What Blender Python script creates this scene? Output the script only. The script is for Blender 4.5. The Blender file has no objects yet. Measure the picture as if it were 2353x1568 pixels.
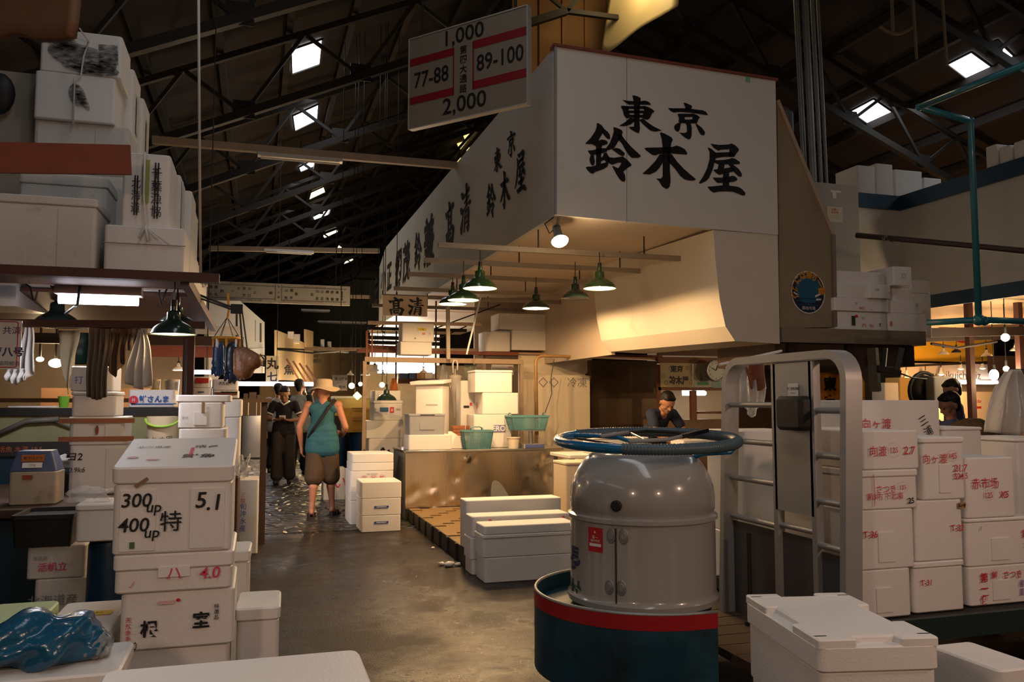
import bpy, bmesh, math, random
from mathutils import Vector, Matrix
RN = random.Random(11)
SC = bpy.context.scene
COL = SC.collection
PI = math.pi
# ---------------------------------------------------------------- camera, world, exposure
F_PX, CX, CY = 1899.0, 1176.5, 784.0
PITCH, YAW = math.radians(4.19), math.radians(17.15)
CAMV = Vector((0, 0, 1.45))
cd = bpy.data.cameras.new('camera')
cam = bpy.data.objects.new('camera', cd)
COL.objects.link(cam)
cam.location = CAMV
cam.rotation_euler = (PI/2 + PITCH, 0, -YAW)
cd.sensor_fit = 'HORIZONTAL'
cd.sensor_width = 36.0
cd.lens = 36.0*F_PX/2353.0
cd.clip_start, cd.clip_end = 0.05, 200
SC.camera = cam
vs = SC.view_settings
vs.view_transform, vs.look, vs.gamma, vs.exposure = 'Standard', 'None', 1.0, 0.0
vs.use_curve_mapping = False
try:
    SC.cycles.max_bounces = 6; SC.cycles.diffuse_bounces = 3; SC.cycles.glossy_bounces = 3
    SC.cycles.transparent_max_bounces = 12; SC.cycles.sample_clamp_indirect = 3.0
    SC.cycles.caustics_reflective = SC.cycles.caustics_refractive = False
    SC.cycles.use_denoising = True
except Exception:
    pass
wd = bpy.data.worlds.new('sky'); SC.world = wd; wd.use_nodes = True
wd.node_tree.nodes['Background'].inputs[0].default_value = (0.75, 0.85, 1, 1)
wd.node_tree.nodes['Background'].inputs[1].default_value = 1.0

def area(name, loc, size, power, col, rot=(0, 0, 0), sy=None, spread=None):
    l = bpy.data.lights.new(name, 'AREA'); l.energy = power; l.color = col; l.size = size
    if sy: l.shape = 'RECTANGLE'; l.size_y = sy
    if spread: l.spread = spread
    o = bpy.data.objects.new(name, l); COL.objects.link(o); o.location = loc; o.rotation_euler = rot
    return o
def point(name, loc, power, col, r=.05):
    l = bpy.data.lights.new(name, 'POINT'); l.energy = power; l.color = col; l.shadow_soft_size = r
    o = bpy.data.objects.new(name, l); COL.objects.link(o); o.location = loc
    return o
WARM, ORNG, COOL, DAY = (1, .62, .29), (1, .50, .18), (.92, .92, 1), (.93, .97, 1)
# daylight falling through the rows of roof lights, over and behind the camera
area('daylight_over_aisle', (0.7, 1.5, 7.2), 1.1, 100, DAY, sy=9)
area('daylight_over_aisle_far', (1.2, 20, 7.3), .9, 60, DAY, sy=12)
area('daylight_over_right_row', (12.1, 6, 7.2), 1.1, 115, DAY, sy=16)
area('daylight_over_left_row', (-5.0, 3, 4.6), .9, 26, DAY, sy=8)
# warm stall lamps behind the camera
point('stall_lamp_behind', (1.9, -1.2, 2.3), 74, (1, .66, .46), .12)
point('stall_lamp_behind_right', (4.2, 0.6, 2.4), 86, (1, .64, .46), .12)
point('stall_lamp_behind_left', (-1.5, -0.3, 2.4), 72, (1, .67, .48), .12)

# ---------------------------------------------------------------- pixel rays (photo frame 2353 x 1568)
FWD = Vector((math.sin(YAW)*math.cos(PITCH), math.cos(YAW)*math.cos(PITCH), math.sin(PITCH)))
RGT = Vector((math.cos(YAW), -math.sin(YAW), 0))
UPV = RGT.cross(FWD)
def ray(x, y): return FWD + RGT*((x-CX)/F_PX) - UPV*((y-CY)/F_PX)
def W(x, y, d): return CAMV + ray(x, y)*d
def onZ(x, y, z): v = ray(x, y); return CAMV + v*((z-CAMV.z)/v.z)
def onY(x, y, Y): v = ray(x, y); return CAMV + v*(Y/v.y)
def onX(x, y, X): v = ray(x, y); return CAMV + v*(X/v.x)
def onP(x, y, p, n): v = ray(x, y); return CAMV + v*((p-CAMV).dot(n)/v.dot(n))

# ---------------------------------------------------------------- materials
MC = {}
def mat(name, col, rough=.6, metal=0., var=0., vs_=6., bump=0., bs=40., spec=.4, emit=None, es=0., trans=0., alpha=1., dirt=None, ds=3., dth=.58, coat=0., stretch=None):
    if name in MC: return MC[name]
    m = bpy.data.materials.new(name); m.use_nodes = True; nt = m.node_tree; N = nt.nodes; L = nt.links
    b = N['Principled BSDF']; I = b.inputs
    c4 = (col[0], col[1], col[2], 1)
    I['Base Color'].default_value = c4; I['Roughness'].default_value = rough; I['Metallic'].default_value = metal
    I['Specular IOR Level'].default_value = spec; I['Alpha'].default_value = alpha
    I['Transmission Weight'].default_value = trans; I['Coat Weight'].default_value = coat
    if emit: I['Emission Color'].default_value = (*emit, 1); I['Emission Strength'].default_value = es
    tc = mp = None
    if var or bump or dirt:
        tc = N.new('ShaderNodeTexCoord'); mp = N.new('ShaderNodeMapping'); L.new(tc.outputs['Object'], mp.inputs[0])
        if stretch: mp.inputs['Scale'].default_value = stretch
    src = None
    if var:
        n = N.new('ShaderNodeTexNoise'); n.inputs['Scale'].default_value = vs_; n.inputs['Detail'].default_value = 6
        L.new(mp.outputs[0], n.inputs['Vector'])
        mx = N.new('ShaderNodeMix'); mx.data_type = 'RGBA'
        lo = [c*(1-var) for c in col]; hi = [min(1, c*(1+var*.6)) for c in col]
        mx.inputs[6].default_value = (*lo, 1); mx.inputs[7].default_value = (*hi, 1)
        L.new(n.outputs[0], mx.inputs[0]); L.new(mx.outputs[2], I['Base Color']); src = mx.outputs[2]
    if dirt:
        n = N.new('ShaderNodeTexNoise'); n.inputs['Scale'].default_value = ds; n.inputs['Detail'].default_value = 8; n.inputs['Roughness'].default_value = .7
        L.new(mp.outputs[0], n.inputs['Vector'])
        r = N.new('ShaderNodeValToRGB'); r.color_ramp.elements[0].position = dth; r.color_ramp.elements[1].position = min(1, dth+.2)
        L.new(n.outputs[0], r.inputs[0])
        mx = N.new('ShaderNodeMix'); mx.data_type = 'RGBA'; mx.inputs[7].default_value = (*dirt, 1)
        if src: L.new(src, mx.inputs[6])
        else: mx.inputs[6].default_value = c4
        L.new(r.outputs[0], mx.inputs[0]); L.new(mx.outputs[2], I['Base Color'])
    if bump:
        n = N.new('ShaderNodeTexNoise'); n.inputs['Scale'].default_value = bs; n.inputs['Detail'].default_value = 4
        L.new(mp.outputs[0], n.inputs['Vector'])
        bp = N.new('ShaderNodeBump'); bp.inputs['Strength'].default_value = bump; bp.inputs['Distance'].default_value = .02
        L.new(n.outputs[0], bp.inputs['Height']); L.new(bp.outputs[0], I['Normal'])
    MC[name] = m
    return m
def emat(name, col, s):
    return mat(name, (0, 0, 0), rough=.5, emit=col, es=s)
FOAM = mat('white foam', (.80, .77, .735), .55, var=.05, vs_=5, bump=.12, bs=160, dirt=(.62, .57, .50), ds=4, dth=.66)
FOAMD = mat('scuffed foam', (.66, .62, .57), .6, var=.12, vs_=7, bump=.15, bs=150, dirt=(.33, .27, .21), ds=6, dth=.60)
FOAMLID = mat('foam lid', (.83, .80, .765), .5, var=.04, vs_=4, bump=.10, bs=160, dirt=(.60, .56, .5), ds=5, dth=.69)
KEXT = mat('black ink', (.012, .011, .011), .5)
RED = mat('red marker', (.62, .035, .05), .5)
PINK = mat('pink marker', (.70, .06, .16), .5)
REDP = mat('red print', (.55, .03, .03), .5)
BLUEP = mat('blue print', (.03, .07, .35), .5)
GREYP = mat('grey print', (.25, .24, .24), .6)
STEEL = mat('stainless steel', (.56, .53, .48), .28, 1.0, var=.12, vs_=5, bump=.05, bs=3)
GALV = mat('galvanised pipe', (.33, .34, .33), .5, .6, var=.2, vs_=9)
ALU = mat('painted aluminium', (.40, .39, .375), .42, .35, var=.08, vs_=8)
BLK = mat('black rubber', (.012, .011, .010), .55, bump=.05)
DARK = mat('dark iron', (.035, .03, .027), .6, .3, var=.3)
RUST = mat('red oxide steel', (.20, .055, .03), .6, var=.3, vs_=10)
WOOD = mat('worn wood', (.23, .14, .075), .7, var=.4, vs_=6, stretch=(1, 12, 12), bump=.1)
WOODD = mat('dark wood', (.075, .042, .025), .65, var=.4, vs_=6, stretch=(1, 10, 10))
BATTEN = mat('pale batten', (.27, .225, .175), .65, var=.3, vs_=9, stretch=(1, 8, 8))
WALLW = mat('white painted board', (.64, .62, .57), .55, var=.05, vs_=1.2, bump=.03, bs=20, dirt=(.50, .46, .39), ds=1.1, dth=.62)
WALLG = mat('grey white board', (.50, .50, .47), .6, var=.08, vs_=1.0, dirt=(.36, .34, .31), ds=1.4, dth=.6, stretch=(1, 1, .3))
CREAM = mat('cream board', (.62, .52, .36), .6, var=.1, vs_=1.5)
PLASTIC_W = mat('white plastic', (.72, .70, .66), .35)
ENAMEL = mat('green enamel', (.035, .075, .025), .18, coat=.5)
ENAMELD = mat('dark green enamel', (.02, .045, .035), .2, coat=.5)
ENAMELW = mat('white enamel', (.85, .82, .76), .3)
CABLE = mat('black cable', (.01, .01, .01), .5)
SKIN = mat('skin', (.42, .21, .13), .5, var=.08, vs_=14)
HAIR = mat('black hair', (.010, .008, .007), .45, bump=.3, bs=90)
CLEAR = mat('clear plastic', (.85, .85, .84), .15, alpha=.30, spec=.6, bump=.5, bs=12)
BAGW = mat('white bag', (.72, .69, .66), .35, alpha=.85, bump=.6, bs=14)
BULB = emat('warm bulb', (1, .80, .52), 30)
BULBO = emat('orange bulb', (1, .58, .22), 22)
TUBE = emat('fluorescent tube', (.93, .90, 1), 9)
SKYL = emat('daylight glazing', (.96, .97, 1), 5.0)
SKYW = emat('warm daylight glazing', (1, .86, .55), 2.4)
SKYY = emat('yellow daylight glazing', (1, .72, .25), 1.6)

# ---------------------------------------------------------------- mesh builder
class MB:
    def __init__(s): s.bm = bmesh.new(); s.mi = 0
    def face(s, pts):
        try:
            f = s.bm.faces.new([s.bm.verts.new(p) for p in pts]); f.material_index = s.mi; return f
        except ValueError: return None
    def loft(s, loops, c0=True, c1=True, closed=True):
        vv = [[s.bm.verts.new(p) for p in l] for l in loops]
        n = len(vv[0])
        for a, b in zip(vv, vv[1:]):
            for i in range(n if closed else n-1):
                j = (i+1) % n
                f = s.bm.faces.new((a[i], a[j], b[j], b[i])); f.material_index = s.mi
        if c0: f = s.bm.faces.new(list(reversed(vv[0]))); f.material_index = s.mi
        if c1: f = s.bm.faces.new(vv[-1]); f.material_index = s.mi
        return s
    def box(s, x0, y0, z0, x1, y1, z1):
        l = lambda z: [(x0, y0, z), (x1, y0, z), (x1, y1, z), (x0, y1, z)]
        return s.loft([l(z0), l(z1)])
    def rbox(s, x0, y0, z0, x1, y1, z1, r=.01, c=.004, n=3, c0=None):
        c0 = c if c0 is None else c0
        def L(z, i): return [(p[0], p[1], z) for p in rrect(x0+i, y0+i, x1-i, y1-i, max(r-i, .0005), n)]
        loops = []
        if c0: loops.append(L(z0, c0))
        loops.append(L(z0+c0, 0))
        loops.append(L(z1-c, 0))
        if c: loops.append(L(z1, c))
        return s.loft(loops)
    def bar(s, p, q, w, h=None):                       # rectangular bar from p to q
        p, q = Vector(p), Vector(q); h = h or w
        d = (q-p).normalized(); u = d.cross(Vector((0, 0, 1)))
        if u.length < 1e-4: u = Vector((1, 0, 0))
        u.normalize(); v = u.cross(d)
        l = lambda o: [o-u*w/2-v*h/2, o+u*w/2-v*h/2, o+u*w/2+v*h/2, o-u*w/2+v*h/2]
        return s.loft([l(p), l(q)])
    def tube(s, pts, r, n=8, closed=False, rad=None):
        pts = [Vector(p) for p in pts]; m = len(pts); loops = []; up = None
        for i, p in enumerate(pts):
            a = pts[(i-1) % m] if (closed or i > 0) else p
            b = pts[(i+1) % m] if (closed or i < m-1) else p
            d = (b-a).normalized()
            if up is None:
                up = d.cross(Vector((0, 0, 1)))
                if up.length < 1e-3: up = d.cross(Vector((0, 1, 0)))
                up.normalize()
            else:
                up = (up - d*up.dot(d))
                if up.length < 1e-5: up = d.orthogonal()
                up.normalize()
            v = d.cross(up); rr = rad[i] if rad else r
            loops.append([p+up*(rr*math.cos(2*PI*k/n))+v*(rr*math.sin(2*PI*k/n)) for k in range(n)])
        if closed: loops.append(loops[0]); return s.loft(loops, False, False)
        return s.loft(loops)
    def cyl(s, p, q, r, r2=None, n=16):
        return s.tube([p, q], r, n, rad=[r, r if r2 is None else r2])
    def lathe(s, prof, n=24, c=(0, 0, 0), c0=False, c1=False, sx=1, sy=1):
        loops = [[(c[0]+sx*r*math.cos(2*PI*k/n), c[1]+sy*r*math.sin(2*PI*k/n), c[2]+z) for k in range(n)] for r, z in prof]
        return s.loft(loops, c0, c1)
    def ball(s, c, r, n=12, m=8, sx=1, sy=1, sz=1):
        prof = [(max(1e-4, math.sin(PI*i/m)*r), -math.cos(PI*i/m)*r*sz) for i in range(m+1)]
        return s.lathe(prof, n, c, True, True, sx, sy)
    def prism(s, pts, M, h):                            # 2D outline -> slab of thickness h along M's z
        return s.loft([[M @ Vector((x, y, 0)) for x, y in pts], [M @ Vector((x, y, h)) for x, y in pts]])
    def sheet(s, fn, nu, nv):
        vv = [[s.bm.verts.new(fn(i/nu, j/nv)) for j in range(nv+1)] for i in range(nu+1)]
        for i in range(nu):
            for j in range(nv):
                f = s.bm.faces.new((vv[i][j], vv[i+1][j], vv[i+1][j+1], vv[i][j+1])); f.material_index = s.mi
        return s
    def build(s, name, mats, parent=None, smooth=False, fix=True, thick=0):
        if fix: bmesh.ops.recalc_face_normals(s.bm, faces=s.bm.faces)
        me = bpy.data.meshes.new(name); s.bm.to_mesh(me); s.bm.free()
        for m in (mats if isinstance(mats, (list, tuple)) else [mats]): me.materials.append(m)
        if smooth:
            me.polygons.foreach_set('use_smooth', [True]*len(me.polygons))
            if smooth != 'all':
                me.update()
                try: me.set_sharp_from_angle(angle=math.radians(38))
                except Exception: pass
        o = bpy.data.objects.new(name, me); COL.objects.link(o)
        if parent: o.parent = parent
        if thick:
            md = o.modifiers.new('thickness', 'SOLIDIFY'); md.thickness = thick
        return o
def rrect(x0, y0, x1, y1, r, n=3):
    out = []
    for cx_, cy_, a0 in ((x1-r, y0+r, -90), (x1-r, y1-r, 0), (x0+r, y1-r, 90), (x0+r, y0+r, 180)):
        for k in range(n+1):
            a = math.radians(a0+90*k/n); out.append((cx_+r*math.cos(a), cy_+r*math.sin(a)))
    return out
def tag(o, label=None, cat=None, group=None, kind=None):
    if label: o['label'] = label
    if cat: o['category'] = cat
    if group: o['group'] = group
    if kind: o['kind'] = kind
    return o
def thing(name, label, cat, loc=(0, 0, 0), rz=0, group=None, scale=None):
    o = bpy.data.objects.new(name, None); COL.objects.link(o); o.empty_display_size = .1
    o.location = loc; o.rotation_euler = (0, 0, rz)
    if scale: o.scale = (scale,)*3
    return tag(o, label, cat, group)
def struct(o, label=None, cat=None): return tag(o, label, cat, kind='structure')
def copy_tree(o, parent=None):
    c = o.copy(); COL.objects.link(c); c.parent = parent
    for ch in list(o.children): copy_tree(ch, c)
    return c
def relabel(o, label): o['label'] = label; return o
# lettering -------------------------------------------------------
_tc = bpy.data.curves.new('letter_source', 'FONT'); _to = bpy.data.objects.new('letter_source', _tc)
_tc.resolution_u = 3
GC = {}
def glyph(t, bold):
    k = (t, bold)
    if k not in GC:
        _tc.body = t; _tc.offset = bold; me = _to.to_mesh()
        co = [v.co.copy() for v in me.vertices]; fs = [tuple(p.vertices) for p in me.polygons]; _to.to_mesh_clear()
        if co:
            x0 = min(c.x for c in co); x1 = max(c.x for c in co); y0 = min(c.y for c in co); y1 = max(c.y for c in co)
            co = [Vector((c.x-(x0+x1)/2, c.y-(y0+y1)/2, 0)) for c in co]
        GC[k] = (co, fs)
    return GC[k]
def FRONT(w=0, l=0, h=0, off=.0015):     # matrix of a face looking along -Y, origin at its centre
    return Matrix(((1, 0, 0, 0), (0, 0, -1, -l/2-off), (0, 1, 0, h/2), (0, 0, 0, 1)))
def LEFTF(w, l, h, off=.0015):           # face looking along -X
    return Matrix(((0, 0, -1, -w/2-off), (-1, 0, 0, 0), (0, 1, 0, h/2), (0, 0, 0, 1)))
def RIGHTF(w, l, h, off=.0015):
    return Matrix(((0, 0, 1, w/2+off), (1, 0, 0, 0), (0, 1, 0, h/2), (0, 0, 0, 1)))
def TOPF(h, off=.0015):
    return Matrix(((1, 0, 0, 0), (0, 1, 0, 0), (0, 0, 1, h+off), (0, 0, 0, 1)))
def letter(parent, M, items, name='lettering'):
    """items: (text, u, v, size, material, options)  options: b bold, r rotation deg, sx, sh shear, V vertical column"""
    mb = MB(); mats = []
    for it in items:
        t, u, v, s, m = it[:5]; o = it[5] if len(it) > 5 else {}
        if m not in mats: mats.append(m)
        mb.mi = mats.index(m)
        a = math.radians(o.get('r', 0)); ca, sa = math.cos(a), math.sin(a); sx = o.get('sx', 1); sh = o.get('sh', 0)
        if t.startswith('#'):                         # plain shapes: #r w h  (rectangle), #o w h (ring), #d w h (disc)
            k, w, h = t[1:].split(); w, h = float(w)/2, float(h)/2
            if k == 'r': polys = [[(-w, -h), (w, -h), (w, h), (-w, h)]]
            elif k == 'd': polys = [[(w*math.cos(q*PI/10), h*math.sin(q*PI/10)) for q in range(20)]]
            else:
                polys = []
                for q in range(20):
                    c1, s1, c2, s2 = math.cos(q*PI/10), math.sin(q*PI/10), math.cos((q+1)*PI/10), math.sin((q+1)*PI/10)
                    polys.append([(w*c1, h*s1), (w*c2, h*s2), ((w-s)*c2, (h-s)*s2), ((w-s)*c1, (h-s)*s1)])
            for P in polys: mb.face([M @ Vector((u+x*ca-y*sa, v+x*sa+y*ca, o.get('z', 0))) for x, y in P])
            continue
        chars = [(c, 0, -(k-(len(t)-1)/2)*1.08) for k, c in enumerate(t)] if o.get('V') else [(t, 0, 0)]
        for c, dx, dy in chars:
            co, fs = glyph(c, o.get('b', .0))
            pts = []
            for p in co:
                x, y = (p.x+sh*p.y)*s*sx, p.y*s
                x += dx*s; y += dy*s
                pts.append(M @ Vector((u+x*ca-y*sa, v+x*sa+y*ca, .0004+o.get('z', 0))))
            vv = [mb.bm.verts.new(p) for p in pts]
            for f in fs:
                try: mb.bm.faces.new([vv[i] for i in f]).material_index = mb.mi
                except ValueError: pass
    return mb.build(name, mats, parent, fix=False)
# ================================================================= the hall
def floor_mat(name, stones):
    m = bpy.data.materials.new(name); m.use_nodes = True; nt = m.node_tree; N = nt.nodes; L = nt.links; b = N['Principled BSDF']
    g = N.new('ShaderNodeNewGeometry')
    def noise(sc, det=6, rough=.6):
        n = N.new('ShaderNodeTexNoise'); n.inputs['Scale'].default_value = sc; n.inputs['Detail'].default_value = det; n.inputs['Roughness'].default_value = rough
        L.new(g.outputs['Position'], n.inputs['Vector']); return n.outputs[0]
    def ramp(src, p0, p1, c0, c1):
        r = N.new('ShaderNodeValToRGB'); e = r.color_ramp.elements
        e[0].position, e[1].position = p0, p1; e[0].color, e[1].color = (*c0, 1), (*c1, 1); L.new(src, r.inputs[0]); return r.outputs[0]
    def mix(f, a, c):
        x = N.new('ShaderNodeMix'); x.data_type = 'RGBA'; L.new(f, x.inputs[0]); L.new(a, x.inputs[6]); L.new(c, x.inputs[7]); return x.outputs[2]
    patch = noise(.55, 7, .65)
    bp = N.new('ShaderNodeBump')
    if stones:
        v = N.new('ShaderNodeTexVoronoi'); v.feature = 'DISTANCE_TO_EDGE'; v.inputs['Scale'].default_value = 6.5
        L.new(g.outputs['Position'], v.inputs['Vector'])
        v2 = N.new('ShaderNodeTexVoronoi'); v2.inputs['Scale'].default_value = 6.5; L.new(g.outputs['Position'], v2.inputs['Vector'])
        col = mix(ramp(v.outputs[0], .02, .10, (0, 0, 0), (1, 1, 1)), ramp(patch, .3, .7, (.006, .005, .0045), (.010, .008, .007)),
                  mix(patch, ramp(v2.outputs['Color'], .0, 1., (.028, .023, .019), (.065, .053, .042)), ramp(patch, .3, .7, (.022, .018, .015), (.05, .042, .034))))
        L.new(col, b.inputs['Base Color'])
        L.new(ramp(noise(1.3), .35, .7, (.22, .22, .22), (.5, .5, .5)), b.inputs['Roughness'])
        L.new(ramp(v.outputs[0], 0, .22, (0, 0, 0), (1, 1, 1)), bp.inputs['Height']); bp.inputs['Strength'].default_value = .8; bp.inputs['Distance'].default_value = .03
    else:
        grain = noise(85, 3); mid = noise(3.2, 8, .7)
        col = mix(ramp(grain, .35, .7, (0, 0, 0), (1, 1, 1)), ramp(mid, .3, .75, (.0055, .0035, .0025), (.014, .009, .0065)), ramp(mid, .3, .75, (.013, .0085, .006), (.040, .026, .018)))
        L.new(col, b.inputs['Base Color'])
        L.new(ramp(patch, .40, .56, (.12, .12, .12), (.62, .62, .62)), b.inputs['Roughness'])
        L.new(grain, bp.inputs['Height']); bp.inputs['Strength'].default_value = .5; bp.inputs['Distance'].default_value = .008
    L.new(bp.outputs[0], b.inputs['Normal'])
    b.inputs['Specular IOR Level'].default_value = .40
    return m
m = MB(); m.box(-12, -7, -.2, 24, 50, 0); struct(m.build('floor', floor_mat('wet concrete', False)), 'dark wet concrete market floor with gritty damp patches', 'floor')
m = MB(); m.rbox(-2.2, 9.55, -.05, 9, 45, .006, .02, .004); struct(m.build('floor_paving', floor_mat('wet stone setts', True)), 'wet stone setts paving the far part of the aisle', 'floor')
CONC = mat('dim plaster', (.20, .18, .16), .8, var=.25)
for n, b_ in (('wall_left', (-12, -7, 0, -11.8, 50, 9)), ('wall_right', (23.8, -7, 0, 24, 50, 9)), ('wall_back', (-12, 49.8, 0, 24, 50, 11)), ('wall_front', (-12, -7, 0, 24, -6.8, 11))):
    m = MB(); m.box(*b_); struct(m.build(n, CONC))
# pitched roof: z = 7.5+.45(X-.71) to the left of the ridge, z = 7.5-.41(X-12.14) to its right
LA, LB, RA, RB = 7.5-.45*.71, .45, 7.5+.41*12.14, -.41
def roofL(x): return LA+LB*x
def roofR(x): return RA+RB*x
XR = (RA-LA)/(LB-RB)
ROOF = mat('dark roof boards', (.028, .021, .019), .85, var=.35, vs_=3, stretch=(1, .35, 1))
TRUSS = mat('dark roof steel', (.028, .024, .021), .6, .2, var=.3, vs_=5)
m = MB()
for x0, x1, f in ((-12, XR, roofL), (XR, 24, roofR)):
    k = int((x1-x0)/1.0); 
    l0 = [(x0, -7, f(x0)), (x1, -7, f(x1)), (x1, 50, f(x1)), (x0, 50, f(x0))]
    m.loft([l0, [(p[0], p[1], p[2]+.08) for p in l0]])
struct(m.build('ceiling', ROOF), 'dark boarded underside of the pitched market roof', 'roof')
pur = mat('dark purlin', (.028, .022, .020), .8)
for i in range(-11, 24):
    x = i*1.0+.37
    f = roofL if x < XR else roofR
    m = MB(); z = f(x); m.box(x-.05, -6.5, z-.19, x+.05, 49, z-.025)
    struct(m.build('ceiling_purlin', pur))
def truss(y):
    m = MB()
    def chord(f, xs, dz, w): m.bar((xs[0], y, f(xs[0])-dz), (xs[1], y, f(xs[1])-dz), w, w)
    chord(roofL, (-11, XR), .28, .09); chord(roofR, (XR, 23), .28, .09)
    chord(roofL, (-9, XR-1.2), 1.25, .12); chord(roofR, (XR+1.2, 21), 1.25, .12)
    m.bar((XR, y, roofL(XR)-.3), (XR-1.2, y, roofL(XR-1.2)-1.25), .08); m.bar((XR, y, roofL(XR)-.3), (XR+1.2, y, roofR(XR+1.2)-1.25), .08)
    m.bar((XR-1.2, y, roofL(XR-1.2)-1.25), (XR+1.2, y, roofR(XR+1.2)-1.25), .08)
    for f, x0, x1 in ((roofL, -9, XR-1.2), (roofR, XR+1.2, 21)):
        n = 8; st = (x1-x0)/n
        for k in range(n):
            a = x0+k*st
            m.bar((a, y, f(a)-1.25), (a+st/2, y, f(a+st/2)-.28), .055); m.bar((a+st/2, y, f(a+st/2)-.28), (a+st, y, f(a+st)-1.25), .055)
            m.box(a-.16, y-.012, f(a)-1.32, a+.16, y+.012, f(a)-1.05)
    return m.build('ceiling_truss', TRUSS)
for k in range(-2, 11): struct(truss(12.9+3.25*k))
for x, y in ((-4.6, 10), (-4.6, 22), (6.0, 16.0), (6.0, 32), (-4.6, 34)):
    m = MB(); h = roofL(x)-.2 if x < XR else roofR(x)
    for dx in (-.14, .14): m.box(x+dx-.04, y-.09, 0, x+dx+.04, y+.09, h)
    for k in range(int(h/.6)): m.bar((x-.14, y, k*.6), (x+.14, y, k*.6+.6), .05, .02)
    struct(m.build('column', TRUSS))
# sloping members seen crossing under the roof
# ---- roof lights
def skylight(px, plane='L', mt=SKYL, dz=.03, frame=True, label=None):
    a, b_ = (LA, LB) if plane == 'L' else (RA, RB)
    n = Vector((-b_, 0, 1)).normalized(); p0 = Vector((0, 0, a-dz))
    pts = [onP(x, y, p0, n) for x, y in px]
    c = sum(pts, Vector())/len(pts)
    t = thing('skylight', label or 'bright roof light', 'skylight', c); t['kind'] = 'structure'
    m = MB(); m.face([p-c for p in pts]); m.build('pane', mt, t)
    m = MB()
    for p, q in zip(pts, pts[1:]+pts[:1]):
        m.bar(p-c-n*.01, q-c-n*.01, .03)
    if frame: m.build('frame', TRUSS, t)
for k, q in enumerate([[(668, 113), (741, 88), (735, 147), (670, 170)], [(672, 265), (732, 238), (729, 276), (677, 301)], [(686, 384), (738, 356), (724, 381), (690, 395)],
          [(704, 446), (744, 428), (748, 441), (710, 459)], [(718, 498), (757, 478), (762, 490), (724, 510)], [(737, 535), (771, 518), (776, 533), (746, 547)],
          [(764, 576), (779, 562), (792, 571), (768, 582)], [(784, 603), (806, 591), (812, 597), (790, 611)], [(809, 631), (829, 618), (838, 624), (814, 635)]]):
    skylight(q, 'L', SKYL if k in (0, 1, 2, 4) else SKYW, frame=k < 5)
for q in ([(776, 762), (800, 742), (812, 752), (784, 776)], [(790, 742), (806, 728), (818, 735), (800, 748)], [(812, 722), (826, 712), (833, 722), (820, 732)]):
    skylight(q, 'L', SKYW, frame=False)
for q in ([(1953, 255), (2008, 226), (2057, 260), (1998, 287)], [(1946, 270), (1951, 268), (1987, 292), (1980, 297)], [(2176, 147), (2233, 118), (2284, 155), (2226, 185)], [(2253, 109), (2292, 90), (2331, 127), (2305, 154)]):
    skylight(q, 'R', SKYL)
for q in ([(1062, 305), (1092, 292), (1094, 318), (1070, 326)], [(1050, 330), (1075, 322), (1080, 345), (1058, 350)], [(1040, 355), (1056, 350), (1060, 370), (1044, 374)], [(1252, 112), (1270, 100), (1274, 120), (1258, 134)]):
    skylight(q, 'R', SKYY, frame=False)
# lit ridge wall and hanging translucent sheet
OCH = mat('ochre gable board', (.34, .19, .08), .8, var=.25, vs_=1.2, stretch=(3, 3, .5))
p = W(1330, 40, 15.5); m = MB(); m.box(p.x-1.3, p.y, p.z-2.0, p.x+.62, p.y+.08, p.z+1.0)
for k in range(5): m.box(p.x-1.25+k*.45, p.y-.05, p.z-2, p.x-1.2+k*.45, p.y, p.z+1)
struct(m.build('wall_gable', OCH), 'ochre boarded wall high under the roof ridge', 'wall')
SHEET = mat('ochre plastic sheet', (.80, .66, .34), .45, alpha=.96, var=.15, vs_=2, bump=.2, bs=3)
q = [W(1408, -40, 14.5), W(1570, -50, 13.3), W(1560, 8, 13.3), W(1440, 128, 14.4), W(1383, 112, 14.9)]
def shf(u, v):
    a = q[0].lerp(q[1], u); b_ = (q[4].lerp(q[3], u) if u < .5 else q[3].lerp(q[2], (u-.5)*2)) if False else q[4].lerp(q[3].lerp(q[2], u), u)
    p = a.lerp(b_, v); return p + Vector((0, .06*math.sin(u*9), .05*math.sin(u*7+v*3)))
m = MB(); m.sheet(shf, 16, 10)
tag(m.build('hanging_sheet', SHEET, smooth='all', thick=.004), 'pale plastic sheet slung under the roof above the big shop signboard', 'sheet')
point('roof_daylight_warm', W(1440, -60, 13.6), 40, (1, .72, .36), .3)
# ---- cross rails with tube lights (z about 4.7, running across the aisle)
RAIL = mat('pale cross rail', (.34, .27, .19), .6, var=.25, vs_=4)
def rail(x0, x1, Yv, yl, yr, w=.07, label='', mt=RAIL):
    a = onY(x0, yl, Yv); b_ = onY(x1, yr, Yv)
    m = MB(); m.bar(a, b_, w, w*1.1); o = m.build('cross_rail', mt); tag(o, label, 'beam', kind='structure')
    return a, b_
def tubelight(x0, x1, yl, yr, Yv, label, lit=False, h=.05):
    a = onY(x0, yl, Yv); b_ = onY(x1, yr, Yv); c = (a+b_)/2; L_ = (b_-a).length
    t = thing('tube_light', label, 'light fixture', c, math.atan2(b_.y-a.y, b_.x-a.x), 'tube lights over the aisle')
    m = MB(); m.loft([[(x, -.06, 0), (x, .06, 0), (x, .035, .07), (x, -.035, .07)] for x in (-L_/2, L_/2)]); m.build('housing', PLASTIC_W, t)
    m = MB(); m.cyl((-L_/2+.04, 0, -.02), (L_/2-.04, 0, -.02), .014); m.build('tube', TUBE if lit else PLASTIC_W, t)
    m = MB()
    m.bar((0, 0, .07), (0, 0, .24), .03, .02)
    m.build('hanger', DARK, t)
    return t
rail(350, 1048, 11.0, 322, 381, .085, 'long pale rail crossing the aisle above the nearest tube light')
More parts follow.
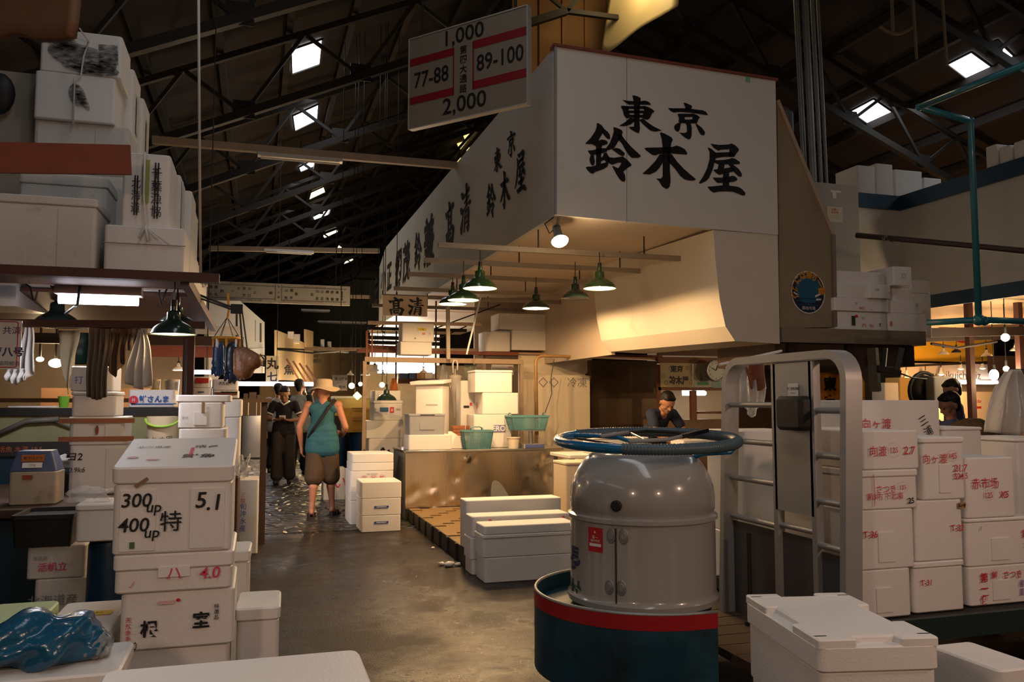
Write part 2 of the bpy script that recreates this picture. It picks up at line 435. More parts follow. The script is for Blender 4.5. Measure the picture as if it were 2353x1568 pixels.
tubelight(592, 787, 360, 373, 11.0, 'unlit tube light hung under the nearest cross rail')
rail(480, 872, 17.5, 571, 577, .085, 'second rail crossing the aisle above a small tube light')
tubelight(607, 721, 578, 582, 17.5, 'unlit tube light under the second cross rail')
tubelight(692, 758, 715, 716, 31, 'small far tube light below the hanging name board')
tubelight(730, 842, 741, 744, 33, 'distant tube light low over the end of the aisle')
rail(805, 850, 22, 682, 683, .08, 'short pale rail behind the right end of the name board')
# ================================================================= shop canopy with the painted boards
YF, XL = 7.0, 2.575
TL, TR, BR, BL = onY(1276, 107, YF), onY(1782, 186, YF), onY(1788, 540, YF), onY(1276, 494, YF)
zt, zb = TL.z, BL.z
XRt = TR.x
canopy = thing('shop_canopy', 'big white boxed canopy over the stall painted with brush lettering', 'canopy', (XL, YF, zb)); canopy['kind'] = 'structure'
m = MB()
m.loft([[TL, TR, BR, BL], [v+Vector((0, .06, 0)) for v in (TL, TR, BR, BL)]])
o = m.build('front_board', WALLW, canopy); o.location = -Vector(canopy.location)
m = MB(); m.bar(onY(1440, 512, YF-.004), onY(1440, 130, YF-.004), .004, .004); m.bar(onY(1276, 494, YF-.004), onY(1276, 107, YF-.004), .02, .02)
o = m.build('seam', GREYP, canopy); o.location = -Vector(canopy.location)
m = MB(); m.box(XL, YF+.06, zb, XL+.05, 17.5, zt)
# far end of the side board bends away
m.loft([[(XL, 17.5, zb), (XL+.05, 17.5, zb), (XL+.05, 17.5, zt), (XL, 17.5, zt)], [(XL+.15, 19.5, zb), (XL+.2, 19.5, zb), (XL+.2, 19.5, zt-.1), (XL+.15, 19.5, zt-.1)], [(XL+.6, 21.2, zb), (XL+.65, 21.2, zb), (XL+.65, 21.2, zt-.5), (XL+.6, 21.2, zt-.5)]])
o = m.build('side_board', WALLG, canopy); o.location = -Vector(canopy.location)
m = MB(); m.loft([[TL+Vector((-.02, -.02, .0)), TR+Vector((.02, -.02, 0)), TR+Vector((.02, .1, 0)), TL+Vector((-.02, .1, 0))], [TL+Vector((-.02, -.02, .025)), TR+Vector((.02, -.02, .025)), TR+Vector((.02, .1, .025)), TL+Vector((-.02, .1, .025))]])
o = m.build('top_edge', RUST, canopy); o.location = -Vector(canopy.location)
SOF = mat('cream soffit', (.66, .54, .42), .6, var=.06, vs_=1.5, dirt=(.22, .13, .08), ds=1.0, dth=.66)
m = MB(); m.box(XL+.05, YF+.06, zb, XRt-.02, 20.5, zb+.05)
for k in range(4): m.box(XL+.05, 8.6+2.2*k, zb-.012, 4.1, 8.62+2.2*k, zb)
o = m.build('soffit', SOF, canopy); o.location = -Vector(canopy.location)
m = MB(); m.box(XL+.9, 13.4, 1.95, 5.6, 13.45, zb); o = m.build('inner_back_board', SOF, canopy); o.location = -Vector(canopy.location)
m = MB(); m.box(4.35, 9.76, 2.05, 4.40, 13.4, zb); o = m.build('inner_side_board', SOF, canopy); o.location = -Vector(canopy.location)
# right-hand bulkhead hanging lower, flared at its foot
sec = [onY(x, y, YF+.002) for x, y in ((1640, 528), (1645, 600), (1655, 690), (1668, 750), (1690, 784), (1793, 790), (1788, 540))]
m = MB(); m.loft([[Vector((v.x, YF+.01, v.z)) for v in sec], [Vector((v.x-.12, 9.75, v.z+.05)) for v in sec]])
o = m.build('bulkhead', SOF if False else mat('cream bulkhead', (.66, .60, .50), .6, var=.08, vs_=2, dirt=(.42, .34, .26), ds=1.5, dth=.62), canopy); o.location = -Vector(canopy.location)
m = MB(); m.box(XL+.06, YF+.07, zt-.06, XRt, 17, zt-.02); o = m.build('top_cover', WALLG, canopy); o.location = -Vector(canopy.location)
# brush characters, traced stroke by stroke, painted on the board
def gl(ox, oy, sc, strokes): return [[(ox+x/sc, oy+y/sc) for x, y in s] for s in strokes]
TO = gl(1410, 200, 10.23, [[(440,195),(500,200),(580,225),(640,262),(628,340),(615,520),(610,700),(612,850),(618,980),(600,1075),(570,1085),(450,1020),(400,985),(355,940),(480,930),(488,700),(475,430),(470,330)],
 [(205,298),(300,322),(480,332),(480,412),(360,415),(290,370)], [(600,338),(720,318),(800,335),(850,370),(880,410),(860,420),(600,415)],
 [(170,455),(200,438),(350,450),(358,560),(390,715),(330,740),(280,720),(240,660),(215,550)], [(300,448),(620,450),(720,445),(760,462),(725,515),(340,515)],
 [(340,553),(730,555),(700,618),(360,614)], [(370,650),(710,655),(700,722),(400,725)], [(700,448),(740,447),(800,465),(890,510),(965,570),(945,590),(905,615),(870,690),(840,745),(790,770),(740,760),(680,735),(690,640),(720,560)],
 [(380,725),(520,740),(480,815),(400,880),(320,910),(230,922),(130,912),(280,820)], [(600,775),(690,740),(800,830),(930,920),(1135,1025),(980,1048),(870,1025),(800,970),(700,880)]])
KYO = gl(1410, 200, 10.23, [[(1640,365),(1700,375),(1780,410),(1840,440),(1845,470),(1820,520),(1820,560),(1680,560),(1685,480)],
 [(1275,495),(1400,500),(1680,500),(1850,515),(2000,538),(2090,545),(2170,580),(2215,650),(2200,662),(2050,640),(1830,605),(1560,585),(1415,600),(1340,560)],
 [(1505,640),(1540,625),(1685,628),(1668,705),(1680,775),(1700,850),(1560,850),(1525,810),(1540,740)], [(1660,628),(1800,630),(1870,620),(1960,660),(1900,705),(1650,704)],
 [(1850,630),(1960,655),(2030,710),(1990,770),(1955,860),(1820,855),(1845,765),(1862,700)], [(1660,764),(1860,765),(1860,852),(1680,850)],
 [(1690,840),(1815,850),(1838,950),(1835,1130),(1810,1210),(1770,1232),(1690,1195),(1620,1140),(1545,1070),(1640,1080),(1705,1072),(1725,1040),(1720,920)],
 [(1525,840),(1582,850),(1555,1000),(1525,1050),(1470,1040),(1430,990),(1425,930),(1450,885)], [(1925,870),(1960,870),(2080,960),(2150,1060),(2140,1120),(2110,1138),(2060,1125),(2010,1060)]])
SUZU = gl(1330, 270, 9.8, [[(405,130),(440,125),(520,180),(580,270),(540,350),(490,430),(440,525),(310,602),(140,592),(270,460),(370,310),(405,200)],
 [(555,245),(650,320),(700,390),(708,470),(690,490),(640,475),(580,410),(535,345)], [(300,590),(440,520),(530,495),(620,520),(655,560),(640,600),(520,640),(385,640),(330,620)],
 [(385,630),(520,630),(505,800),(500,1060),(385,1085),(390,840)], [(205,745),(290,740),(400,715),(540,690),(645,690),(640,765),(560,800),(340,845),(270,840),(230,800)],
 [(275,840),(340,845),(345,900),(362,980),(350,1060),(310,1090),(260,1030),(240,950),(255,880)], [(570,800),(625,790),(690,900),(690,1020),(620,1010),(580,955),(500,990),(495,910),(540,880)],
 [(160,1120),(185,1110),(290,1105),(400,1075),(640,1000),(672,1040),(640,1110),(560,1160),(380,1225),(315,1268),(265,1250),(190,1180)],
 [(778,220),(810,220),(900,250),(960,280),(992,325),(970,400),(905,515),(800,682),(740,707),(680,735),(625,730),(625,680),(700,570),(760,420),(790,310)],
 [(880,380),(970,400),(1040,500),(1180,660),(1300,770),(1400,865),(1350,910),(1200,910),(1130,850),(1060,750),(980,600),(905,510)], [(740,705),(840,685),(930,710),(1035,800),(1030,850),(990,875),(900,830),(820,770)],
 [(640,860),(680,895),(800,910),(990,875),(1100,960),(1190,1060),(1175,1095),(1120,1120),(1000,1222),(885,1145),(940,1070),(965,1015),(880,1020),(755,1067),(680,1030),(640,960)],
 [(750,1100),(780,1095),(885,1143),(1000,1215),(1040,1290),(1052,1400),(1030,1445),(980,1440),(920,1390),(850,1280)]])
KI = gl(1470, 290, 9.05, [[(420,145),(445,128),(520,155),(660,230),(690,280),(660,340),(645,430),(630,700),(628,900),(642,1130),(625,1250),(590,1295),(550,1305),(470,1255),(400,1140),(345,1092),(440,1090),(478,1050),(478,770),(465,560),(475,430),(460,280)],
 [(95,460),(140,447),(480,440),(680,430),(770,403),(850,430),(940,480),(985,550),(985,585),(950,592),(680,570),(400,580),(320,607),(260,595),(170,530)],
 [(415,585),(560,590),(470,770),(400,880),(330,950),(210,1005),(55,990),(200,860),(330,720)], [(560,590),(665,580),(780,740),(920,890),(1060,1010),(1172,1105),(1130,1130),(1040,1132),(930,1105),(850,1040),(740,890),(600,740)]])
YA = gl(1470, 290, 9.05, [[(1470,360),(1530,372),(1640,390),(1850,380),(1910,358),(1990,400),(2060,470),(2060,510),(2030,540),(1965,640),(1850,620),(1870,480),(1680,490),(1640,510),(1540,450)],
 [(1560,550),(1860,540),(1970,560),(1960,640),(1740,640),(1610,660),(1550,690)], [(1410,440),(1480,465),(1580,550),(1585,660),(1550,780),(1510,920),(1440,1080),(1370,1150),(1260,1195),(1230,1185),(1330,1030),(1400,880),(1450,700),(1455,540)],
 [(1540,712),(1760,700),(1870,680),(1920,660),(1990,680),(2080,740),(2085,775),(2060,792),(1930,795),(1640,795),(1540,750)], [(1645,785),(1770,795),(1750,880),(1890,855),(1990,880),(1960,945),(1860,965),(1750,985),(1660,1015),(1600,980),(1530,910),(1620,890)],
 [(1840,790),(1930,790),(2060,890),(2125,990),(2120,1045),(2080,1055),(2040,1030),(1960,950),(1890,855)], [(1740,960),(1860,960),(1860,1250),(1725,1250),(1730,1060)],
 [(1520,1070),(1720,1070),(1860,1050),(1920,1030),(1980,1045),(2030,1090),(2020,1130),(1960,1155),(1860,1170),(1720,1180),(1620,1180),(1580,1150)],
 [(1405,1260),(1540,1250),(1720,1230),(1860,1235),(2050,1262),(2130,1310),(2200,1390),(2190,1435),(2140,1445),(2060,1410),(1940,1365),(1780,1355),(1620,1365),(1540,1385),(1470,1340)]])
TAKA = gl(880, 670, 21.4, [[(520,280),(600,265),(660,300),(740,380),(720,480),(590,480),(550,370)], [(255,440),(400,440),(580,430),(760,390),(900,350),(980,380),(1010,440),(990,485),(850,490),(600,490),(450,520),(400,580),(360,595),(300,530)],
 [(450,510),(580,500),(580,830),(490,850),(485,680),(470,580)], [(710,490),(840,490),(820,600),(815,790),(720,830)], [(560,565),(740,550),(740,615),(560,640)], [(560,685),(740,665),(740,740),(560,760)],
 [(300,880),(360,870),(500,850),(640,822),(860,785),(960,800),(1050,890),(1055,930),(1010,980),(980,1080),(930,1170),(880,1200),(820,1180),(700,1090),(800,1070),(870,980),(880,880),(700,875),(480,910),(430,950),(460,1080),(460,1130),(410,1150),(380,1130),(350,1000)],
 [(480,960),(520,925),(720,895),(800,910),(815,960),(700,965),(570,1000),(590,1035),(700,1010),(800,970),(780,1040),(700,1090),(560,1110),(510,1060)]])
SEI = gl(880, 670, 21.4, [[(1280,400),(1320,375),(1420,400),(1520,460),(1520,545),(1440,550),(1350,500)], [(1230,690),(1250,645),(1320,650),(1400,690),(1480,720),(1500,790),(1400,800),(1290,780)],
 [(1400,800),(1490,790),(1450,920),(1390,1080),(1370,1160),(1310,1165),(1260,1100),(1245,1020),(1300,960),(1390,870)], [(1630,320),(1660,280),(1740,290),(1790,380),(1760,520),(1750,700),(1640,700),(1660,480)],
 [(1500,470),(1650,460),(1800,410),(1890,395),(1940,420),(1900,480),(1750,500),(1520,540)], [(1520,600),(1640,580),(1760,560),(1890,540),(1915,560),(1880,590),(1740,610),(1540,650)],
 [(1490,725),(1640,690),(1820,660),(1960,640),(2025,690),(1990,735),(1920,720),(1800,710),(1640,735),(1500,770)], [(1590,760),(1645,770),(1630,900),(1610,1050),(1570,1150),(1530,1165),(1490,1110),(1520,1050),(1550,900)],
 [(1600,770),(1760,750),(1860,740),(1910,800),(1905,950),(1890,1130),(1850,1195),(1800,1200),(1750,1150),(1700,1080),(1780,1060),(1790,820),(1640,830)], [(1620,890),(1790,855),(1790,905),(1620,935)], [(1610,990),(1790,960),(1790,1015),(1610,1030)]])
mb = MB()
for g in (TO, KYO, SUZU, KI, YA):
    for s in g: mb.face([onY(x, y, YF-.006) for x, y in s])
INKG = mat('black sign paint', (.012, .011, .012), .32, coat=.3)
o = mb.build('front_lettering', INKG, canopy, fix=False); o.location = -Vector(canopy.location)
def norm(g):
    xs = [p[0] for s in g for p in s]; ys = [p[1] for s in g for p in s]
    cx_, cy_ = (min(xs)+max(xs))/2, (min(ys)+max(ys))/2; h = max(ys)-min(ys)
    return [[((x-cx_)/h, -(y-cy_)/h) for x, y in s] for s in g]
mb = MB(); XS = XL-.006
def put(g, px, py, hpx, sx=1.0):
    c = onX(px, py, XS); t = onX(px, py-hpx/2, XS); h = (t.z-c.z)*2
    for s in norm(g): mb.face([(XS, c.y-x*h*sx, c.z+y*h) for x, y in s])
put(TO, 1144, 366, 60); put(KYO, 1174, 331, 64); put(SUZU, 1128, 460, 88, .95); put(KI, 1160, 435, 92, .95); put(YA, 1195, 398, 100, .95)
put(TAKA, 1033, 515, 108); put(SEI, 1069, 480, 116); put(SUZU, 960, 577, 96)
def putg(t, px, py, hpx, b=.035, sx=1.0):
    co, fs = glyph(t, b); c = onX(px, py, XS); h = (onX(px, py-hpx/2, XS).z-c.z)*2/.95
    vv = [mb.bm.verts.new((XS, c.y-p.x*h*sx, c.z+p.y*h)) for p in co]
    for f in fs:
        try: mb.bm.faces.new([vv[i] for i in f])
        except ValueError: pass
putg('兼', 985, 553, 110); putg('網', 915, 616, 84); putg('茂', 933, 603, 88); putg('小', 881, 643, 64); putg('正', 894, 636, 66); putg('川', 851.5, 674, 62); putg('庄', 863, 668, 64)
o = mb.build('side_lettering', mat('matt black paint', (.012, .011, .012), .8, spec=.1), canopy, fix=False); o.location = -Vector(canopy.location)
TAPE = mat('green tape', (.18, .42, .27), .6)
p = onY(1719, 182, YF-.008); m = MB(); m.box(p.x-.025, YF-.008, p.z-.03, p.x+.025, YF-.004, p.z+.03); o = m.build('tape', TAPE, canopy); o.location = -Vector(canopy.location)
# ================================================================= foam boxes
BOXCAT = 'box'
def foam_mesh(w, l, h, lid, style, body_mat, lid_mat, root, r=.022):
    hl = 0
    if lid: hl = lid if lid > .012 else .035
    hb = h-hl
    m = MB()
    m.rbox(-w/2+.006, -l/2+.006, 0, w/2-.006, l/2-.006, hb-.0, r, .006)
    if 'p' in style:                                    # pressed panel on the long face
        for x0, x1 in ((-w/2+.03, -w*.14), (w*.14, w/2-.03)): m.box(x0, -l/2+.001, .012, x1, -l/2+.01, hb-.02)
    if 'h' in style:                                    # angled finger grip, an inverted L step
        m.box(-w*.14, -l/2+.0005, hb*.12, w*.13, -l/2+.01, hb*.62)
    if 'q' in style:                                    # same on the left side face
        m.box(-w/2+.0005, -l*.14, hb*.12, -w/2+.01, l*.14, hb*.62)
    if 'g' in style:                                    # grip grooves below the rim
        m.box(-w/2+.002, -l/2+.002, hb-.03, w/2-.002, l/2-.002, hb)
    if not lid and 'o' in style: pass
    body = m.build('body', body_mat, root, smooth=True)
    if lid:
        m = MB()
        if 'n' in style:                                # interlocking lid: raised rim with a notch in each side
            m.rbox(-w/2, -l/2, hb, w/2, l/2, h-.02, r, .004)
            t = .035
            def rim(x0, y0, x1, y1): m.rbox(x0, y0, h-.024, x1, y1, h, .008, .004, c0=0)
            a = w*.18; b_ = l*.18
            m.rbox(-w/2+t, -l/2+t, h-.024, w/2-t, l/2-t, h-.001, .012, .006, c0=0)
            rim(-w/2+.001, -l/2+.001, -a, -l/2+t+.01); rim(a, -l/2+.001, w/2-.001, -l/2+t+.01)
            rim(-w/2+.001, l/2-t-.01, -a, l/2-.001); rim(a, l/2-t-.01, w/2-.001, l/2-.001)
            rim(-w/2+.001, -l/2+t-.006, -w/2+t+.01, -b_); rim(-w/2+.001, b_, -w/2+t+.01, l/2-t+.006)
            rim(w/2-t-.01, -l/2+t-.006, w/2-.001, -b_); rim(w/2-t-.01, b_, w/2-.001, l/2-t+.006)
        else:
            m.rbox(-w/2, -l/2, hb+.001, w/2, l/2, h, r+.002, .006)
            if 'k' in style: m.rbox(-w/2+.03, -l/2+.03, h-.001, w/2-.03, l/2-.03, h+.008, r, .003, c0=0)
            if 't' in style: m.box(-w*.13, -l/2-.003, hb-.025, w*.13, -l/2+.02, hb+.01)
        m.build('lid', lid_mat, root, smooth=True)
    return root
def foam(x0, x1, yt, yb, d, L, label, rz=0, z0=None, lid=.04, style='', marks=None, lmarks=None, rmarks=None, tmarks=None, group=None, mats=None, name='foam_box', fy=None, minh=None):
    """front face spans pixels x0..x1 and yt..yb at camera depth d; L = how far it runs back"""
    a = math.radians(rz); xm = (x0+x1)/2
    p = onY(xm, yb, fy) if fy is not None else W(xm, yb, d)
    n = Vector((math.sin(a), -math.cos(a), 0)); u = Vector((math.cos(a), math.sin(a), 0))
    pl, pr = onP(x0, yb, p, n), onP(x1, yb, p, n); pt = onP(xm, yt, p, n)
    w = (pr-pl).dot(u); zb_ = p.z if z0 is None else z0; h = pt.z-zb_
    if minh: h = max(h, minh)
    fc = (pl+pr)/2; c = Vector((fc.x, fc.y, 0)) - n*(L/2)
    t = thing(name, label, BOXCAT, (c.x, c.y, zb_), a, group)
    bm_, lm_ = mats or (FOAM, FOAMLID)
    foam_mesh(w, L, h, lid, style, bm_, lm_, t)
    def put_(mk, M, W_, H_):
        letter(t, M, [(k[0], (k[1]-.5)*W_, (.5-k[2])*H_, k[3]*(H_ if k[3] > 0 else -1), k[4], *(k[5:])) for k in mk])
    if marks: put_(marks, FRONT(w, L, h, .004), w, h)
    if lmarks: put_(lmarks, LEFTF(w, L, h, .003), L, h)
    if rmarks: put_(rmarks, RIGHTF(w, L, h, .003), L, h)
    if tmarks: put_(tmarks, TOPF(h, .002), w, L)
    t['_top'] = zb_+h
    return t
def stack(cols, d, L, z0=None, rz=0, fy=None, **kw):
    """boxes from the bottom up: (x0, x1, ytop, label, opts); the first also carries ybottom"""
    z = z0; out = []; yb = None
    for c in cols:
        x0, x1, yt, label = c[:4]; o = dict(kw); o.update(c[4] if len(c) > 4 else {})
        yb0 = o.pop('yb', yb); dd = o.pop('d', d); ll = o.pop('L', L); r_ = o.pop('rz', rz); f_ = o.pop('fy', fy); dx = o.pop('dxy', None)
        t = foam(x0, x1, yt, yb0, dd, ll, label, r_, z, fy=f_, **o)
        z = t['_top']+.002; yb = yt; out.append(t)
    return out
MK = lambda t, u, v, s, m=KEXT, **o: (t, u, v, s, m, o)
HB = dict(b=.012, sh=.12)
TAPEB = mat('brown tape', (.36, .13, .06), .4)
GRN = mat('green label', (.08, .16, .05), .6)
YEL = mat('yellow label', (.78, .58, .06), .6)
BRN = mat('brown stain', (.26, .15, .08), .7)
# ---- near left stack, on the floor (front face about 2.85 m away)
g = 'near stack at the aisle edge'
st = stack([
 (272, 526, 1490, 'white foam box at the foot of the near left stack, cut by the picture edge', dict(yb=1600, lid=0)),
 (268, 540, 1360, 'foam box printed 根室 in black, third from the top of near left stack', dict(lid=0, style='', marks=[MK('根', .265, .62, .30, b=.03), MK('室', .70, .52, .30, b=.03), MK('天然赤手芋', .09, .66, .10, REDP, V=1, b=.01), MK('20', .135, .90, .20, b=.0, sx=.6), MK('特選品', .83, .40, .09, V=1, b=.01), MK('#r .05 .012', .40, .18, 1, mat('faint pink', (.72, .45, .42), .6)), MK('#d .015 .012', .50, .15, 1, REDP)])),
 (256, 536, 1272, 'foam box marked 4.0 in pink under the box marked 300up and 400up', dict(lid=.055, style='t', L=.46, marks=[MK('ハ', .50, .52, .42, PINK, b=.0), MK('4.0', .80, .55, .42, PINK, **HB), MK('ノ', .16, .75, .2, PINK), ])),
 (250, 534, 1072, 'large foam box hand marked 300up, 400up and 5.1 topping the near left stack', dict(lid=.06, style='p', L=.50, lmarks=None, marks=[MK('300', .21, .38, .22, **HB), MK('up', .345, .50, .17, **HB), MK('400', .19, .66, .22, **HB), MK('up', .335, .79, .17, **HB), MK('特', .485, .63, .25, b=.006), MK('5', .73, .40, .26, **HB), MK('.1', .83, .43, .26, **HB),
   MK('#r .016 .022', .18, .89, 1, GRN), MK('#r .05 .012', .24, .18, 1, BRN, r=35)],
   tmarks=[MK('活〆', .72, .35, .09, b=.02), MK('鮮魚', .68, .68, .12, b=.02), MK('北海道産', .25, .35, .06, b=.01), MK('#r .012 .16', .60, .55, 1, PINK), MK('#d .04 .03', .12, .70, 1, mat('faint pink', (.72, .45, .42), .6)), MK('#d .05 .02', .30, .78, 1, mat('faint pink', (.72, .45, .42), .6))])),
], 2.85, .44, rz=0)
# the top lid sits ajar, propped up at the back
_top = st[-1]; _h = _top['_top']-_top.location.z
for o in _top.children:
    if o.name.startswith('lid') or max(v.co.z for v in o.data.vertices)-min(v.co.z for v in o.data.vertices) < .004:
        o.matrix_local = Matrix.Translation((0, -.25, _h-.06)) @ Matrix.Rotation(math.radians(9), 4, 'X') @ Matrix.Translation((0, .25, -_h+.06))
foam(534, 640, 1398, 1640, 3.15, .30, 'white lidded foam box on the floor just right of the near left stack', z0=0, lid=.05, rz=-2)
foam(474, 566, 1268, 1650, 3.56, .26, 'tall foam box mostly hidden behind the near left stack', z0=0, lid=.05, rz=-2)
foam(541, 593, 1103, 1276, 7.85, .42, 'foam box standing on end at the aisle edge with blue vertical lettering', z0=0, lid=0, style='', marks=[MK('旬沖水産', .28, .50, .09, BLUEP, V=1, b=.0), MK('三陸', .28, .24, .07, RED, V=1)])
# ---- bottom edge and bottom left
foam(118, 880, 1688, 2200, 1.31, .40, 'nearest white foam box, only its lid showing along the bottom edge', rz=0, z0=0.0, lid=.06)
foam(66, 236, 1455, 1900, 2.75, .46, 'long foam box with yellow printed lid behind the blue bag', z0=0, lid=.05, tmarks=[MK('#r .14 .07', .55, .45, 1, YEL), MK('佐世保', .55, .45, .06, b=.02, z=.001)])
MINT = mat('pale green foam', (.55, .70, .42), .5, var=.05)
foam(-120, 52, 1456, 1900, 2.70, .44, 'pale green lidded box at the left picture edge', z0=0, lid=.05, mats=(MINT, MINT), tmarks=[MK('特上', .75, .3, .1, GREYP)])
# blue bag and clear wrapping
def blob(name, label, cat, c, rx, ry, rz_, mt, seed=0, amp=.18, n=40, flat=True, smooth='all'):
    m = MB(); rn = random.Random(seed); ph = [(rn.uniform(2, 9), rn.uniform(2, 9), rn.uniform(0, 6.3), rn.uniform(.2, 1)) for _ in range(7)]
    def f(u, v):
        a, t = u*2*PI, (v-.0)*PI
        k = 1+amp*sum(w_*math.sin(p_*math.cos(a)*math.sin(t)*1.3+q_*math.cos(t)+s_*a*0+s_) for p_, q_, s_, w_ in ph)/2.2
        k += amp*.25*math.sin(a*9+t*5)*math.sin(t)
        z = -math.cos(t)*rz_*k
        if flat: z = max(z, -rz_*.75)
        return Vector((math.cos(a)*math.sin(t)*rx*k, math.sin(a)*math.sin(t)*ry*k, z+rz_*.75))
    m.sheet(f, n, n//2); bmesh.ops.remove_doubles(m.bm, verts=m.bm.verts, dist=1e-4)
    o = m.build(name, mt, None, smooth=smooth); o.location = c; tag(o, label, cat); return o
BLUEBAG = mat('blue plastic film', (.012, .10, .20), .22, spec=.6, bump=.8, bs=9, var=.3, vs_=6)
p = W(112, 1545, 2.25)
foam(-60, 262, 1560, 1900, 2.1, .30, 'foam box carrying the blue plastic bag at the bottom left', z0=0, lid=.04)
pz = COL.objects[-1]
zt_ = [o for o in COL.objects if o.name.startswith('foam_box') and o.parent is None][-1]['_top']
blob('blue_plastic_bag', 'crumpled blue plastic bag in the bottom left corner', 'bag', (p.x-.02, p.y+.02, zt_), .16, .12, .075, BLUEBAG, 3, .14, 60)
p = W(222, 1530, 2.28); blob('plastic_wrap', 'crumpled clear plastic film beside the blue bag', 'plastic film', (p.x, p.y+.02, zt_), .035, .05, .04, mat('crumpled clear film', (.5, .48, .45), .12, alpha=.45, spec=.8, bump=.8, bs=25), 5, .35, 40)
# ---- near right box with notched lid
p = W(2030, 1475, 2.30)
lo = foam(1896, 2150, 1690, 1900, 2.16, .50, 'foam box half hidden below the notched box at the bottom edge', rz=-12, z0=0, lid=.04)
foam(1886, 2168, 1468, 1690, 2.16, .52, 'near foam box with notched lid rim at the bottom right', rz=-12, z0=lo['_top'], lid=.085, style='nh')
foam(2312, 2420, 1536, 1900, 2.6, .3, 'foam box corner at the lower right picture edge with a green mark', z0=0, lid=0, marks=[MK('#d .02 .02', .12, .1, 1, GRN)])
# ================================================================= counter of the middle stall
cl, cr = onZ(930, 1197, 0), onZ(1292, 1178, 0); YC = cl.y; ZC = onY(930, 1036, YC).z; XC0, XC1 = cl.x, onY(1292, 1100, YC).x
ct = thing('stainless_counter', 'long dented stainless steel counter facing the aisle', 'counter', ((XC0+XC1)/2, YC+.45, 0))
hw = (XC1-XC0)/2
m = MB(); rn = random.Random(4); dents = [(rn.uniform(-hw, hw), rn.uniform(.1, ZC-.1), rn.uniform(.02, .07), rn.uniform(-.012, .012)) for _ in range(26)]
def cf(u, v):
    x, z = -hw+2*hw*u, .02+(ZC-.035)*v
    y = -.45 + .020*math.sin(x*2.9+.6)+.011*math.sin(x*7+z*2)+.006*math.sin(z*5+x*3)
    for dx, dz, r, a in dents: y += a*math.exp(-((x-dx)**2+(z-dz)**2)/(r*r))
    return Vector((x, y, z))
m.sheet(cf, 90, 44); m.build('front_sheet', mat('brushed steel', (.66, .57, .45), .24, 1.0, var=.15, vs_=3, bump=.06, bs=60, stretch=(1, 1, .1)), ct, smooth='all', fix=False)
m = MB(); m.box(-hw, -.42, 0, hw, .45, ZC-.03); m.build('carcass', GALV, ct)
m = MB(); m.rbox(-hw-.015, -.475, ZC-.03, hw+.015, .46, ZC, .02, .006); m.build('worktop', STEEL, ct, smooth=True)
# foam box under the counter's right end
BEIGE = mat('cream plastic', (.66, .56, .42), .5)
fz = foam(1326, 1402, 1048, 1180, 10.3, .5, 'pale lidded bin beside the right end of the steel counter', z0=0, lid=.05, mats=(BEIGE, BEIGE))
# pallet
pt = thing('pallet', 'low yellow slotted plastic pallet on the floor by the steel counter', 'pallet', (0, 0, 0))
PAL = mat('yellow pallet', (.24, .145, .05), .5, var=.25, vs_=5, dirt=(.12, .08, .04), ds=4, dth=.55); PALD = mat('black pallet', (.03, .025, .02), .5)
A = onZ(1085, 1312, .0); B = onZ(935, 1203, .0); x0, y0, y1 = A.x-.0, A.y+.16, YC-.05; x1 = x0+1.25
m = MB()
for k in range(5): m.box(x0, y0+(y1-y0)*k/4-.04 if k else y0, 0, x1, y0+(y1-y0)*k/4+.04 if k < 4 else y1, .12)
m.build('feet', PALD, pt)
m = MB()
nx, ny = 10, 18
for j in range(ny):
    ya, yb_ = y0+(y1-y0)*j/ny, y0+(y1-y0)*(j+1)/ny
    m.box(x0, ya, .121, x1, ya+(yb_-ya)*.55, .15)
    for i in range(nx):
        if (i*7+j*5) % 4: m.box(x0+(x1-x0)*i/nx, ya+(yb_-ya)*.55, .121, x0+(x1-x0)*(i+1)/nx, yb_, .15)
m.build('deck', PAL, pt)
m = MB(); m.box(x0-.012, y0-.012, .0, x0, y1, .15); m.box(x0-.012, y0-.012, 0, x1, y0, .15)
for k in range(9): yy = y0+(y1-y0)*k/8; m.box(x0-.03, yy-.02, 0, x0-.012, yy+.02, .15)
m.build('rim', PALD, pt)
# ice scraps by the pallet corner
mt = mat('wet ice', (.80, .74, .70), .2)
for px, py, r in ((1032, 1303, .045), (1052, 1301, .03), (935+60, 1262, .02), (1015, 1300, .03)):
    q = onZ(px, py, 0); blob('ice_scrap', 'lump of wet ice scrap on the floor at the pallet corner', 'ice', (q.x, q.y, 0), r, r*.8, r*.6, mt, int(px), .3, 12)['group'] = 'ice scraps by the pallet'
# long foam boxes in front of the counter
YP = onZ(1115, 1342, 0).y
lb = stack([
 (1113, 1330, 1278, 'bottom long foam box in the front stack by the turret truck', dict(yb=1342, lid=0)),
 (1110, 1332, 1226, 'middle long foam box in the front stack by the turret truck', dict(lid=.03)),
 (1112, 1326, 1206, 'top long foam box in the front stack by the turret truck', dict(lid=.0)),
], 6.6, .30, z0=0, fy=YP, style='')
lb = stack([
 (1083, 1300, 1282, 'bottom long foam box of the stack behind, near the pallet', dict(yb=1330, lid=0)),
 (1080, 1302, 1232, 'second long foam box of the stack behind, near the pallet', dict(lid=0)),
 (1084, 1310, 1184, 'long foam box with two red dots, behind the front stack', dict(lid=0, marks=[MK('#d .03 .02', .18, .2, 1, PINK), MK('#d .03 .02', .93, .2, 1, PINK)])),
], 6.95, .26, z0=0, fy=YP+.33)
foam(1070, 1292, 1157, 1187, 7.3, .26, 'long foam box lying highest, in front of the steel counter', z0=.40, lid=0, fy=YP+.68)
foam(1070, 1292, 1184, 1330, 7.3, .26, 'long foam box under the highest one in front of the steel counter', z0=.152, lid=0, fy=YP+.68)
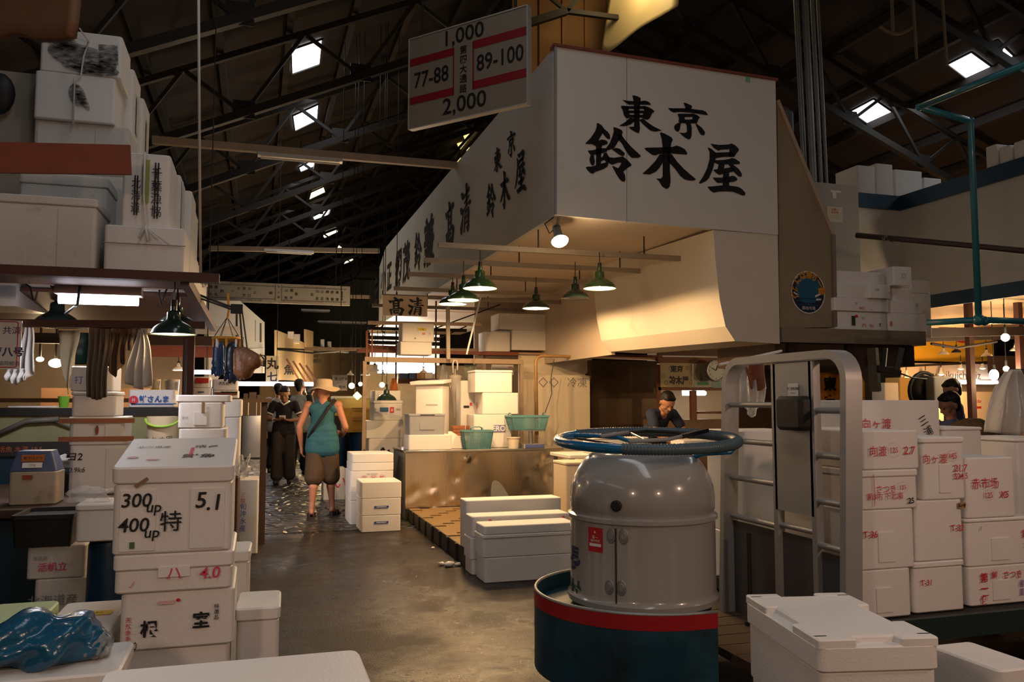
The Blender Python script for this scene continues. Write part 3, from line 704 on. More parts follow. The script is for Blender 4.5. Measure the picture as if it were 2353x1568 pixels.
for o in [o for o in COL.objects if o.get('label', '').startswith('long foam box lying highest')]:
    o.location.z = [q for q in COL.objects if q.get('label', '').startswith('long foam box under the highest')][0]['_top']
# three boxes with blue labels at the aisle, and the taller pile behind
SP = onZ(830, 1225, 0).y
stack([
 (829, 922, 1185, 'bottom one of three foam boxes with blue print left of the steel counter', dict(yb=1226, lid=0, marks=[MK('#r .16 .022', .5, .42, 1, BLUEP), MK('#r .11 .008', .5, .42, 1, FOAMLID, z=.001)])),
 (829, 923, 1146, 'middle one of three foam boxes with blue print left of the steel counter', dict(lid=0, marks=[MK('#r .16 .022', .5, .5, 1, BLUEP), MK('#r .11 .008', .5, .5, 1, FOAMLID, z=.001)])),
 (829, 924, 1108, 'plain top one of three foam boxes left of the steel counter', dict(lid=0)),
], 9.1, .52, z0=0, fy=SP)
stack([
 (803, 905, 1150, 'bottom foam box of the pile behind the blue printed boxes', dict(yb=1212, lid=0)),
 (803, 905, 1083, 'foam box with red print of three characters, left of the steel counter', dict(lid=0, marks=[MK('#o .075 .075', .32, .25, .008, REDP), MK('三', .32, .25, .16, REDP, b=.02), MK('#o .075 .075', .53, .25, .008, REDP), MK('ツ', .53, .25, .16, REDP, b=.03), MK('#o .075 .075', .73, .25, .008, REDP), MK('峰', .73, .25, .16, REDP, b=.02), MK('鮮魚 産地直送', .5, .10, .06, GREYP)])),
 (807, 906, 1064, 'thin foam box above the red printed one', dict(lid=0)),
 (808, 906, 1043, 'topmost flat foam box above the red printed one', dict(lid=0)),
], 10.0, .6, z0=0, fy=SP+.62)
foam(742, 795, 1077, 1110, 12.2, .4, 'small foam box on the floor behind the walking tourist, with red marks', z0=0, lid=0, marks=[MK('い', .75, .45, .45, PINK)])
# ---- goods on the counter
CT = ZC
def onc(x, y): return onZ(x, y, CT)
fyc = YC-.32
o1 = foam(938, 1040, 1000, 1030, 9.8, .40, 'open foam tray on the left end of the steel counter', z0=CT, lid=0, fy=YC+.0)
# hollow top
GREYB = mat('grey plastic bin', (.30, .31, .33), .45)
def bin_box(name, label, cat, x0, x1, yt, yb, fy, L, mt, z0=None, taper=.94, handle=True, group=None):
    a = onY((x0+x1)/2, yb, fy); b_ = onY((x0+x1)/2, yt, fy); w = onY(x1, yb, fy).x-onY(x0, yb, fy).x
    z = a.z if z0 is None else z0; h = b_.z-z; t = thing(name, label, cat, (a.x, fy+L/2, z), 0, group)
    k = taper; m = MB(); th = .008
    def L_(s, zz, i=0): return [(p[0], p[1], zz) for p in rrect(-w/2*s+i, -L/2*s+i, w/2*s-i, L/2*s-i, .02, 3)]
    m.loft([L_(k, 0), L_(1, h-.02), ]); m.loft([L_(1.03, h-.02), L_(1.03, h), L_(1.03, h, .018), L_(k, .02, .018)], False, True)
    m.build('body', mt, t, smooth=True)
    if handle:
        m = MB(); m.box(-w*.2, -L/2*1.0-.004, h*.25, w*.2, -L/2+.02, h*.62); m.build('grip_panel', mt, t)
        m = MB(); m.box(-w*.2, -L/2*1.03-.003, h-.016, w*.2, -L/2*1.03+.004, h-.006); m.build('slot', BLK, t)
    t['_top'] = z+h; return t
bin_box('plastic_tub', 'grey plastic tub standing on the open foam tray', 'tub', 940, 1023, 952, 990, YC+.02, .34, GREYB, z0=o1['_top'], taper=.97)
big = foam(952, 1017, 888, 951, 10.6, .36, 'large foam fish box with tilted lid behind the grey tub', rz=-28, z0=CT, lid=0, fy=YC+.50, marks=[MK('#r .16 .008', .62, .3, 1, GREYP), MK('#r .008 .22', .73, .6, 1, GREYP), MK('◇', .13, .8, .1, BRN)])
#big2 = foam(917, 985, 893, 990, 10.5, .55, 'foam box side just left of the large fish box', z0=CT, lid=0, fy=YC+.6)
lid_t = thing('loose_lid', 'tilted foam lid lying across the large fish box', 'lid', (0, 0, 0))
lid_t.location = (big.location.x-.02, big.location.y, big['_top']+.035); lid_t.rotation_euler = (math.radians(4), math.radians(-2), math.radians(-28))
m = MB(); m.rbox(-.23, -.22, 0, .23, .22, .045, .02, .006); m.build('slab', FOAMLID, lid_t, smooth=True)
letter(lid_t, TOPF(.05), [('築地', 0, 0, .12, BLUEP, {})])
stack([
 (1088, 1178, 953, 'foam box with a violet rectangular print on the counter', dict(yb=990, lid=0, marks=[MK('#r .16 .09', .66, .42, 1, mat('violet print', (.20, .19, .45), .5)), MK('LEROY', .66, .42, .22, FOAMLID, b=.02, z=.001)])),
 (1108, 1193, 903, 'middle glowing foam box in the pile on the counter', dict(lid=0, lmarks=[MK('#d .08 .1', .3, .6, 1, mat('faint red', (.6, .3, .25), .6))])),
 (1091, 1179, 851, 'top lidded foam box in the brightly lit pile on the counter', dict(lid=.03)),
], 10.4, .42, z0=CT, fy=YC+.30)
# baskets
TEAL = mat('turquoise plastic', (.10, .25, .27), .4)
def basket(label, x0, x1, yt, yb, fy, L, z0, handles):
    a = onY((x0+x1)/2, yb, fy); w = onY(x1, yt, fy).x-onY(x0, yt, fy).x; h = onY((x0+x1)/2, yt, fy).z-z0
    t = thing('plastic_basket', label, 'basket', (a.x, fy+L/2, z0), 0)
    k = .82; m = MB()
    m.rbox(-w/2*k, -L/2*k, 0, w/2*k, L/2*k, .01, .02, .002)
    def P(s, q, zz): f = k+(1-k)*zz/h; return (s*w/2*f, q*L/2*f, zz)
    nx = max(8, int(w/.016)); nz = max(4, int(h/.018)); ny = max(6, int(L/.02))
    for i in range(nx+1):
        u = -1+2*i/nx
        for q in (-1, 1): m.bar(P(u, q, 0), P(u, q, h), .005)
    for i in range(ny+1):
        u = -1+2*i/ny
        for s in (-1, 1): m.bar(P(s, u, 0), P(s, u, h), .005)
    for j in range(1, nz):
        z = h*j/nz; c = [P(-1, -1, z), P(1, -1, z), P(1, 1, z), P(-1, 1, z)]
        for p_, q_ in zip(c, c[1:]+c[:1]): m.bar(p_, q_, .005)
    m.build('mesh_wall', TEAL, t)
    m = MB(); c = [P(-1, -1, h), P(1, -1, h), P(1, 1, h), P(-1, 1, h)]
    for p_, q_ in zip(c, c[1:]+c[:1]): m.bar(p_, q_, .016, .022)
    m.build('rim', TEAL, t)
    if handles == 'front':
        for s, q in (('front', -1), ('back', 1)):
            m = MB(); m.tube([(-w*.2, q*L*.25, h), (-w*.18, q*L*.1, h+.035), (-w*.1, q*L*.06, h+.05), (w*.1, q*L*.06, h+.05), (w*.18, q*L*.1, h+.035), (w*.2, q*L*.25, h)], .007); m.build('handle', TEAL, t, smooth=True)
    else:
        for s in (-1, 1):
            m = MB(); m.tube([(s*w*.47, -L*.2, h), (s*w*.45, -L*.12, h+.04), (s*w*.45, L*.12, h+.04), (s*w*.47, L*.2, h)], .007); m.build('handle', TEAL, t, smooth=True)
    t['_top'] = z0+h
    return t
basket('small turquoise basket with folded handles on the front of the counter', 1066, 1134, 991, 1023, YC+.0, .2, CT, 'front')
# scale and basket
sc = thing('weighing_scale', 'flat digital scale carrying a turquoise basket on the counter', 'scale', (onY(1227, 1020, YC+.05).x, YC+.17, CT))
m = MB(); m.loft([[(x, y, z) for x, y in rrect(-.14, -.15, .14, .15, .02)] for z in (0, .05)]); m.build('body', mat('scale grey', (.35, .33, .30), .4), sc)
m = MB(); m.loft([[(-.13, -.158, .005), (.13, -.158, .005), (.13, -.15, .05), (-.13, -.15, .05)], [(-.13, -.15, .005), (.13, -.15, .005), (.13, -.14, .05), (-.13, -.14, .05)]]); m.build('display', mat('scale blue panel', (.07, .09, .25), .3), sc)
m = MB(); hb_ = onY(1218, 988, YC+.03).z-CT-.02; m.cyl((0, .02, .05), (0, .02, hb_), .03); m.rbox(-.16, -.13, hb_, .16, .17, hb_+.015, .02, .003); m.build('pan', STEEL, sc)
basket('larger turquoise basket raised on the weighing scale', 1175, 1262, 957, 988, YC+.03, .28, CT+hb_+.016, 'side')
cup = thing('plastic_bucket', 'small white plastic tub beside the weighing scale', 'bucket', (onY(1183, 1020, YC+.03).x, YC+.10, CT))
m = MB(); m.lathe([(.068, 0), (.085, .13), (.092, .131), (.092, .142), (.083, .142), (.066, .01)], 24, c0=True, c1=True); m.build('body', mat('translucent white', (.80, .70, .55), .4), cup, smooth=True)
sb = thing('foam_board', 'thin foam board leaning behind the small turquoise basket', 'board', (onY(1048, 1020, YC+.2).x, YC+.24, CT))
m = MB(); m.prism([(-.13, .0), (.16, .0), (.17, .08), (-.05, .22), (-.09, .22)], Matrix.Rotation(math.radians(80), 4, 'X'), .02); m.build('slab', FOAM, sb)
bn = thing('tied_planks', 'bundle of reddish wood strips tied with string behind the counter', 'wood bundle', (onY(1058, 965, YC+.55).x, YC+.56, CT+.15), .12)
m = MB()
for k in range(3): m.rbox(-.12, -.05, .045*k, .12, .05, .045*k+.042, .004, .002)
m.build('planks', mat('reddish timber', (.32, .12, .05), .6, var=.3, vs_=8), bn)
m = MB(); m.tube([(.05, -.053, .0), (.055, -.053, .14), (.055, .053, .14), (.05, .053, 0)], .004); m.build('string', PLASTIC_W, bn)
m = MB(); m.box(-.13, -.06, -.15, .13, .06, -.002); m.build('rest', FOAMD, bn)
# ================================================================= turret truck parked across the aisle
TX, TY = W(1476, 1300, 4.17).x, W(1476, 1300, 4.17).y
tt = thing('turret_truck', 'small market turret truck with grey drum, blue apron and loading bed', 'vehicle', (TX, TY, 0))
DG = mat('glossy grey drum', (.36, .345, .32), .22, var=.04, vs_=2, coat=.6, dirt=(.27, .23, .19), ds=2.2, dth=.62)
BLU = mat('worn blue paint', (.010, .060, .095), .45, var=.4, vs_=3, dirt=(.014, .014, .013), ds=4, dth=.50)
BLU2 = mat('bright blue paint', (.010, .16, .36), .25, coat=.5, dirt=(.35, .30, .26), ds=16, dth=.75)
m = MB(); R_ = .362
prof = [(R_+.012, .475), (R_+.014, .50), (R_+.003, .515), (R_, .53), (R_, .868), (R_+.012, .876), (R_+.012, .894), (R_-.004, .902), (R_-.004, .918), (R_, .925), (R_, .985), (R_-.006, 1.03), (R_-.02, 1.075), (R_-.042, 1.115), (R_-.066, 1.15), (R_-.085, 1.172), (R_-.11, 1.188), (R_-.16, 1.197), (.0005, 1.20)]
m.lathe(prof, 72, c0=True); m.build('drum', DG, tt, smooth=True)
m = MB(); m.lathe([(.0005, 0), (.026, 0), (.026, .012), (.02, .016), (.0005, .016)], 20)
o = m.build('rubber_plug', BLK, tt); 
def ondrum(px, py):       # where a pixel ray meets the drum wall
    v = ray(px, py); c = Vector((TX, TY)); o_ = Vector((0, 0)); d_ = Vector((v.x, v.y)); f_ = o_-c
    a_ = d_.dot(d_); b_ = 2*f_.dot(d_); cc = f_.dot(f_)-(R_+.001)**2; t_ = (-b_-math.sqrt(b_*b_-4*a_*cc))/(2*a_)
    q = CAMV+v*t_; return q-Vector((TX, TY, 0)), math.atan2(q.y-TY, q.x-TX)
q, an = ondrum(1417, 1163)
o.matrix_local = Matrix.Translation(q) @ Matrix.Rotation(an, 4, 'Z') @ Matrix.Rotation(PI/2, 4, 'Y')
def on_curve(name, items, px, py, lift=.003, mt=None):
    """marking wrapped on the drum wall; u in metres along the wall, v up"""
    q, an = ondrum(px, py)
    o = letter(tt, Matrix.Identity(4), items, name)
    for v in o.data.vertices:
        a_ = an+v.co.x/R_; r = R_+lift+v.co.z; z = q.z+v.co.y; v.co = (r*math.cos(a_), r*math.sin(a_), z)
    return o
on_curve('red_label', [('#r .088 .115', 0, 0, 1, mat('red label', (.50, .02, .03), .4)), ('第一', 0, .012, .018, FOAMLID, {'z': .001}), ('構内専用', 0, -.004, .014, FOAMLID, {'z': .001}), ('#r .07 .014', 0, -.024, 1, FOAMLID, {'z': .001}), ('▲', 0, .038, .016, FOAMLID, {'z': .001})], 1368, 1241)
on_curve('name_lettering', [('長', 0, .0, .13, mat('navy lettering', (.02, .03, .12), .5), {'b': .03}), ('村', 0, -.16, .13, mat('green lettering', (.03, .09, .04), .5), {'b': .03})], 1321, 1285)
m = MB()
q1, an1 = ondrum(1415, 1215); q2, _ = ondrum(1412, 1390)
u_ = Vector((math.cos(an1), math.sin(an1), 0))
m.bar(q1+u_*.002, Vector((q1.x, q1.y, q2.z))+u_*.002, .006, .006)
m.build('door_seam', DARK, tt)
for px, py in ((1404, 1232), (1433, 1234), (1400, 1350), (1428, 1352)):
    q, an = ondrum(px, py); m = MB(); m.lathe([(.0005, .004), (.012, .004), (.014, .001), (.021, .0), (.021, .003), (.024, 0)], 16, sx=1.5); o = m.build('latch', GALV, tt)
    o.matrix_local = Matrix.Translation(q) @ Matrix.Rotation(an, 4, 'Z') @ Matrix.Rotation(PI/2, 4, 'Y')
# blue apron round the front
m = MB(); RO, ZT0, ZB0 = .545, .515, .14
cx_ = .0
def apron_pts(r): 
    pts = [(r*math.cos(a_)+cx_, r*math.sin(a_)) for a_ in [PI/2+PI*k/40 for k in range(41)]]
    return [(.10, r)]+pts+[(.10, -r)]
po, pi_ = apron_pts(RO), apron_pts(RO-.012)
def ring_(z0, z1, off=0.):
    po_ = apron_pts(RO+off)
    m.loft([[(x, y, z0) for x, y in po_]+[(x, y, z0) for x, y in reversed(pi_)], [(x, y, z1) for x, y in po_]+[(x, y, z1) for x, y in reversed(pi_)]])
ring_(ZB0, ZT0); ap = m.build('apron', BLU, tt, smooth=True)
m = MB(); m.loft([[(x, y, ZT0-.068) for x, y in apron_pts(RO+.002)], [(x, y, ZT0-.003) for x, y in apron_pts(RO+.002)]], False, False, closed=False)
m.build('red_band', mat('red band', (.36, .012, .016), .4, var=.2), ap, smooth='all')
m = MB(); m.tube([(x, y, ZT0) for x, y in apron_pts(RO-.006)], .009, 6); m.build('rim', GALV, ap, smooth='all')
m = MB(); m.loft([[(x, y, z) for x, y in apron_pts(RO-.02)] for z in (.40, .44)]); m.build('apron_floor', BLU, tt)
m = MB(); m.cyl((0, 0, .44), (0, 0, .475), .34, n=40); m.build('turntable', DARK, tt)
m = MB(); m.tube([(-.1+.2*math.cos(2*PI*k/24), -.09, .2+.2*math.sin(2*PI*k/24)) for k in range(24)], .05, 10, closed=True); m.build('front_wheel', BLK, tt, smooth='all')
# steering ring
q = W(1485, 1011, 4.17); rc = Vector((q.x-TX, q.y-TY, q.z)); RR = .445
ang = [2*PI*k/72 for k in range(73)]
fl = math.radians(180-5)   # bare blue part points left
def tl(v): return Vector((v[0], v[1], v[2]+.055*(v[1]*.9+v[0]*.4)))      # the ring leans a little towards the camera side
def arc(a0, a1, n=40): return [rc+tl((RR*math.cos(math.radians(a0+(a1-a0)*k/n)), RR*math.sin(math.radians(a0+(a1-a0)*k/n)), 0)) for k in range(n+1)]
m = MB(); m.tube(arc(118, 232), .0235, 12); m.build('steering_ring', BLU2, tt, smooth='all')
m = MB(); pts = arc(-130, 120, 400); m.tube(pts, .0235, 10, rad=[.0255+.003*(k % 3 == 0) for k in range(401)])
m.build('hose_cover', mat('grey ribbed hose', (.09, .135, .165), .35, var=.25), tt, smooth='all')
m = MB(); m.tube([rc+tl((RR*math.cos(math.radians(128)), RR*math.sin(math.radians(128)), .0)), rc+tl((-.16, .30, .0)), rc+tl((-.06, .20, -.005)), rc+tl((-.03, .12, -.02)), rc+tl((-.03, .08, -.09))], .012, 8); m.build('ring_stay', BLU2, tt, smooth='all')
m = MB(); m.tube([rc+tl((RR*math.cos(math.radians(-28)), RR*math.sin(math.radians(-28)), -.02)), rc+tl((.36, -.2, -.055)), rc+tl((.24, -.17, -.06)), rc+tl((.2, -.12, -.08))], .012, 8); m.build('ring_stay', BLU2, tt, smooth='all')
m = MB(); m.tube([rc+tl((-.30, .18, 0)), rc+tl((-.1, .02, -.03)), rc+tl((0, 0, -.06))], .006, 6); m.build('throttle_wire', CABLE, tt)
m = MB(); m.tube([rc+tl((-.12, -.06, .0)), rc+tl((.12, -.02, .0)), rc+tl((.2, 0, .01))], .010, 8); m.build('lever', mat('grey grip', (.30, .30, .29), .4), tt, smooth='all')
m = MB(); m.tube([rc+tl((-.18, .16, .01)), rc+tl((.02, .25, .015))], .010, 8); m.build('lever', mat('grey grip', (.30, .30, .29), .4), tt, smooth='all')
m = MB(); m.tube([rc+tl((.04, .26, .01)), rc+tl((.06, .1, -.02)), rc+tl((0, .06, -.03))], .006, 6); m.build('brake_rod', STEEL, tt, smooth='all')
m = MB(); m.bar(rc+tl((.2, 0, .01)), rc+tl((.38, .06, .03)), .03, .02); m.build('black_grip', BLK, tt)
m = MB(); m.tube([rc+tl((.02, .27, .01)), rc+tl((.15, .30, .015)), rc+tl((.27, .24, .01)), rc+tl((.34, .15, .0))], .009, 8); m.build('black_grip', BLK, tt, smooth='all')
m = MB(); m.cyl(rc+tl((0, 0, -.09)), rc+tl((0, 0, -.02)), .03); m.build('ring_hub', DARK, tt)
# driver's deck, guard frame and bed
GX = onX(1660, 1400, 2.57).x
deckz = .27; gx = 2.57-TX
DW = .56
m = MB()
for k in range(7): m.box(.28, -DW+.02+k*.155, deckz-.04, gx+.06, -DW+.165+k*.155, deckz)
m.build('deck_boards', mat('deck boards', (.10, .055, .03), .75, var=.4, vs_=5, stretch=(1, 8, 8), bump=.2), tt)
m = MB(); m.box(.27, -DW-.02, .13, gx+.1, -DW+.02, deckz+.012); m.box(.27, DW-.02, .13, gx+.1, DW+.02, deckz+.012); m.build('deck_edge', BLU, tt)
m = MB(); m.box(.27, -DW-.19, .10, gx+.15, -DW-.02, .16); m.build('side_step', BLU, tt)
bz = .41
m = MB(); m.box(gx+.06, -DW, bz-.06, gx+2.6, DW, bz); m.build('bed_boards', mat('black bed', (.02, .018, .017), .7, var=.3), tt)
m = MB(); m.box(gx+.06, -DW-.03, bz-.10, gx+2.6, -DW, bz+.005); m.box(gx+.06, DW, bz-.10, gx+2.6, DW+.03, bz+.005); m.build('bed_rail', mat('dark green steel', (.015, .03, .028), .5), tt)
for x in (gx+.5, gx+1.9):
    for s in (-1, 1):
        m = MB(); m.tube([(x+.15*math.cos(2*PI*k/20), s*(DW-.12), .2+.15*math.sin(2*PI*k/20)) for k in range(20)], .05, 8, closed=True); m.build('wheel', BLK, tt, smooth='all')
# guard: bent tube frame with boards, rungs and back pad
g0, g1 = onX(1672, 1380, 2.57).y-TY, onX(1948, 1250, 2.57).y-TY     # far and near posts
ztop = onX(1840, 818, 2.57).z
gr = .13
lean = .035
def gp(y, z, dx=0): return (gx+dx+lean*(z-deckz), y, z)
path = [gp(g1, deckz), gp(g1, ztop-gr)]+[gp(g1+gr-gr*math.cos(a_), ztop-gr+gr*math.sin(a_)) for a_ in [PI/2*k/6 for k in range(1, 7)]]+[gp(g0-gr+gr*math.sin(a_), ztop-gr+gr*math.cos(a_)) for a_ in [PI/2*k/6 for k in range(0, 7)]]+[gp(g0, deckz)]
m = MB()
loops = []
for i, p_ in enumerate(path):
    p_ = Vector(p_); a_ = Vector(path[max(0, i-1)]); b_ = Vector(path[min(len(path)-1, i+1)]); d_ = (b_-a_).normalized(); s_ = Vector((1, 0, 0)); n_ = d_.cross(s_).normalized()
    loops.append([p_+s_*.045+n_*.02, p_+s_*.045-n_*.02, p_-s_*.045-n_*.02, p_-s_*.045+n_*.02])
m.loft(loops); m.build('guard_frame', ALU, tt, smooth=True)
yc0, yc1 = onX(1775, 1000, 2.57).y-TY, onX(1862, 1000, 2.57).y-TY      # centre panel far / near
m = MB(); zc = onX(1800, 1175, 2.57).z
m.box(gx-.02+.03, yc1, zc, gx-.01+.03, yc0, ztop-.03)
pn = m.build('centre_panel', mat('galvanised sheet', (.42, .41, .385), .45, .2, var=.1, vs_=2), tt)
for y in (yc0, yc1):
    m = MB(); m.box(gx-.02+.03, y-.018, deckz, gx+.05, y+.018, ztop-.03); m.build('guard_post', ALU, tt)
for y0_, y1_, ys in ((g0, yc0, (931, 1018, 1107, 1200)), (yc1, g1, (944, 1050, 1158, 1262))):
    for k, py in enumerate(ys):
        z = onX(1735 if y0_ == g0 else 1905, py, 2.57).z
        m = MB(); m.cyl((gx+.03, y0_, z), (gx+.03, y1_, z), .016, n=10); m.build('rung', ALU, tt, smooth=True)
z = onX(1820, 1215, 2.57).z
m = MB(); m.cyl((gx+.03, yc0, z), (gx+.03, yc1, z), .014, n=10); m.build('rung', ALU, tt, smooth=True)
DPL = mat('dull grey plate', (.11, .105, .10), .6, .2, var=.2)
for y0_, y1_, zz in ((g0, yc0, onX(1735, 1206, 2.57).z), (yc0, yc1, onX(1820, 1225, 2.57).z), (yc1, g1, onX(1905, 1270, 2.57).z)):
    m = MB(); m.box(gx+.035, min(y0_, y1_), deckz-.02, gx+.045, max(y0_, y1_), zz-.015); m.build('kick_plate', DPL, tt)
q = onX(1808, 950, 2.57-.06); m = MB(); m.rbox(-.105, -.085, 0, .105, .085, .075, .025, .018)
o = m.build('back_pad', BLK, tt, smooth=True); o.matrix_local = Matrix.Translation((q.x-TX+.075, q.y-TY, q.z)) @ Matrix(((0, 0, -1, 0), (-1, 0, 0, 0), (0, 1, 0, 0), (0, 0, 0, 1)))
q = onX(1808, 897, 2.54)
letter(tt, Matrix(((0, 0, -1, gx+.006), (-1, 0, 0, q.y-TY), (0, 1, 0, q.z), (0, 0, 0, 1))), [('#r .085 .068', 0, 0, 1, FOAMLID), ('第二東新運輸', 0, .008, .016, KEXT, {'z': .001, 'b': .01}), ('製造 03-1234', 0, -.013, .008, GREYP, {'z': .001})][:2]+[('築地市場', 0, -.014, .01, GREYP, {'z': .001})], 'maker_plate')
q = onX(1722, 1320, 2.52)
m = MB(); m.cyl((q.x-TX, q.y-TY, deckz), (q.x-TX, q.y-TY, onX(1722, 1225, 2.52).z), .012); m.cyl((q.x-TX, q.y-TY, deckz), (q.x-TX, q.y-TY, deckz+.02), .03); m.build('support_strut', DARK, tt)
# ---- boxes loaded on the bed
BZ = bz+.006
def kz(l): return l
y_front = TY-DW+.03
st1 = [
 (1968, 2102, 1310, 'bottom foam box of the load column nearest the guard frame', dict(yb=1425, lid=0, style='h')),
 (1970, 2110, 1172, 'foam box marked T-36 in red on the truck load', dict(lid=0, style='h', marks=[MK('T-36', .22, .40, 0.156, RED, **HB)])),
 (1978, 2116, 1080, 'foam box with black 25 and red scribble on the truck load', dict(lid=.035, style='', marks=[MK('25', .83, .80, .20, KEXT, b=.02), MK('さつき', .42, .48, 0.221, RED, b=.0), MK('#o .068 .054', .70, .45, .003, RED), MK('125', .70, .45, 0.156, RED), MK('第3内 下北海', .40, .66, 0.195, RED), MK('#r .003 .15', .22, .5, 1, RED)])),
 (1982, 2120, 990, 'foam box marked 向渡 and 2.7, top of the load column by the guard', dict(lid=0, style='', marks=[MK('向渡', .26, .52, 0.286, RED, b=.0), MK('#o .08 .07', .52, .50, .003, RED), MK('125', .52, .5, 0.195, RED), MK('2.7', .78, .52, 0.286, RED, **HB)])),
]
stack(st1, 3.9, .60, z0=BZ, fy=y_front, group=None)
stack([
 (2102, 2224, 1290, 'foam box marked T-31, bottom of the second load column', dict(yb=1418, lid=.03, style='', marks=[MK('T-31', .22, .40, 0.156, RED, **HB)])),
 (2106, 2222, 1150, 'foam box marked T-32 with a brown label, second load column', dict(lid=0, style='', marks=[MK('T-32', .82, .47, 0.143, RED, **HB), MK('#r .045 .030', .93, .10, 1, mat('brown label', (.40, .22, .07), .6)), MK('活〆鮮', .93, .10, .06, KEXT, z=.001, b=.02)])),
 (2124, 2226, 1005, 'foam box marked 向ヶ渡 and 21.7, top of the second load column', dict(lid=.03, style='h', marks=[MK('向ヶ渡', .26, .34, 0.169, RED), MK('#o .068 .054', .66, .30, .003, RED), MK('145', .66, .30, 0.130, RED), MK('21.7', .83, .50, 0.156, RED, **HB), MK('524.5', .83, .63, 0.130, RED, b=.01)])),
], 4.0, .58, z0=BZ, fy=y_front+.02)
stack([
 (2230, 2380, 1300, 'foam box with red columns of writing, bottom of the right load column', dict(yb=1415, lid=0, style='h', marks=[MK('第一便', .22, .55, 0.260, RED, V=1, b=.02), MK('#o .068 .0545', .38, .22, .004, RED), MK('鮮', .38, .22, 0.208, RED, b=.01), MK('さつき', .66, .24, 0.221, RED, b=.01), MK('産直', .80, .6, .2, mat('violet marker', (.15, .06, .3), .5), V=1)])),
 (2224, 2380, 1190, 'foam box with a grip slot and numeral 25, middle of the right load column', dict(lid=.02, style='h', marks=[MK('第25', .90, .36, 0.182, RED, b=.01), MK('大小', .92, .58, 0.169, RED), MK('/', .2, .2, .12, GRN, b=.02)])),
 (2222, 2342, 1052, 'foam box marked 125 X5 in red, top of the right load column', dict(lid=0, style='', marks=[MK('赤市场', .36, .42, 0.195, RED), MK('#o .068 .054', .42, .62, .003, RED), MK('125', .42, .62, 0.130, RED), MK('X5', .72, .62, 0.156, RED, **HB)])),
], 4.1, .5, z0=BZ, fy=y_front+.05)
stack([
 (2300, 2480, 1205, 'lower foam box behind the right load column', dict(yb=1380, lid=0)),
 (2344, 2480, 1008, 'wide foam box behind the box marked 125 at the picture edge', dict(lid=.02)),
], 4.7, .5, z0=BZ, fy=y_front+.60)
stack([
 (1712, 1860, 1230, 'lower foam box on the floor beyond the far part of the guard frame', dict(yb=1380, lid=0)),
 (1712, 1860, 990, 'upper foam box seen behind the guard rungs left of the pad', dict(lid=0)),
], 4.7, .46, z0=0, fy=TY+DW+.06)
stack([
 (1950, 2170, 1150, 'foam box deep in the middle of the truck load', dict(yb=1330, lid=0)),
 (1960, 2172, 1020, 'foam box under the topmost box at the back of the load', dict(lid=0)),
 (1962, 2168, 920, 'topmost foam box at the back of the load with black slanted characters', dict(lid=0, marks=[MK('向ヶ渡', .25, .55, 0.286, RED), MK('21.7', .33, .82, 0.234, RED), MK('三浦', .80, .6, .26, KEXT, r=28, V=1, b=.0)])),
], 5.0, .50, z0=BZ, fy=y_front+.64)
foam(2180, 2275, 982, 1330, 5.2, .4, 'foam box with a low top behind the second load column', z0=BZ, lid=.02, fy=y_front+.64)
# ================================================================= pendant lamps and battens of the middle stall
ZBAT = 2.94
for i, (x0, x1, y, lab) in enumerate([(1007, 1622, 563, 'first pale batten from the front under the canopy, carrying green lamps'), (975, 1560, 598, 'second pale batten from the front under the canopy'),
        (938, 1452, 630, 'third pale batten from the front under the canopy'), (905, 1302, 663, 'fourth batten under the canopy, behind the lamp shades'), (880, 1340, 680, 'fifth batten, passing over the cream name sign'), (855, 1205, 702, 'hindmost batten passing behind the cream name sign')]):
    a = onZ(x0, y, ZBAT); b_ = onY(x1, y, a.y)
    m = MB(); m.bar((a.x, a.y, ZBAT), (b_.x, a.y, ZBAT), .04, .05); tag(m.build('batten', BATTEN), lab, 'batten', 'lamp battens under the canopy')
    for k in (.35, .75):
        m = MB(); xx = a.x+(b_.x-a.x)*k
        m.bar((xx, a.y, ZBAT+.03), (xx, a.y, zb-.002), .012); o = m.build('hanger_rod', DARK, COL.objects[-1] if False else None)
        o.parent = [q for q in COL.objects if q.name.startswith('batten')][-1]
def pendant(px, py, d, w, label, lit, power, enamel, col=WARM, cord_to=ZBAT, group='green pendant lamps', z=None, tilt=0, bulb=None):
    c = W(px, py, d); R_ = w*d/F_PX/2
    t = thing('pendant_lamp', label, 'lamp', c, 0, group); t.rotation_euler = (0, math.radians(tilt), 0)
    k = R_/.165; m = MB()
    pr = [(.165, 0), (.160, .012), (.150, .035), (.125, .062), (.090, .085), (.06, .10), (.05, .115), (.047, .165), (.035, .175), (.022, .18), (.022, .215), (.0005, .216)]
    m.lathe([(r*k, z_*k) for r, z_ in pr], 36); m.build('shade', enamel, t, smooth=True)
    m = MB(); m.lathe([(r*k*.985, z_*k-.002) for r, z_ in pr[:6]], 36); m.lathe([(.0005, .098*k), (.06*k, .098*k)], 24); m.build('shade_lining', ENAMELW, t, smooth='all')
    m = MB(); m.tube([(.165*k*math.cos(2*PI*q/36), .165*k*math.sin(2*PI*q/36), 0) for q in range(36)], .004, 6, closed=True); m.build('rim', enamel, t, smooth='all')
    m = MB(); m.ball((0, 0, .055*k), .036*k); m.build('bulb', (bulb or BULB) if lit else PLASTIC_W, t, smooth='all')
    m = MB(); m.cyl((0, 0, .21*k), (0, 0, .26*k), .018); m.tube([(0, 0, .25*k), (0, 0, max(.3, cord_to-c.z))], .005, 6); m.build('cord', CABLE, t)
    if lit:
        l = bpy.data.lights.new('lamp_light', 'POINT'); l.energy = power; l.color = col; l.shadow_soft_size = .02
        lo = bpy.data.objects.new('lamp_light', l); COL.objects.link(lo); lo.parent = t; lo.location = (0, 0, .012)
    return t
LP = 105
pendant(1103, 663, 8.0, 78, 'lit green pendant lamp nearest the front, on the first batten left', True, LP, ENAMEL)
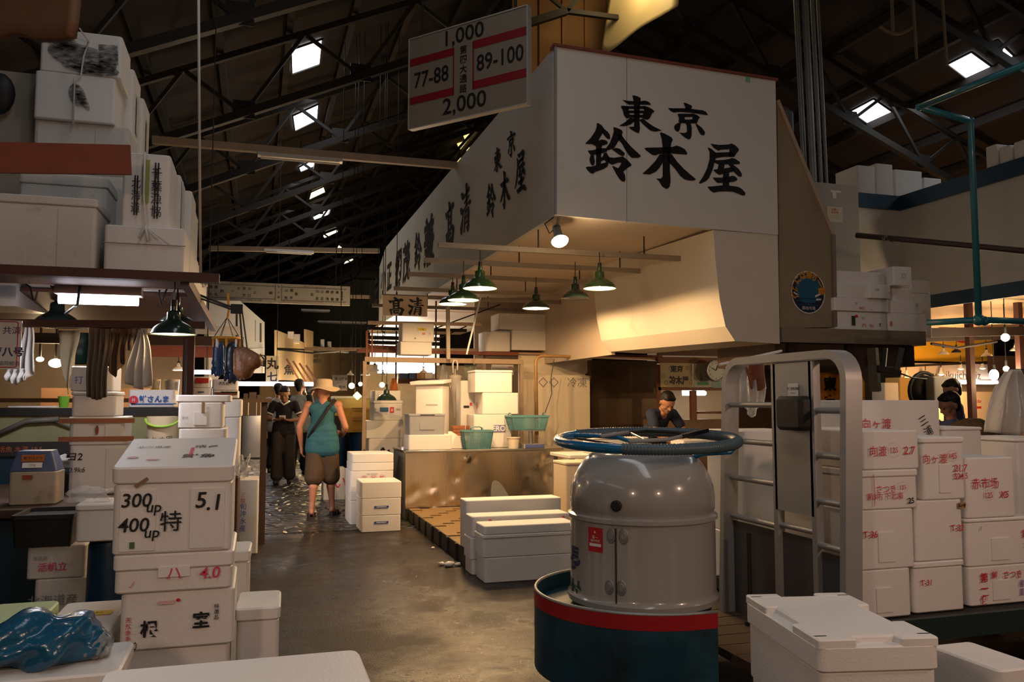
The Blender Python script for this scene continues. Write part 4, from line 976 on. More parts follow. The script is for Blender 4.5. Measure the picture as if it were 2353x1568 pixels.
pendant(1378, 663, 8.25, 75, 'lit green pendant lamp on the first batten right', True, LP*.5, ENAMEL)
pendant(1065, 690, 8.75, 72, 'lit green pendant lamp overlapped by the front left one', True, LP, ENAMEL)
pendant(1322, 686, 8.8, 64, 'unlit dark pendant lamp beside the front right one', False, 0, ENAMELD)
pendant(1040, 699, 9.9, 64, 'lit green pendant lamp furthest left, above the name sign level', True, LP, ENAMEL)
pendant(1232, 709, 9.9, 62, 'lit dark green pendant lamp alone in the middle', True, LP, ENAMELD)
# bare flood lamp under the canopy corner
c = W(1288, 560, 7.6); fl = thing('flood_lamp', 'bare glowing flood lamp under the canopy corner', 'lamp', c); fl.rotation_euler = (math.radians(-32), 0, 0); fl.scale = (1.2,)*3
m = MB(); m.lathe([(.0005, -.0), (.04, -.005), (.062, .015), (.065, .03)], 24); m.build('lens', emat('flood lens', (1, .78, .5), 9), fl, smooth='all')
m = MB(); m.lathe([(.065, .03), (.068, .035), (.06, .05), (.034, .08), (.032, .17), (.0005, .171)], 24); m.tube([(.068*math.cos(2*PI*q/24), .068*math.sin(2*PI*q/24), .03) for q in range(24)], .005, 6, closed=True); m.build('housing', GALV, fl, smooth='all')
m = MB(); m.bar((0, 0, .16), (0, -.13, .16+(zb-c.z-.17)/1.2), .02, .012); m.build('bracket', GALV, fl)
m = MB(); m.tube([(.0, 0, .17), (-.06, .02, .12), (-.09, 0, .2), (-.04, -.08, .13+(zb-c.z-.17)/1.2)], .005, 6); m.build('cord', CABLE, fl)
point('flood_light', c+Vector((0, -.04, -.08)), 12, (1, .68, .36), .05)
# cream hanging name sign 高清
YS = onZ(905, 680, ZBAT-.05).y
a, b_ = onY(880, 678, YS), onY(982, 728, YS)
t = thing('name_sign', 'cream wooden sign with two black brush characters hung under the battens', 'sign', ((a.x+b_.x)/2, YS, b_.z))
w, h = b_.x-a.x, a.z-b_.z
m = MB(); m.rbox(-w/2, 0, 0, w/2, .025, h, .004, .003); m.build('board', mat('cream sign wood', (.68, .52, .36), .6, var=.12, vs_=4), t)
mb = MB()
for g in (TAKA, SEI):
    for s in g: mb.face([onY(x, y, YS-.004)-Vector(t.location) for x, y in s])
mb.build('lettering', KEXT, t, fix=False)
m = MB(); m.bar((-w/2, .012, h), (-w/2, .012, ZBAT-b_.z), .008); m.build('hanger', DARK, t); m = MB(); m.bar((w/2, .012, h), (w/2, .012, ZBAT-b_.z), .008); m.build('hanger', DARK, t)
# shelf frame with the two hanging boxes
YH = 11.7
pA, pB = onY(795, 826, YH), onY(1200, 830, YH)
rk = thing('shelf_rack', 'old pipe and timber rack with red rails under the canopy behind the counter', 'rack', (pA.x, YH, 0)); rk['kind'] = 'structure'
def rb(px0, py0, px1, py1, Y0, mt, w=.05, nm='rail', Y1=None):
    m = MB(); m.bar(onY(px0, py0, Y0)-Vector(rk.location), onY(px1, py1, Y1 or Y0)-Vector(rk.location), w); m.build(nm, mt, rk)
TAN = mat('tan timber', (.44, .32, .22), .7, var=.25, vs_=6)
rb(838, 826, 1200, 832, YH, TAN, .07); rb(820, 806, 1190, 814, YH+.5, RUST, .05); rb(700, 802, 1195, 806, YH+1.2, TAN, .05); rb(845, 742, 1105, 746, YH, TAN, .05)
rb(845, 755, 1072, 760, YH+1, DARK, .05); rb(845, 776, 1010, 780, YH+1.6, DARK, .06); rb(845, 787, 1010, 791, YH+1.9, DARK, .06); rb(842, 798, 940, 801, YH+.9, RUST, .06)
rb(1029, 700, 1030, 826, YH-.2, mat('grey post', (.42, .36, .29), .6), .05, 'post'); rb(843, 760, 843, 826, YH, RUST, .03, 'post'); rb(855, 757, 855, 826, YH, RUST, .02, 'post'); rb(1108, 668, 1072, 815, YH-.6, PLASTIC_W, .022, 'brace')
rb(1150, 700, 965, 768, 12.5, DARK, .02, 'brace'); rb(1072, 750, 990, 786, 12.6, DARK, .02, 'brace')
for px in (838, 1198):
    m = MB(); q = onY(px, 830, YH)-Vector(rk.location); m.bar((q.x, 0, -0), (q.x, 0, q.z), .05); m.build('post', TAN, rk)
st = stack([(919, 994, 786, 'plain lower one of two foam boxes on the rack below the cream sign', dict(yb=825, lid=0)),
       (923, 999, 743, 'foam box with a yellow label on the rack below the cream sign', dict(lid=0, marks=[MK('#r .13 .042', .60, .33, 1, YEL), MK('玉 蝦', .60, .33, .10, KEXT, z=.001), MK('#r .13 .035', .60, .56, 1, FOAM), MK('#r .045 .03', .66, .56, 1, mat('pale red', (.7, .3, .25), .6), z=.001), MK('25', .84, .56, .10, KEXT, z=.001), MK('#d .025 .025', .40, .82, 1, GREYP)]))], 11.7, .34, fy=YH-.10, z0=onY(950, 822, YH).z+.035)
# pale boxes stacked on the rack beam to the right
stack([(1113, 1300, 808, 'left grey faced foam box low on the back rack', dict(yb=812, lid=0)),], 12.5, .4, fy=12.7) if False else None
YB = 12.3
foam(1176, 1330, 760, 806, 12, .5, 'long foam box on the back rack, lower of the two warm lit ones', fy=YB, lid=0)
u1 = [q for q in COL.objects if q.get('label', '').startswith('long foam box on the back rack, lower')][0]
foam(1146, 1300, 722, 760, 12, .5, 'long foam box on the back rack, upper of the two warm lit ones', fy=YB, lid=0, z0=u1['_top']+.002)
foam(1113, 1174, 763, 808, 12, .4, 'foam box end left of the long warm lit boxes', fy=YB, lid=0)
rb(1110, 812, 1520, 822, YB+.2, RUST, .07)
for px in (1112, 1340):
    m = MB(); q = onY(px, 818, YB+.2)-Vector(rk.location); m.bar((q.x, q.y, -0), (q.x, q.y, q.z), .05); m.build('post', TAN, rk)
m = MB(); q0, q1 = onY(1112, 809, YB)-Vector(rk.location), onY(1335, 809, YB)-Vector(rk.location); m.box(q0.x, q0.y-.05, q0.z-.03, q1.x, q0.y+.55, q0.z-.004); m.build('shelf_board', TAN, rk)
# brown bent pipe in front of the pale sheets
m = MB(); YPp = 11.15
pts = [onY(1234, 1000, YPp), onY(1231, 830, YPp), onY(1236, 821, YPp), onY(1246, 818, YPp), onY(1510, 826, YPp+.3)]
m.tube(pts, .022, 10); tag(m.build('bent_pipe', mat('tan pipe', (.42, .24, .10), .45, .2, var=.2), smooth='all'), 'tan bent pipe rising beside the pale sheets and running right', 'pipe')
m = MB(); m.tube([onY(1273, 826, 11.1), onY(1266, 870, 11.1), onY(1268, 905, 11.1), onY(1252, 950, 11.1), onY(1250, 985, 11.05)], .006, 6); tag(m.build('dangling_wire', CABLE), 'thin dark cord dangling beside the bent pipe', 'cord')
# back partition boards
WS = mat('backlit plastic sheet', (.78, .66, .48), .4, var=.06, vs_=1.2, dirt=(.55, .42, .27), ds=1.5, dth=.62, bump=.1, bs=8)
def board(name, label, cat, x0, x1, yt, yb, Yv, mt, th=.02, z0=None, items=None, group=None):
    a, b_ = onY(x0, yt, Yv), onY(x1, yb, Yv)
    if z0 is not None: b_ = Vector((b_.x, b_.y, z0))
    t = thing(name, label, cat, ((a.x+b_.x)/2, Yv, b_.z), 0, group); w, h = b_.x-a.x, a.z-b_.z
    m = MB(); m.box(-w/2, 0, 0, w/2, th, h); m.build('panel', mt, t)
    if items: letter(t, FRONT(0, 0, h, .003), [(i[0], i[1]*w, i[2]*h, i[3]*(h if not i[0].startswith('#o') else 1), i[4], *(i[5:])) for i in items])
    return t
board('partition_sheet', 'tall pale plastic partition glowing behind the counter', 'partition', 1192, 1358, 815, 1020, 12.35, WS, .03, 0)
board('partition_sheet', 'lower pale sheet fixed in front of the tall glowing partition', 'partition', 1236, 1356, 862, 992, 12.0, mat('pale sheet', (.80, .68, .50), .5, var=.05), .015, 0, [('◇◇', -.3, .44, .09, GREYP), ('冷凍', .25, .44, .09, GREYP)])
board('steel_cabinet', 'tall dark stainless cabinet between the pale partition and the wood framed office', 'cabinet', 1358, 1512, 828, 1020, 12.2, mat('dark stainless', (.16, .105, .065), .35, .85, var=.25, vs_=1.5), .6, 0)
m = MB(); a = onY(1330, 845, 12.15); m.tube([onY(1345, 862, 11.9), onY(1378, 838, 11.9), onY(1410, 862, 11.9), onY(1345, 862, 11.9)], .010, 6); m.tube([onY(1378, 838, 11.9), onY(1379, 826, 11.9)], .006, 6)
tag(m.build('coat_hanger', DARK), 'black coat hanger hooked over the tan pipe', 'hanger')
# wood-framed office with sign and clock
OW = mat('reddish office wood', (.24, .10, .045), .6, var=.3, vs_=5)
of = thing('office_front', 'wood framed office window with a glowing ledge behind the bending man', 'office', (onY(1600, 900, 11.4).x, 11.4, 0)); of['kind'] = 'structure'
def ob(x0, y0, x1, y1, mt, Yv=11.4, th=.06, nm='frame', z0=None):
    a, b_ = onY(x0, y0, Yv), onY(x1, y1, Yv); z_ = b_.z if z0 is None else z0
    m = MB(); m.box(a.x-of.location.x, Yv-11.4, z_, b_.x-of.location.x, Yv-11.4+th, a.z); return m.build(nm, mt, of)
ob(1512, 820, 1700, 838, OW); ob(1512, 890, 1700, 898, OW); ob(1512, 838, 1520, 975, OW); ob(1588, 898, 1602, 970, OW); ob(1690, 838, 1760, 1040, OW, z0=0)
ob(1512, 966, 1700, 1050, mat('counter wood', (.20, .12, .065), .6, var=.3), 11.3, .5, 'counter_front', 0); ob(1512, 780, 1800, 822, mat('brown panel', (.16, .09, .05), .7, var=.2), 11.45, .05, 'fascia')
ob(1490, 800, 1720, 1000, mat('office wall', (.55, .44, .30), .7, var=.1), 13.2, .05, 'back_wall', 0); ob(1604, 946, 1690, 951, OW, 11.6, .2, 'shelf')
# tube lights inside the office window
for x0, x1 in ((1569, 1592), (1602, 1622)):
    a, b_ = onY(x0, 904, 12.6), onY(x1, 904, 12.6); t = thing('ledge_light', 'short white tube light glowing in the office window, %s of the middle post' % ('left' if x0 < 1590 else 'right'), 'light', (a+b_)/2)
    m = MB(); m.rbox(-(b_.x-a.x)/2, -.03, -.03, (b_.x-a.x)/2, .03, .03, .02, .01); m.build('tube', emat('cool tube', (.95, .9, 1), 14), t); m = MB(); m.box(-(b_.x-a.x)/2, .03, -.04, (b_.x-a.x)/2, .06, .05); m.build('holder', PLASTIC_W, t)
point('office_light', onY(1600, 915, 12.3), 9, (1, .9, .8), .1)
GRP = mat('green print', (.10, .35, .16), .6)
board('shop_sign', 'small yellowed shop sign with brush writing and round stamps above the office window', 'sign', 1518, 1592, 834, 890, 11.36, mat('yellowed sign', (.60, .47, .26), .6, var=.1), .02, None,
      [('東京', .0, .26, .30, KEXT, {'b': .03}), ('鈴木屋', .06, -.22, .36, KEXT, {'b': .035, 'sx': .85}), ('#o .055 .07', -.42, -.05, .006, GRP), ('#o .055 .07', -.34, -.32, .006, GRP), ('#o .055 .07', -.2, .28, .006, GRP), ('#o .05 .06', .33, .3, .005, BRN), ('#o .05 .07', .45, -.3, .006, RED)])
board('notice_board', 'pale notice board with green band and vertical writing left of the clock', 'notice', 1594, 1636, 836, 890, 11.36, mat('notice', (.60, .56, .45), .6), .015, None, [('#r .20 .045', -.0, -.35, 1, GRP), ('一ノ太源', -.1, .08, .14, KEXT, {'V': 1}), ('鮮魚卸', .2, .12, .12, GREYP, {'V': 1})])
board('poster', 'pastel poster behind the right side of the clock', 'poster', 1636, 1692, 838, 892, 11.37, mat('pastel poster', (.40, .58, .55), .6, var=.5, vs_=9), .01)
q = onY(1645, 852, 11.22); ck = thing('wall_clock', 'round white wall clock beside the shop sign', 'clock', q); Rk = (onY(1667, 852, 11.22)-onY(1623, 852, 11.22)).length/2
m = MB(); m.cyl((0, .0, 0), (0, .05, 0), Rk, n=40); m.build('case', GALV, ck, smooth=True)
m = MB(); m.cyl((0, -.004, 0), (0, 0, 0), Rk*.88, n=40); m.build('face', mat('clock face', (.72, .72, .68), .4), ck)
m = MB(); m.tube([(Rk*.94*math.cos(2*PI*k/40), -.002, Rk*.94*math.sin(2*PI*k/40)) for k in range(40)], Rk*.08, 8, closed=True); m.build('bezel', mat('clock bezel', (.35, .33, .30), .3, .7), ck, smooth='all')
letter(ck, FRONT(0, 0, 0, .006), [(str(k if k else 12), Rk*.70*math.sin(k*PI/6), Rk*.70*math.cos(k*PI/6), Rk*.2, KEXT) for k in range(12)], 'numerals')
for nm, a_, l_, w_ in (('hour_hand', math.radians(-60), .5, .016), ('minute_hand', math.radians(24), .78, .010)):
    m = MB(); m.bar((0, -.010, 0), (math.sin(a_)*Rk*l_, -.010, math.cos(a_)*Rk*l_), w_, .003); m.build(nm, KEXT, ck)
# work table in front of the man
wt = thing('work_table', 'white topped cutting table in front of the bending man', 'table', (onY(1440, 1020, 8.7).x, 8.9, 0))
m = MB(); m.rbox(-.75, -.32, .82, .75, .32, .86, .02, .005); m.build('table_top', PLASTIC_W, wt)
for x in (-.7, .7):
    for y in (-.27, .27): m = MB(); m.box(x-.025, y-.025, 0, x+.025, y+.025, .82); m.build('leg', GALV, wt)
foam(1362, 1492, 1006, 1030, 8.6, .34, 'long foam box on the cutting table behind the steering ring', fy=8.66, z0=.862, lid=.02, marks=[MK('ノハ', .5, .6, .35, KEXT)])
foam(1570, 1640, 1012, 1030, 8.7, .34, 'short foam box on the right of the cutting table', fy=8.66, z0=.862, lid=0)
for k, (x0, x1, yt, lab) in enumerate([(1300, 1400, 1062, 'cream bin under the left end of the cutting table'), (1640, 1700, 1120, 'foam box on the floor between the drum and the guard frame')]):
    foam(x0, x1, yt, 1200, 8.0, .4, lab, fy=8.1 if k == 0 else 7.2, z0=0, lid=.03, mats=(BEIGE, BEIGE) if k == 0 else None)
# umbrella bundle and things hanging from the rack
um = thing('umbrella', 'clear folded umbrella hanging by its white handle from the rack', 'umbrella', onY(1046, 832, YH-.12))
m = MB(); H_ = onY(1046, 832, YH-.12).z-onY(1046, 965, YH-.12).z
m.lathe([(.001, -H_), (.02, -H_*.95), (.05, -H_*.6), (.095, -H_*.28), (.10, -H_*.24), (.03, -H_*.22), (.012, -H_*.2)], 14); m.build('canopy_folds', mat('smoky clear plastic', (.62, .56, .50), .2, alpha=.7, bump=.6, bs=14), um, smooth='all')
m = MB(); m.tube([(-.03, 0, -.16), (-.035, 0, -.03), (-.02, 0, .02), (.02, 0, .02), (.035, 0, -.03), (.03, 0, -.12)], .012, 8); m.tube([(.0, 0, -H_), (.0, 0, -.1)], .006); m.build('handle', PLASTIC_W, um, smooth='all')
# ================================================================= people
def capsules(segs, voxel=.009, smooth=5):
    """one closed skin grown over tapered limbs: (p, q, r at p, r at q)"""
    m = MB()
    for s in segs:
        p, q, r0, r1 = Vector(s[0]), Vector(s[1]), s[2], s[3]
        fl = s[4] if len(s) > 4 else None
        d = q-p; L_ = d.length
        if L_ < 1e-5: d = Vector((0, 0, 1))
        d.normalize(); u = d.orthogonal().normalized()
        if fl: u = (Vector(fl)-d*Vector(fl).dot(d)).normalized()
        v = d.cross(u); k2 = s[5] if len(s) > 5 else 1
        loops = []; n = 14
        def ring(c, r): return [c+u*(r*math.cos(2*PI*k/n))+v*(r*k2*math.sin(2*PI*k/n)) for k in range(n)]
        for a in (-88, -60, -35, -12): a = math.radians(a); loops.append(ring(p+d*(r0*math.sin(a)), r0*math.cos(a)))
        if L_ > 1e-5:
            loops.append(ring(p, r0)); loops.append(ring(q, r1))
        for a in (12, 35, 60, 88): a = math.radians(a); loops.append(ring(q+d*(r1*math.sin(a)), r1*math.cos(a)))
        m.loft(loops)
    return m
def skin(name, segs, mt, parent, voxel=.009, it=5):
    o = capsules(segs).build(name, mt, parent, smooth='all')
    a = o.modifiers.new('skin', 'REMESH'); a.mode = 'VOXEL'; a.voxel_size = voxel; a.use_smooth_shade = True
    b_ = o.modifiers.new('smooth', 'SMOOTH'); b_.factor = .5; b_.iterations = it
    return o
def hand(w, d, n, side, curl=.5, s=1.0):
    """palm and five separate fingers from wrist w, pointing along d, palm normal n; side = where the thumb sits"""
    w, d, n = Vector(w), Vector(d).normalized(), Vector(n); n = (n-d*n.dot(d)).normalized(); u = d.cross(n)*side
    out = [(w, w+d*.035*s, .026*s, .034*s, u, .62), (w+d*.03*s+u*.014*s, w+d*.085*s+u*.022*s, .022*s, .019*s), (w+d*.03*s-u*.014*s, w+d*.08*s-u*.022*s, .021*s, .018*s)]
    for k, (off, ln) in enumerate(((.030, .072), (.011, .080), (-.009, .075), (-.028, .060))):
        p = w+d*.088*s+u*off*s; a = curl*.7+.06*k
        for j in range(3):
            dd = (d*math.cos(a)+n*math.sin(a)).normalized(); q = p+dd*(ln*s*(.45, .32, .25)[j]); out.append((p, q, .0092*s, .0085*s)); p = q; a += curl*.75
    p = w+d*.025*s+u*.03*s; dd = (d*.55+u*.75+n*.25).normalized(); q = p+dd*.042*s; out.append((p, q, .013*s, .0105*s)); out.append((q, q+(d*.85+u*.25+n*.4).normalized()*.032*s, .0105*s, .009*s))
    return out
def head_segs(c, fwd, upv):
    """head centred on c; returns skin segments, hair segments and eye spots"""
    c, f, z = Vector(c), Vector(fwd).normalized(), Vector(upv); z = (z-f*z.dot(f)).normalized(); x = f.cross(z)
    P = lambda a, b_, h: c+x*a+f*b_+z*h
    sk = [(P(0, -.012, .035), P(0, .005, .03), .092, .090, x, .98), (P(0, .025, -.01), P(0, .035, -.06), .070, .052), (P(0, .045, -.085), P(0, .062, -.092), .034, .028), (P(-.04, .02, -.06), P(.04, .02, -.06), .036, .036),
          (P(0, .088, .012), P(0, .112, -.022), .012, .0165), (P(-.014, .098, -.026), P(.014, .098, -.026), .011, .011), (P(-.035, .078, .030), P(.035, .078, .030), .016, .016), (P(-.02, .088, -.058), P(.02, .088, -.058), .010, .010),
          (P(-.09, -.012, .012), P(-.092, -.014, -.022), .014, .009, f, 1), (P(.09, -.012, .012), P(.092, -.014, -.022), .014, .009, f, 1), (P(-.045, .06, -.02), P(-.045, .06, -.03), .026, .022), (P(.045, .06, -.02), P(.045, .06, -.03), .026, .022)]
    hr = [(P(0, -.038, .058), P(0, -.012, .066), .096, .088, x, .98), (P(0, -.055, .0), P(0, -.05, -.045), .070, .052), (P(-.072, -.015, .05), P(-.076, -.018, .012), .024, .014), (P(.072, -.015, .05), P(.076, -.018, .012), .024, .014), (P(-.045, .042, .098), P(.045, .042, .098), .026, .026)]
    ey = [(P(s*.032, .0865, .008), .0075) for s in (-1, 1)]
    return sk, hr, ey
def person(label, loc, rz, J, skin_tone=SKIN, voxel=.009, scale=1.0, group=None, shoes=None, hair=True):
    t = thing('person', label, 'person', loc, rz, group, scale)
    V = {k: Vector(v) for k, v in J.items() if not k.startswith('_')}
    segs = []
    pel, chest, neck, hd = V['pelvis'], V['chest'], V['neck'], V['head']
    ax = V.get('axis', Vector((1, 0, 0)))
    segs += [(pel-ax*.075, pel+ax*.075, .105, .105), (pel, pel.lerp(chest, .5), .125, .115, ax, .78), (pel.lerp(chest, .45), chest, .120, .128, ax, .78), (chest, neck-Vector((0, 0, .05)), .128, .06, ax, .75), (chest.lerp(neck, .55)-ax*.13, chest.lerp(neck, .55)+ax*.13, .062, .062), (neck-(hd-neck)*.3, hd-(hd-neck).normalized()*.05, .056, .052)]
    sk, hr, ey = head_segs(hd, J['_look'], J.get('_up', (0, 0, 1))); segs += sk
    for s in 'lr':
        sh, el, wr = V['sh'+s], V['el'+s], V['wr'+s]; hp, kn, an, toe = V['hp'+s], V['kn'+s], V['an'+s], V['toe'+s]
        segs += [(sh, sh, .060, .060), (sh, el, .050, .038), (el, el.lerp(wr, .35), .039, .040), (el.lerp(wr, .3), wr, .040, .026)]
        segs += hand(wr, J['_hd'+s], J['_hn'+s], J.get('_hs'+s, 1), J.get('_curl', .45))
        cb = kn.lerp(an, .32)+(V['toe'+s]-an).normalized()*-.018
        segs += [(hp, hp.lerp(kn, .4), .090, .078), (hp.lerp(kn, .4), kn, .078, .052), (kn, kn, .052, .052), (kn, cb, .046, .056), (cb, kn.lerp(an, .75), .054, .036), (kn.lerp(an, .7), an, .037, .036), (an, an+(an-toe).normalized()*.03-Vector((0, 0, .035)), .036, .030), (an-Vector((0, 0, .025)), toe, .036, .026), (toe-(toe-an).normalized()*.03, toe, .036, .028, (1, 0, 0), .6)]
    b_ = skin('body', segs, skin_tone, t, voxel)
    if hair is True: skin('hair', hr, HAIR, t, voxel*.9, 3)
    m = MB()
    for e, r in ey: m.ball(e, r, 8, 6)
    m.build('eyes', KEXT, t)
    return t, V
def fold_mat(name, col, rough=.75): return mat(name, col, rough, var=.18, vs_=5, bump=.45, bs=6, spec=.2)
def shirt(t, V, mt, sleeves=.5, grow=.018, length=.0, name='shirt', loose=.012):
    ax = V.get('axis', Vector((1, 0, 0))); pel, chest, neck = V['pelvis'], V['chest'], V['neck']
    lo = pel-(chest-pel).normalized()*length
    s = [(pel+(chest-pel)*.12, pel.lerp(chest, .5), .150+grow+loose*1.2, .126+grow+loose, ax, .76), (pel.lerp(chest, .45), chest, .122+grow+loose*.6, .130+grow, ax, .80), (chest, chest.lerp(neck, .62), .130+grow, .082+grow, ax, .75), (chest.lerp(neck, .50)-ax*.115, chest.lerp(neck, .50)+ax*.115, .066+grow*.6, .066+grow*.6)]
    d_ = (chest-pel).normalized()
    for k_, hx in ((.16, .060), (.10, .072), (.04, .082), (-.02, .088), (-.02-length*.5, .090), (-.02-length, .092)):
        c_ = pel+d_*k_; s.append((c_-ax*hx, c_+ax*hx, .116+grow*.6, .116+grow*.6))
    if sleeves:
        for k in 'lr':
            sh, el = V['sh'+k], V['el'+k]; s += [(sh, sh.lerp(el, min(1, sleeves)), .062+grow*.6, .052+grow*.8)]
            if sleeves > 1: s += [(el, el.lerp(V['wr'+k], sleeves-1), .050+grow*.5, .040+grow*.5)]
    return skin(name, s, mt, t, .011, 6)
def trousers(t, V, mt, frac=1.0, grow=.014, name='trousers', flare=.02):
    pel = V['pelvis']; ax = V.get('axis', Vector((1, 0, 0)))
    s = [(pel-ax*.07, pel+ax*.07, .108+grow*.6, .108+grow*.6)]
    for k in 'lr':
        hp, kn, an = V['hp'+k], V['kn'+k], V['an'+k]
        if frac <= 1: s += [(hp, hp.lerp(kn, frac), .098+grow, .070+grow+flare)]
        else: s += [(hp, kn, .098+grow, .066+grow), (kn, kn.lerp(an, frac-1), .066+grow, .050+grow+flare)]
    return skin(name, s, mt, t, .011, 5)
def shoe(t, V, mt, name='shoe', h=0.0, sole=None):
    for k in 'lr':
        an, toe = V['an'+k], V['toe'+k]; d = (toe-an); d.z = 0; d.normalize()
        s = [(Vector((an.x, an.y, toe.z))-d*.045, Vector((toe.x, toe.y, toe.z))+d*.012, .043, .040, (0, 0, 1), 1.0), (an-Vector((0, 0, .03)), Vector((toe.x, toe.y, toe.z))-d*.03, .050, .043)]
        if h: s.append((an, an+(V['kn'+k]-an).normalized()*h, .050, .066))
        skin(name, s, mt, t, .010, 4)
STAND = dict(pelvis=(0, 0, .93), chest=(0, .0, 1.28), neck=(0, -.005, 1.45), head=(0, .015, 1.60), _look=(0, 1, -.05),
    shl=(-.185, 0, 1.40), shr=(.185, 0, 1.40), ell=(-.25, -.02, 1.12), elr=(.25, -.02, 1.12), wrl=(-.27, .07, .88), wrr=(.27, .07, .88), _hdl=(0, .1, -1), _hdr=(0, .1, -1), _hnl=(1, .2, 0), _hnr=(-1, .2, 0), _hsl=-1, _hsr=1,
    hpl=(-.085, 0, .90), hpr=(.085, 0, .90), knl=(-.095, .02, .49), knr=(.095, .02, .49), anl=(-.10, -.02, .085), anr=(.10, -.02, .085), toel=(-.115, .13, .035), toer=(.115, .13, .035))
def pose(**k): d = dict(STAND); d.update(k); return d
# tourist in a teal tank top, walking away (local +y is the way he faces)
q = onZ(738, 1190, 0)
J = pose(head=(.0, .03, 1.585), ell=(-.285, -.03, 1.13), wrl=(-.265, .04, .885), elr=(.29, -.05, 1.13), wrr=(.235, .16, 1.02), _hdr=(-.35, .9, .1), _hnr=(-.9, -.2, .3), _hdl=(0.05, .1, -1),
    knl=(-.10, -.0, .49), anl=(-.105, -.10, .10), toel=(-.125, .04, .035), knr=(.10, .10, .50), anr=(.115, .17, .10), toer=(.16, .32, .04))
t, V = person('tourist walking away in a teal tank top, beige sun hat, olive shorts and sandals', (q.x, q.y, 0), -YAW+.10, J, mat('sunned skin', (.50, .21, .12), .5, var=.08), scale=1.0, hair=False)
shirt(t, V, fold_mat('teal jersey', (.035, .125, .16)), 0, .014, .05, 'tank_top')
trousers(t, V, fold_mat('olive cloth', (.095, .060, .035)), .98, .014, 'shorts', .035)
m = MB(); pts = [Vector((.14, -.02, 1.44)), Vector((.10, -.10, 1.40)), Vector((.02, -.142, 1.27)), Vector((-.08, -.142, 1.13)), Vector((-.165, -.07, 1.0)), Vector((-.18, .04, .98)), Vector((-.08, .145, 1.08)), Vector((.05, .15, 1.25)), Vector((.13, .09, 1.40)), Vector((.15, .02, 1.455))]
m.tube(pts, .019, 8, closed=True); m.build('bag_strap', mat('black webbing', (.012, .012, .014), .7), t, smooth='all')
hp_ = Vector(J['head'])
m = MB(); m.lathe([(.205, -.035), (.19, -.022), (.115, .012), (.112, .03), (.108, .085), (.085, .105), (.0005, .112)], 40, c=(hp_.x, hp_.y, hp_.z+.045)); 
for v in m.bm.verts:
    r = math.hypot(v.co.x-hp_.x, v.co.y-hp_.y)
    if r > .15: v.co.z += .02*math.sin(3*math.atan2(v.co.y-hp_.y, v.co.x-hp_.x)+.8)
m.build('sun_hat', mat('beige cotton', (.60, .46, .32), .8, var=.1, bump=.2, bs=30), t, smooth='all', thick=.004)
SAND = mat('brown sandal', (.04, .025, .02), .6)
for k in 'lr':
    an, toe = V['an'+k], V['toe'+k]; d = Vector((toe.x-an.x, toe.y-an.y, 0)).normalized()
    m = MB(); c0 = Vector((an.x, an.y, 0))-d*.07; c1 = Vector((toe.x, toe.y, 0))+d*.035; u = Vector((d.y, -d.x, 0))
    m.loft([[c0+u*.035+Vector((0, 0, z)), c0.lerp(c1, .5)+u*.042+Vector((0, 0, z)), c1+u*.04+Vector((0, 0, z)), c1+d*.02+Vector((0, 0, z)), c1-u*.04+Vector((0, 0, z)), c0.lerp(c1, .5)-u*.042+Vector((0, 0, z)), c0-u*.035+Vector((0, 0, z))] for z in (.0, .022)])
    mid = c0.lerp(c1, .72)
    for f_, hgt in ((.70, .068), (.42, .085)):
        mid = c0.lerp(c1, f_); m.tube([mid+u*.048+Vector((0, 0, .015)), mid+u*.04+Vector((0, 0, hgt*.8)), mid+Vector((0, 0, hgt)), mid-u*.04+Vector((0, 0, hgt*.8)), mid-u*.048+Vector((0, 0, .015))], .009, 6)
    m.build('sandal', SAND, t)
# man in a dark polo shirt walking towards us, looking down at a phone
q = onZ(650, 1113, 0)
J = pose(head=(0, .06, 1.575), _look=(.0, 1, -.55), _up=(0, .5, 1), ell=(-.285, .02, 1.14), wrl=(-.115, .225, 1.12), elr=(.285, .02, 1.14), wrr=(.13, .235, 1.13), _hdl=(.75, .5, .12), _hdr=(-.75, .55, .1), _hnl=(.1, -.1, 1), _hnr=(-.1, -.2, 1), _hsl=1, _hsr=-1, _curl=.35,
    knr=(.10, .12, .50), anr=(.10, .08, .11), toer=(.11, .24, .05), anl=(-.10, -.10, .11), toel=(-.11, .05, .04), knl=(-.10, .03, .49))
t, V = person('man in dark polo shirt with white collar walking towards us, looking down at his hands', (q.x, q.y, 0), PI-YAW*.6+.05, J)
NAVY = fold_mat('dark navy cloth', (.022, .020, .026))
shirt(t, V, NAVY, .55, .016, .02, 'polo_shirt')
trousers(t, V, fold_mat('charcoal cloth', (.055, .045, .040)), 1.85, .028, 'trousers', .035)
shoe(t, V, mat('dark rubber boot', (.03, .018, .014), .35), 'boot', .18)
m = MB(); m.tube([(.075, -.02, 1.452), (.055, .07, 1.435), (.0, .105, 1.39), (-.055, .07, 1.435), (-.075, -.02, 1.452), (0, -.075, 1.47)], .019, 8, closed=True)
m.build('collar', PLASTIC_W, t, smooth='all')
for s in (-1, 1):
    a = V['shl' if s < 0 else 'shr']; b_ = V['ell' if s < 0 else 'elr']; m = MB(); m.cyl(a.lerp(b_, .56), a.lerp(b_, .66), .069, .068, 18); m.build('sleeve_cuff', PLASTIC_W, t, smooth=True)
m = MB(); c = (V['wrr']+V['wrl'])/2+Vector((-.005, .05, .05)); m.rbox(c.x-.055, c.y-.01, c.z-.02, c.x+.055, c.y+.02, c.z+.035, .008, .004); m.build('white_phone', PLASTIC_W, t)
m = MB(); a, b_ = V['wrr'], V['elr']; m.cyl(a.lerp(b_, .10), a.lerp(b_, .2), .035, .037); m.build('wristband', PLASTIC_W, t, smooth=True)
